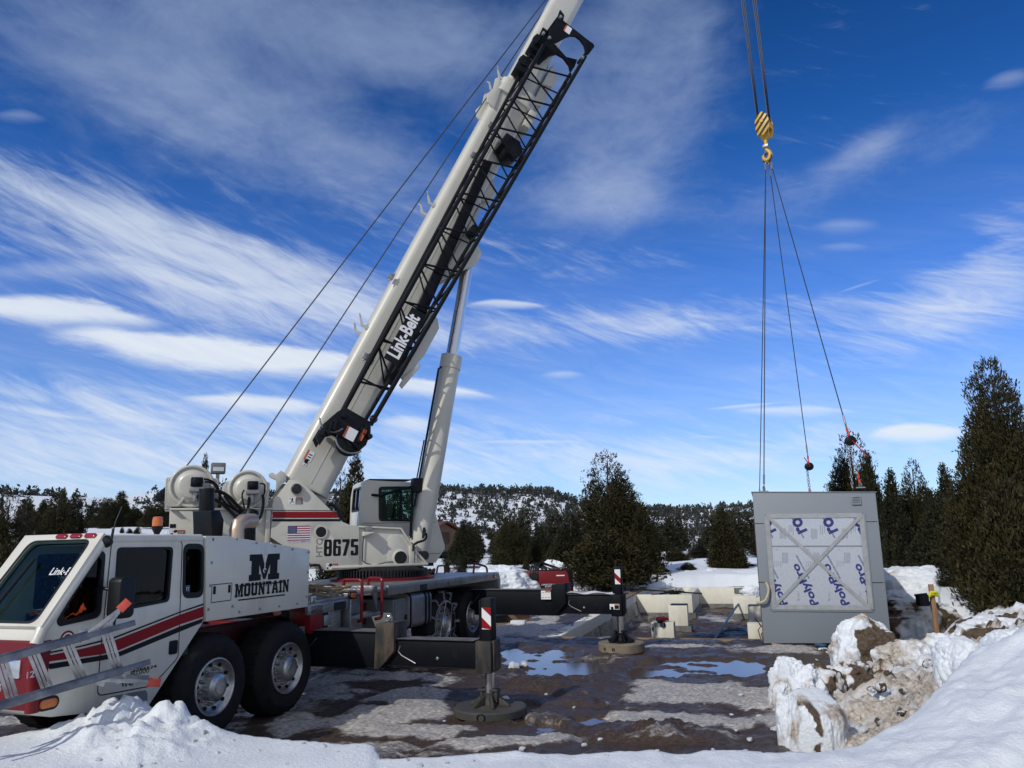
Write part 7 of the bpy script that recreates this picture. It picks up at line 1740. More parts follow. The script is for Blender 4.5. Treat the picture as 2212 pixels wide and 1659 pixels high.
for k, (px, py, l, w, h, rz, lab) in enumerate(((1068, 1352, 1.1, .5, .06, .4, 'flat brown board lying on the mud behind the rear wheels'), (1040, 1350, 1.2, .4, .28, .1, 'low dark stack of planks under the tail of the crane'), (1100, 1338, .9, .5, .34, -.1, 'dark stack of boards with red ends beside the brown box'))):
    p = onpad(px, py); mb = MB(); n = max(1, int(h/.06))
    for i in range(n): mb.box(-l/2+.03*((i*7) % 3), l/2+.02*((i*5) % 4), -w/2, w/2, i*.06, i*.06+.055)
    free('lumber_stack' if n > 1 else 'loose_board', lab, 'lumber', p, [('boards', mb, 'wood' if k != 1 else 'blackc', .004)], rz)
p = onpad(1128, 1337); free('red_jack_stand', 'grey and red tool lying beside the open cardboard box', 'tool', p, [('tool_bar', MB().tube([(-.1, 0, .1), (.25, 0, .25)], .05, 8).box(-.15, .1, -.08, .08, 0, .14), 'steel', .01), ('red_tip', MB().lathe([(.05, 0), (.06, .06), (.03, .09)], (.25, 0, .25), (1, 0, .3), 10).lathe([(.05, 0), (.05, .06)], (.3, -.05, .12), (1, 0, 0), 10), 'footred', 0)])
# plans lying on the far beam
c_ = TRK @ Vector((2.30, 7.44, 1.042))
pp = MB(); nn_ = 14; vs = []
for i in range(nn_):
    for j in range(4): vs.append((-.45+.95*i/(nn_-1), -.12+.085*j, .012+.018*math.sin(i*.9+j*.6)+.012*(j % 2)))
pp.add(vs, [(i*4+j, (i+1)*4+j, (i+1)*4+j+1, i*4+j+1) for i in range(nn_-1) for j in range(3)])
free('paper_plans', 'loose white paper sheets lying on the far outrigger beam', 'papers', c_, [('sheet', pp, 'paper', 0)], -TH)
# orange pouch, blue scrap by the module
p = onpad(1684, 1394); free('orange_glove', 'orange work glove dropped on the mud below the grey room', 'glove', p, [('glove_palm', MB().prism(rpoly([(-.16, -.06), (.10, -.06), (.16, .0), (.10, .06), (-.16, .06)], .03), lambda u, v, t: (u, v, t), .01, .05), 'amber', .01)])
p = onpad(1774, 1402); free('blue_scrap', 'small blue strap end on the dirty snow below the grey room', 'strap', p, [('strap_end', MB().box(-.05, .05, -.1, .12, .05, .09), 'bluep', .008)], .3)
# survey stake with yellow ribbon and a black box
sp_ = at(2021, 1345, 15.5); sz = .15
top = at(2020, 1263, 15.5)
stk = thing('survey_stake', 'wooden stake with yellow ribbon and a small black box in the snow', 'stake', (sp_.x, sp_.y, sz), 0)
I = Matrix.Translation((sp_.x, sp_.y, 0)); zt2 = top.z
MB().box(-.045, .045, -.03, .03, sz-.3, zt2).build('stake_post', M['stake'], stk, I, .004)
MB().tube([(-.12, -.06, zt2-.26), (-.05, -.06, zt2-.16), (.06, -.06, zt2-.15), (.10, -.04, zt2-.24), (.02, -.05, zt2-.20)], .035, 7).tube([(-.22, -.05, zt2-.27), (-.1, -.06, zt2-.22), (0, -.06, zt2-.19)], .03, 6).build('yellow_ribbon', M['yellow'], stk, I)
MB().box(-.32, -.12, -.1, .06, zt2-.42, zt2-.20).tube([(-.36, 0, zt2-.21), (-.1, 0, zt2-.19)], .025, 6).build('black_box', M['blackc'], stk, I, .008)

# ---- hi-vis vest on the dash inside the carrier cab
vp_ = TRK @ Vector((-.24, -1.72, 1.36))
u = np.linspace(0, 1, 26)[None, :]; v = np.linspace(0, 1, 20)[:, None]
X = (u-.5)*.44+.05*np.sin(v*7)+.0*u; Yv = (v-.5)*.50+.05*np.sin(u*9); Zv = .10+.14*np.sin(np.pi*u)*np.sin(np.pi*v)+.06*(fbm(u*5+v*0, v*5+u*0, seed=3, oct=3, ridge=True)-.5)*3+.16*v
vst = thing('safety_vest', 'crumpled orange hi-vis vest with grey reflective bands behind the cab quarter window', 'safety vest', tuple(vp_), -TH)
g = grid_obj('vest_cloth', X, Yv, Zv, M['orange'], parent=vst)
g2 = grid_obj('reflective_band', X[:, 10:14], Yv[:, 10:14], Zv[:, 10:14]+.006, M['silver'], parent=vst); g3 = grid_obj('reflective_band', X[12:15, :], Yv[12:15, :], Zv[12:15, :]+.007, M['silver'], parent=vst)

# ---- ladder leaning against the cab
lad = thing('extension_ladder', 'scuffed aluminium extension ladder with red feet leaning across the front of the cab', 'ladder', tuple(at(100, 1480, 6.3)), 0)
def LP(px, py):                                            # a plane leaning from the snow on the left up to the cab
    return at(px, py, 6.15+.0030*px)
I = Matrix.Identity(4)
def zz(x, y): return z2(x, y)
upA, upB = zz(-900, 905), zz(780, 440); loA, loB = zz(-900, 1320), zz(1075, 745)
def railtube(a, b, w=.075, t=.03, name='ladder_rail', parts=2):
    a, b = LP(*a), LP(*b); d = (b-a).normalized(); view = ((a+b)/2-CP).normalized(); n = d.cross(view).normalized(); f = n.cross(d).normalized()
    mb = MB()
    def bar(n0, n1, f0, f1): mb.add([p+n*x+f*y for p in (a, b) for x, y in ((n0, f0), (n1, f0), (n1, f1), (n0, f1))], [(0, 1, 2, 3), (7, 6, 5, 4), (0, 4, 5, 1), (1, 5, 6, 2), (2, 6, 7, 3), (3, 7, 4, 0)])
    bar(-w/2, w/2, 0, .006); bar(-w/2, -w/2+.008, .006, t); bar(w/2-.008, w/2, .006, t)
    return mb
railtube(upA, upB).build('ladder_rail', M['alud'], lad, I, .002); railtube(loA, loB).build('ladder_rail', M['alud'], lad, I, .002)
r1 = railtube(zz(-900, 925), zz(1180, 332), .05); r1.build('ladder_rail', M['alud'], lad, I, .002); r2 = railtube(zz(-900, 1345), zz(1312, 672), .05); r2.build('ladder_rail', M['alud'], lad, I, .002)
for a, b in (((15, 690), (120, 1030)), ((290, 605), (410, 905)), ((585, 520), (720, 850)), ((900, 345), (1060, 860)), ((-300, 760), (-190, 1110)), ((-620, 850), (-500, 1200))):
    p, q = LP(*zz(*a)), LP(*zz(*b)); d = (q-p).normalized(); vw = (p-CP).normalized(); n = d.cross(vw).normalized(); f = n.cross(d)
    mb = MB()
    for o0, o1, dp in ((-.042, -.015, .0), (-.010, .012, .012), (.017, .045, .004)):
        mb.add([c+n*x+f*y for c in (p, q) for x, y in ((o0, dp), (o1, dp), (o1, dp+.03), (o0, dp+.03))], [(0, 1, 2, 3), (7, 6, 5, 4), (0, 4, 5, 1), (1, 5, 6, 2), (2, 6, 7, 3), (3, 7, 4, 0)])
    mb.build('ladder_rung', M['alu'], lad, I, .003)
for a, b, c_, d_ in (((770, 430), (900, 345), (1040, 225), (1122, 145)), ((860, 830), (930, 850), (1290, 855), (1400, 860))):
    g = railtube(zz(*a), zz(*c_), .036); g.build('foot_strut', M['alu'], lad, I, .002)
    p, q = LP(*zz(*c_)), LP(*zz(*d_)); dd = (q-p).normalized()
    g = railtube(zz(*c_), zz(*d_), .075, .05); g.build('ladder_foot', M['footred'], lad, I, .008)
g = railtube(zz(1060, 790), zz(1275, 862), .035); g.build('foot_brace', M['alu'], lad, I, .002); g = railtube(zz(930, 800), zz(1300, 815), .034); g.build('foot_strut', M['alud'], lad, I, .002)
g = railtube(zz(905, 400), zz(1030, 235), .045); g.build('foot_brace', M['alu'], lad, I, .002)
g = railtube(zz(700, 455), zz(770, 440), .11, .05); g.build('rail_bracket', M['alu'], lad, I, .004); g = railtube(zz(850, 825), zz(925, 850), .10, .05); g.build('rail_bracket', M['alu'], lad, I, .004)

# ================================================================ snow heaps round the pad
def heap(name, label, D0, D1, h, ry, seed, dirt, freq=2.2, amp=.30, soil=None, group=None, cut=0, zoff=-.05, n=72):
    a, b = gnd(*D0), gnd(*D1); c = (a+b)/2; c.z = zoff
    return lump(name, label, 'snow pile', tuple(c), (b-a).length/2, ry, h, seed, dirt, soil, freq, amp, math.atan2((b-a).y, (b-a).x), group, cut, n)
heap('snow_pile', 'long white ploughed snow pile behind the tail of the crane', (985, 1294), (1172, 1290), 1.15, 1.6, 101, (.12, .25), 3.4, .22, n=100)
up_ = lambda f, a, k=6.: np.clip((f-a)*k+.4, 0, 1)
sl_ = lambda k: (lambda x, y, z, f: up_(f, .60-k)*.85)
for k, (d0, d1, h, dirt, lab) in enumerate((((1168, 1276), (1222, 1274), 1.35, (.25, .4), 'tallest white lump of ploughed snow right behind the red welder'), ((1212, 1275), (1262, 1273), 1.0, (.55, .4), 'brown stained lump of ploughed snow right of the welder'), ((1252, 1274), (1300, 1273), .95, (.45, .4), 'dirty lump of ploughed snow left of the far striped outrigger post'), ((1290, 1272), (1340, 1270), .70, (.25, .3), 'low snow lump behind the far striped outrigger post'))):
    heap('snow_heap', lab, d0, d1, h, .9, 110+k, dirt, 2.6, .42, sl_(.02), 'dirty snow lumps behind the pad', 2)
for k, (d0, d1, h, lab) in enumerate((((1400, 1256), (1452, 1256), .75, 'white snow lump behind the left end of the far foam wall'), ((1446, 1256), (1520, 1256), .55, 'low ragged snow lump behind the middle of the far foam wall'), ((1512, 1256), (1566, 1256), .62, 'rounded snow lump behind the right part of the far foam wall'), ((1540, 1258), (1700, 1258), .60, 'smooth snow drift behind the far foam wall beside the grey room'))):
    heap('snow_heap', lab, d0, d1, h, 1.3, 120+k, (.08, .2), 3.0, .34 if k < 3 else .06, None, 'white snow lumps behind the foundation')
def rheap(name, label, px, pyb, pyt, depth, wpx, ry, seed, dirt, soil=None, freq=2.4, amp=.36, cut=2, cat='snow chunk', group=None, zb=None, n=72, rot=None):
    b = at(px, pyb, depth); t = at(px, pyt, depth); r = wpx*depth/_F/2
    z0 = b.z if zb is None else zb
    return lump(name, label, cat, (b.x, b.y, z0-.04), r, ry, max(.1, t.z-z0), seed, dirt, soil, freq, amp, -math.atan2(b.x, b.y) if rot is None else rot, group, cut, n)
rheap('snow_pile', 'big white ploughed snow pile right of the grey room below the dark trees', 1985, 1335, 1222, 20.5, 260, 2.0, 131, (.15, .3), None, 3.2, .24, 0, 'snow pile', zb=.0, n=110)
rheap('snow_pile', 'dirty snow pile beside the right edge of the grey room with soil showing', 1975, 1372, 1290, 17.2, 190, 1.2, 132, (.45, .5), lambda x, y, z, f: up_(f, .56)*.9, 3.0, .40, 2, 'snow pile', zb=.0, n=100)
rheap('snow_pile', 'white snow heaped under the large tree at the right edge', 2150, 1400, 1330, 13.6, 240, 1.3, 133, (.15, .3), lambda x, y, z, f: up_(f, .66)*.8, 2.8, .34, 1, 'snow pile', n=90)
cap = lambda lo: (lambda x, y, z, f: np.clip((.93+.7*(f-.5)-z)*7, 0, 1)*np.clip((x+.62+.6*(f-.5))*6, 0, 1)*1.2)
rheap('dirt_clod', 'big brown clod of frozen dirt capped with snow in front of the grey room', 1872, 1434, 1338, 11.9, 150, .55, 141, (.35, .5), cap(0), 2.2, .34, 1, 'dirt clod', n=120)
rheap('snow_chunk', 'biggest upright chunk of white snow with a brown dirt streak in the right foreground', 1775, 1618, 1482, 7.55, 128, .34, 142, (.46, .7), lambda x, y, z, f: np.clip((.24+1.1*(f-.5)-np.abs(x+.34+.7*(f-.5)+.22*z))*4+.35, 0, 1)*np.clip((.95-z)*5, 0, 1)*.9, 1.7, .30, 2, n=120)
rheap('snow_chunk', 'smaller white snow chunk leaning on the left side of the biggest chunk', 1706, 1592, 1490, 7.75, 70, .24, 143, (.40, .6), lambda x, y, z, f: up_(f, .62)*.7, 1.9, .34, 2, n=90)
rheap('snow_chunk', 'whitish rounded snow chunk standing behind the biggest chunk at the left of the dirty snow', 1722, 1500, 1420, 9.4, 120, .38, 144, (.22, .5), lambda x, y, z, f: up_(f, .48)*.7*np.clip((x-.1)*4, 0, 1), 2.4, .40, 3, n=90)
rheap('snow_chunk', 'small pointed snow chunk at the very left of the dirty snow', 1685, 1500, 1462, 9.2, 46, .2, 145, (.3, .3), None, 2.2, .4, 3)
rheap('snow_chunk', 'pale square block of ice lying flat in the middle of the dirty snow', 1905, 1520, 1478, 8.9, 74, .26, 146, (.25, .3), None, 1.6, .24, 4)
rheap('snow_chunk', 'brown and white lump of snow beside the big dirt clod', 1955, 1440, 1380, 11.4, 120, .5, 147, (.5, .5), lambda x, y, z, f: up_(f, .62)*.8, 2.6, .42, 2)
rheap('snow_chunk', 'grey brown lump of dirty snow right behind the rounded chunk', 1775, 1500, 1430, 9.9, 90, .4, 148, (.75, .5), lambda x, y, z, f: up_(f, .45)*.9, 2.6, .44, 2)
rheap('snow_chunk', 'dark dirty clod lying between the two largest chunks', 1840, 1470, 1425, 10.3, 110, .4, 149, (.7, .4), lambda x, y, z, f: up_(f, .40)*.9, 2.8, .44, 2)
rheap('snow_chunk', 'clean white snow block on the ridge at the right edge below the tree', 2078, 1440, 1375, 8.6, 110, .42, 150, (.0, .1), None, 2.2, .34, 1, n=90)
rheap('snow_chunk', 'clean white snow lump at the far right edge of the ridge', 2185, 1410, 1352, 8.3, 110, .42, 151, (.05, .15), None, 2.2, .34, 1, n=90)
rheap('snow_chunk', 'low brown streaked snow mound in front of the wooden stake', 2035, 1420, 1368, 11.6, 130, .5, 152, (.4, .5), lambda x, y, z, f: up_(f, .60)*.8, 2.6, .40, 2)
dk = []
for k in range(4):
    dk.append(lump('dirty_clod', 'lump of churned brown and white snow among the dirty snow at the right', 'snow clod', (0, 0, -60-k), 1, .8, .7, 180+k, (.35+.12*k, .6), (lambda x, y, z, f: up_(f, .50)*.95) if k % 2 else (lambda x, y, z, f: up_(f, .62)*.8), 2.0, .36, 0, 'churned lumps in the dirty snow', 2, n=26))
rk = np.random.default_rng(31)
for kk in range(64):
    o = dk[kk % 4] if kk < 4 else dk[kk % 4].copy()
    if kk >= 4: COL.objects.link(o)
    for _ in range(200):
        py = rk.uniform(1400, 1600); lo = np.interp(py, [1400, 1440, 1490, 1560, 1605], [1790, 1700, 1672, 1655, 1660]); hi = np.interp(py, [1400, 1470, 1545, 1605], [2085, 2030, 1955, 1850])
        px = rk.uniform(lo, hi)
        if abs(px-1775) < 75 and py > 1480: continue
        break
    p = gnd(px, py, .2); z_, _, _ = bank_fn(np.array([p.x]), np.array([p.y])); zv = max(float(z_[0]), .0)
    p = gnd(px, py, zv); sx_ = rk.uniform(9, 30)*(p-CP).dot(CF)/_F/2
    o.location = (p.x, p.y, zv+sx_*.15); o.scale = (sx_, sx_, sx_*rk.uniform(.6, 1.0)); o.rotation_euler = (rk.uniform(-.5, .5), rk.uniform(-.5, .5), rk.uniform(0, 6.28))
# loose pieces of snow on the mud and on the bank: one shape, many copies
rs = np.random.default_rng(9)
clods = []
for k in range(4):
    o = lump('snow_clod', 'small loose piece of snow lying about the mud and the snow bank', 'snow clod', (0, 0, -50-k), 1, .7, .55, 160+k, (.30 if k % 2 else .05, .4), None, 2.2, .46, 0, 'loose snow pieces', 4, n=16)
    clods.append(o)
CL = [(1110, 1442, 34), (1133, 1436, 20), (1300, 1600, 20), (1236, 1590, 10), (1420, 1580, 14), (1400, 1572, 10), (1090, 1512, 20), (1180, 1502, 8), (1128, 1620, 16), (1325, 1590, 12), (1560, 1596, 18), (1490, 1606, 14), (1620, 1600, 16), (1345, 1566, 9), (1440, 1560, 9), (1262, 1612, 14), (1580, 1546, 10), (1520, 1524, 8), (1600, 1503, 12), (1640, 1550, 14), (1655, 1512, 12), (900, 1590, 12), (960, 1560, 10), (1013, 1602, 12), (1150, 1470, 10), (1240, 1530, 8), (1700, 1560, 18), (1670, 1576, 12), (1590, 1580, 9), (1690, 1540, 16), (1480, 1585, 8), (1540, 1565, 7)]
CB = [(330, 1650, 14), (390, 1642, 9), (170, 1612, 12), (560, 1612, 12), (620, 1640, 10), (730, 1615, 8), (210, 1652, 16), (120, 1635, 10), (470, 1620, 14), (880, 1628, 16), (905, 1640, 22), (965, 1634, 12), (1020, 1628, 12), (830, 1652, 14), (1180, 1624, 10), (1310, 1622, 10), (1420, 1618, 12), (1540, 1616, 12), (1610, 1614, 16), (700, 1602, 16), (770, 1606, 10), (655, 1596, 14), (1900, 1580, 14), (1950, 1560, 12), (1990, 1490, 14), (2010, 1530, 10), (250, 1640, 12), (300, 1655, 18), (60, 1610, 10), (440, 1595, 20), (500, 1598, 12), (420, 1610, 16)]
kk = 0
for lst, zz0 in ((CL, .02), (CB, .46)):
    for px, py, w in lst:
        p = gnd(px, py, zz0)
        if zz0 > .1:
            z_, _, _ = bank_fn(np.array([p.x]), np.array([p.y])); zv = float(z_[0])
            if zv < .1: zv = .3
        else: zv = .03
        s = w*(p-CP).dot(CF)/_F/2
        src = clods[kk % 4]; o = src if kk < 4 else src.copy()
        if kk >= 4: COL.objects.link(o)
        o.location = (p.x, p.y, zv+s*.1); o.scale = (s, s, s*rs.uniform(.6, .95)); o.rotation_euler = (rs.uniform(-.3, .3), rs.uniform(-.3, .3), rs.uniform(0, 6.28)); kk += 1

# ================================================================ trees
def foliage(seed, h, r, plumes, sprays, leaf, wid, base=.06, top=1.0, per=5, open_=.0, slim=.75):
    """verts of a crown: many small leaf blades gathered on upright plumes round the trunk"""
    g = np.random.default_rng(seed); P = []; Dn = []
    pl = [(0., 0., 1., .66)]
    for k in range(plumes):
        a = g.uniform(0, 2*math.pi); ro = r*g.uniform(.20, .80); hh = (1-(ro/r)**1.6*.66)*g.uniform(.72, 1.0)
        pl.append((ro*math.cos(a), ro*math.sin(a), hh, g.uniform(.30, .50)))
    wts = np.array([p[2]*p[3] for p in pl]); wts /= wts.sum()
    for (ox, oy, hp, rp), w in zip(pl, wts):
        n = int(sprays*w)
        t = g.power(1.35, n); t = 1-t if False else 1-g.power(1.6, n)      # more near the bottom
        rr = r*rp*np.clip((1-t), 0, 1)**slim*np.clip(.35+t*5, 0, 1)
        a = g.uniform(0, 2*math.pi, n); q = np.sqrt(g.uniform(.12, 1, n))
        nn = fbm(a*1.9+seed, t*hp*h*.9, np.full(n, ox*2), seed=seed+4, oct=3)
        keep = nn > (.26+open_)
        q = q*(.62+.85*nn)
        x = ox*(1-.35*t)+rr*q*np.cos(a); y = oy*(1-.35*t)+rr*q*np.sin(a)
        z = h*base+(h*hp-h*base)*t+rr*q*.25
        d = np.stack([np.cos(a)*.75, np.sin(a)*.75, .55+.9*t], 1)
        P.append(np.stack([x, y, z], 1)[keep]); Dn.append(d[keep])
    P = np.concatenate(P); Dn = np.concatenate(Dn); n = len(P)
    P = np.repeat(P, per, 0); Dn = np.repeat(Dn, per, 0)
    P = P+g.normal(size=P.shape)*leaf*.42
    d = Dn+g.normal(size=P.shape)*.55; d /= np.linalg.norm(d, axis=1, keepdims=True)
    s = np.cross(d, g.normal(size=P.shape)); s /= np.linalg.norm(s, axis=1, keepdims=True)
    L_ = leaf*g.uniform(.6, 1.35, (len(P), 1)); W_ = wid*g.uniform(.6, 1.3, (len(P), 1))
    V_ = np.stack([P-d*L_*.5, P+s*W_*.5, P+d*L_*.5, P-s*W_*.5], 1).reshape(-1, 3)
    V_[:, 2] = np.maximum(V_[:, 2], .02)
    return V_
def proto(name, seed, h, r, plumes, sprays, leaf, wid, m, **k):
    V_ = foliage(seed, h, r, plumes, sprays, leaf, wid, **k)
    cme = fast_mesh(name+'_crown', V_, np.arange(len(V_)), 4, M[m])
    tb = MB(); g = random.Random(seed)
    tb.tube([(0, 0, -.3), (.03*h*.1, 0, h*.35), (0, .02*h, h*.92)], h*.028, 8, r1=h*.004)
    for i in range(14):
        a = g.uniform(0, 6.28); z0 = h*g.uniform(.05, .7); L_ = r*(1-z0/h)*g.uniform(.6, .95)
        tb.tube([(0, 0, z0), (L_*.5*math.cos(a), L_*.5*math.sin(a), z0+L_*.12), (L_*math.cos(a), L_*math.sin(a), z0+L_*.4)], h*.008, 5, r1=h*.002)
    o = tb.build('trunk', M['bark'], None); tme = o.data; bpy.data.objects.remove(o)
    return dict(h=h, r=r, crown=cme, trunk=tme)
PR = {}
PR['big'] = proto('juniper', 201, 6., 2.6, 15, 24000, .115, .036, 'leafA', per=6, slim=.50, open_=.05)
PR['cen'] = proto('juniper', 202, 6., 2.4, 13, 12000, .14, .045, 'leafA', per=5, slim=.50, open_=.05)
PR['cenb'] = proto('juniper', 203, 6., 2.2, 9, 6500, .18, .06, 'leafB', per=5, slim=.55)
PR['cone'] = proto('juniper', 204, 6., 1.6, 6, 6000, .18, .06, 'leafA', per=5, slim=.55)
PR['fir'] = proto('juniper', 205, 6., 1.3, 4, 4500, .18, .06, 'leafB', per=5, slim=.68)
PR['loose'] = proto('juniper', 206, 6., 2.0, 8, 2600, .20, .06, 'leafB', per=5, open_=.14, slim=.6)
PR['bush'] = proto('juniper', 207, 3., 1.7, 9, 3000, .16, .055, 'leafA', per=5, slim=.45, base=.02)
PR['far'] = proto('juniper', 208, 5., 1.7, 6, 900, .34, .13, 'leafB', per=3, slim=.6, base=.02)
PR['far2'] = proto('juniper', 209, 5., 1.3, 4, 750, .34, .13, 'leafB', per=3, slim=.75, base=.02)
rt = np.random.default_rng(77)
def plant(pr, loc, sx, sz, label, group=None, rz=None, name='juniper_tree', cat='tree'):
    q = PR[pr]
    t = thing(name, label, cat, loc, rt.uniform(0, 6.28) if rz is None else rz, group)
    t.scale = (sx, sx, sz)
    for nm in ('crown', 'trunk'):
        o = bpy.data.objects.new(nm, q[nm]); COL.objects.link(o); o.parent = t
    return t
def tree(pr, px, pyt, depth, wpx, label, zb=None, group=None, rz=None, name='juniper_tree', cat='tree'):
    b = at(px, 1160, depth); z0 = terrain_z(b.x, b.y) if zb is None else zb
    z0 = max(z0, -.2)
    top = at(px, pyt, depth).z
    q = PR[pr]; sx = wpx*depth/_F/2/q['r']*1.26
    return plant(pr, (b.x, b.y, z0), sx, (top-z0)/q['h']/.97, label, group, rz, name, cat)
G1 = 'junipers round the site'
tree('big', 2188, 776, 16.5, 290, 'huge dark juniper filling the right edge of the picture', .25, G1)
tree('bush', 2185, 1040, 15.4, 190, 'lower bushy juniper boughs in front of the huge right hand juniper', .3, G1)
tree('cen', 1862, 936, 27, 170, 'tall juniper standing right behind the right end of the grey room', .3, G1)
tree('fir', 1892, 980, 26, 80, 'narrow spire close beside the tall juniper behind the grey room', .3, G1)
tree('fir', 1938, 1018, 24, 90, 'thin dark fir between the grey room and the twin topped tree', .3, G1)
tree('cen', 1990, 998, 25, 130, 'twin topped dark tree above the big snow pile', .3, G1)
tree('fir', 2058, 1006, 24, 90, 'slim dark fir just left of the huge right hand juniper', .3, G1)
tree('cenb', 2030, 1060, 22, 130, 'lower dark juniper behind the yellow ribboned stake', .3, G1)
tree('loose', 2045, 1200, 19, 90, 'pale thin shrub on the snow pile behind the stake', .6, G1, name='bare_shrub', cat='shrub')
tree('cen', 1314, 978, 36, 196, 'biggest central juniper with a rounded top behind the red welder', .2, G1)
tree('cone', 1388, 1092, 34, 100, 'pointed juniper leaning on the right side of the biggest central juniper', .2, G1)
tree('cenb', 1232, 1108, 33, 110, 'lower juniper leaning on the left side of the biggest central juniper', .2, G1)
tree('bush', 1300, 1150, 31, 210, 'broad skirt of low juniper in front of the biggest central juniper', .2, G1)
tree('cone', 1562, 1100, 37, 86, 'lone neat cone shaped juniper left of the grey room', .2, G1)
tree('cenb', 1005, 1122, 42, 84, 'dark juniper on the snow right of the operator cab', None, G1)
tree('cen', 1100, 1114, 40, 88, 'dark juniper left of the welder with a pointed top', None, G1)
tree('cenb', 1166, 1134, 42, 70, 'dark juniper directly behind the red welder', None, G1)
tree('bush', 1196, 1180, 38, 60, 'small round juniper between the welder tree and the central juniper', None, G1)
tree('bush', 1080, 1192, 36, 84, 'low juniper bush over the white snow pile behind the tail', .3, G1)
tree('loose', 992, 1196, 36, 34, 'small thin juniper beside the rear grab rail', None, G1)
tree('bush', 1456, 1184, 44, 60, 'rounded bush between the central juniper and the lone cone', None, G1)
tree('cenb', 1508, 1176, 46, 64, 'dark bush just left of the lone cone shaped juniper', None, G1)
tree('cenb', 1640, 1160, 45, 70, 'dark juniper half hidden by the left edge of the grey room', None, G1)
tree('cone', 765, 985, 24, 96, 'tall juniper behind the boom foot and operator cab', .4, G1)
tree('loose', 735, 1010, 25, 80, 'ragged juniper just left of the tall one behind the boom foot', .4, G1)
tree('bush', 760, 1150, 22, 150, 'low juniper seen under the upper frame of the crane', .4, G1)
tree('cone', 434, 986, 27, 44, 'pointed juniper top showing between the two winches', .6, G1)
tree('cen', 16, 1064, 20, 110, 'dark bushy juniper at the left edge of the picture', .4, G1)
tree('big', -110, 1000, 17, 240, 'large juniper beyond the left edge of the picture', .4, G1)
tree('loose', 52, 1076, 30, 60, 'greyish thin juniper near the left edge', None, G1)
tree('fir', 88, 1080, 33, 50, 'slim fir behind the left cluster of junipers', None, G1)
tree('cen', 118, 1068, 23, 110, 'broad brownish juniper above the cab roof lights', None, G1)
tree('fir', 130, 1056, 27, 36, 'narrow spire poking above the left cluster of junipers', None, G1)
tree('cenb', 156, 1070, 24, 80, 'dark rounded juniper right of the broad brownish one', None, G1)
tree('cen', 66, 1110, 18, 130, 'low wide juniper behind the windscreen at the left', None, G1)
tree('bush', 20, 1180, 15, 140, 'juniper boughs just outside the windscreen at the left edge', .3, G1)
tree('cenb', 232, 1076, 40, 60, 'dark juniper behind the radio aerial', None, G1)
tree('cone', 256, 1062, 43, 60, 'taller pointed juniper right of the aerial', None, G1)
tree('cenb', 290, 1098, 42, 64, 'rounded juniper left of the orange beacon', None, G1)
tree('cen', 330, 1084, 38, 66, 'juniper half hidden behind the rear counterweight', None, G1)
tree('bush', 222, 1128, 37, 30, 'small skirted juniper on the snow slope by the aerial', None, G1)
for px, pyt, w, lab in ((263, 1138, 12, 'tiny sapling on the snow slope nearest the aerial'), (278, 1141, 16, 'small bushy sapling in the middle of three on the snow slope'), (298, 1137, 17, 'largest of three saplings on the snow slope near the beacon')):
    tree('far2', px, pyt, 34, w, lab, None, 'saplings on the snow slope')
for px, pyt, w, d, lab in ((1096, 1180, 26, 50, 'pale shrub beyond the pointed juniper left of the welder'), (1135, 1205, 22, 34, 'small sapling by the snow pile left of the welder'), (965, 1208, 14, 38, 'small sapling on the open snow right of the cab'), (1480, 1215, 40, 36, 'low shrub behind the far foam wall'), (1600, 1215, 50, 38, 'low shrub between the lone cone and the grey room'), (1420, 1225, 50, 35, 'low dark shrub behind the left corner of the far foam wall')):
    tree('bush', px, pyt, d, w, lab, None, 'small shrubs behind the foundation', name='shrub', cat='shrub')
# scattered junipers between the site and the hills
cnt = 0; tries = 0
while cnt < 200 and tries < 4000:
    tries += 1
    a = rt.uniform(-rad(37), rad(37)); r_ = math.exp(rt.uniform(math.log(52), math.log(230)))
    x, y = r_*math.sin(a), r_*math.cos(a)
    if fbm(np.array([x*.02]), np.array([y*.02]), seed=300, oct=3)[0] < .40 and r_ > 70: continue
    pxv = 1106+_F*x/y
    if 925 < pxv < 1000 and r_ < 80: continue
    if 150 < pxv < 330 and r_ < 70: continue
    z = terrain_z(x, y); s = rt.uniform(.38, .78)
    plant('far' if rt.random() < .6 else 'far2', (x, y, z-.1), s*rt.uniform(1.25, 1.7), s, 'dark juniper scattered over the snow between the site and the hills', 'scattered junipers on the flats')
    cnt += 1
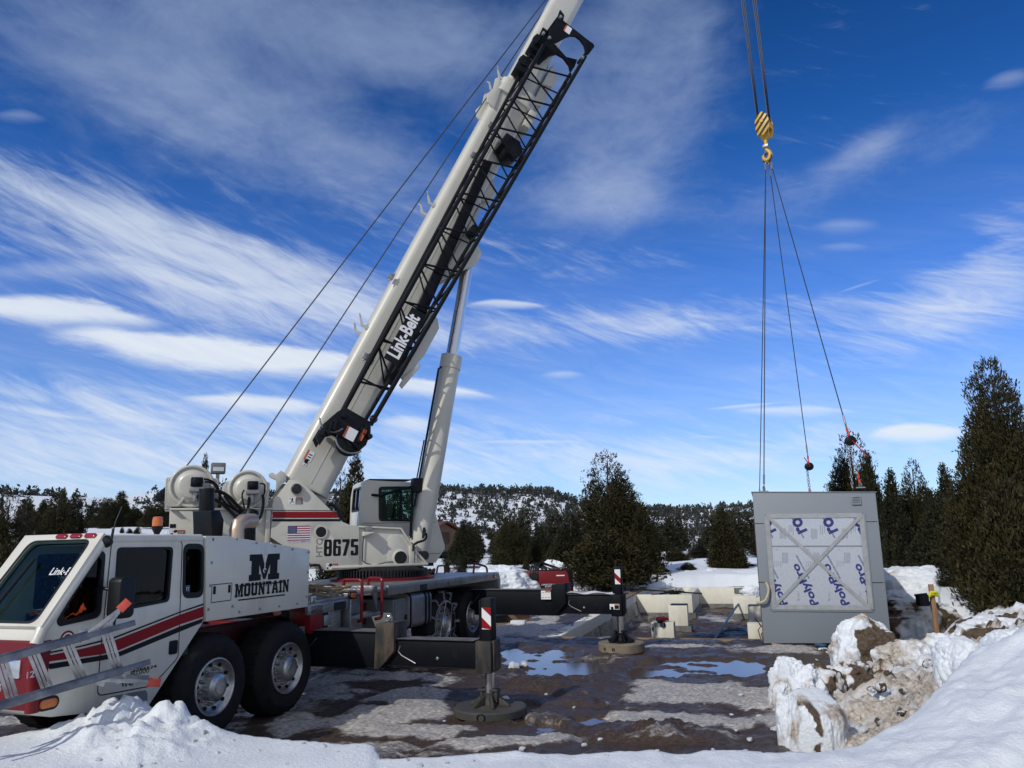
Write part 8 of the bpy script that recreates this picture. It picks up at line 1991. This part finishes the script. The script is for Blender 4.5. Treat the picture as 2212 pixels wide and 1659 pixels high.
# the wooded hillsides beyond, one mass
def hillside():
    g = np.random.default_rng(5); V_ = []
    n = 12500
    a = g.uniform(-rad(40), rad(40), n); r_ = np.exp(g.uniform(np.log(165), np.log(640), n))
    r1 = np.interp(a, np.radians([-60, -30, -8, 4, 9, 16, 40]), [260, 260, 430, 430, 560, 620, 500])
    x, y = r_*np.sin(a), r_*np.cos(a)
    den = fbm(x*.018, y*.018, seed=310, oct=4)*.7+fbm(x*.06, y*.06, seed=311, oct=3)*.3
    keep = (r_ < r1*1.04) & (g.random(n) < np.clip((den-.44)*8+.40, .03, .95))
    x, y = x[keep], y[keep]; n = len(x); z = terrain_fn(x, y)
    hh = g.uniform(1.3, 3.4, n)*np.clip(.75+r_[keep]/900, .8, 1.3); ww = hh*g.uniform(.34, .52, n); k = 26
    t = 1-g.power(1.7, (n, k)); an = g.uniform(0, 6.28, (n, k)); q = np.sqrt(g.uniform(.1, 1, (n, k)))
    rr = ww[:, None]*(1-t)**.6*q
    P = np.stack([x[:, None]+rr*np.cos(an), y[:, None]+rr*np.sin(an), z[:, None]-.2+hh[:, None]*t], -1).reshape(-1, 3)
    S_ = np.repeat(ww, k)[:, None]*.42
    d = g.normal(size=P.shape); d[:, 2] = abs(d[:, 2])+.6; d /= np.linalg.norm(d, axis=1, keepdims=True)
    s = np.cross(d, g.normal(size=P.shape)); s /= np.linalg.norm(s, axis=1, keepdims=True)
    V_ = np.stack([P-d*S_, P+s*S_*.55, P+d*S_*1.1, P-s*S_*.55], 1).reshape(-1, 3)
    o = link_mesh('hillside_forest', fast_mesh('hillside_forest', V_, np.arange(len(V_)), 4, M['leafC']))
    tag(o, 'dark junipers covering the distant snowy hillsides', 'forest', kind='stuff')
hillside()
# red-roofed cabin beyond the operator cab
cbp = at(938, 1150, 62); cz = terrain_z(cbp.x, cbp.y)
cabn = thing('log_cabin', 'small log cabin with a dark red metal roof on the snow beyond the operator cab', 'cabin', (cbp.x, cbp.y, cz), .5)
I = WM[cabn.name]; ht_ = at(950, 1130, 62).z-cz
MB().prism([(-2, 0), (2, 0), (2, ht_*.55), (0, ht_*.96), (-2, ht_*.55)], xz, -2.2, 2.2).build('cabin_wall', M['cabinw'], cabn, I)
MB().prism([(-2.5, ht_*.50), (0, ht_), (0, ht_+.12), (-2.6, ht_*.5+.1)], xz, -2.7, 2.7).prism([(2.5, ht_*.50), (0, ht_), (0, ht_+.12), (2.6, ht_*.5+.1)], xz, -2.7, 2.7).build('roof', M['roofr'], cabn, I)
MB().box(-.5, .4, -2.26, -2.2, .1, 1.9).build('cabin_door', M['bark'], cabn, I); MB().box(2.0, 2.05, -.6, .6, .9, 1.7).build('cabin_window', M['glass'], cabn, I)
for x_ in (-2.2, 2.2): MB().box(x_-.08, x_+.08, -2.6, -2.44, 0, ht_*.52).build('porch_post', M['wood'], cabn, I)
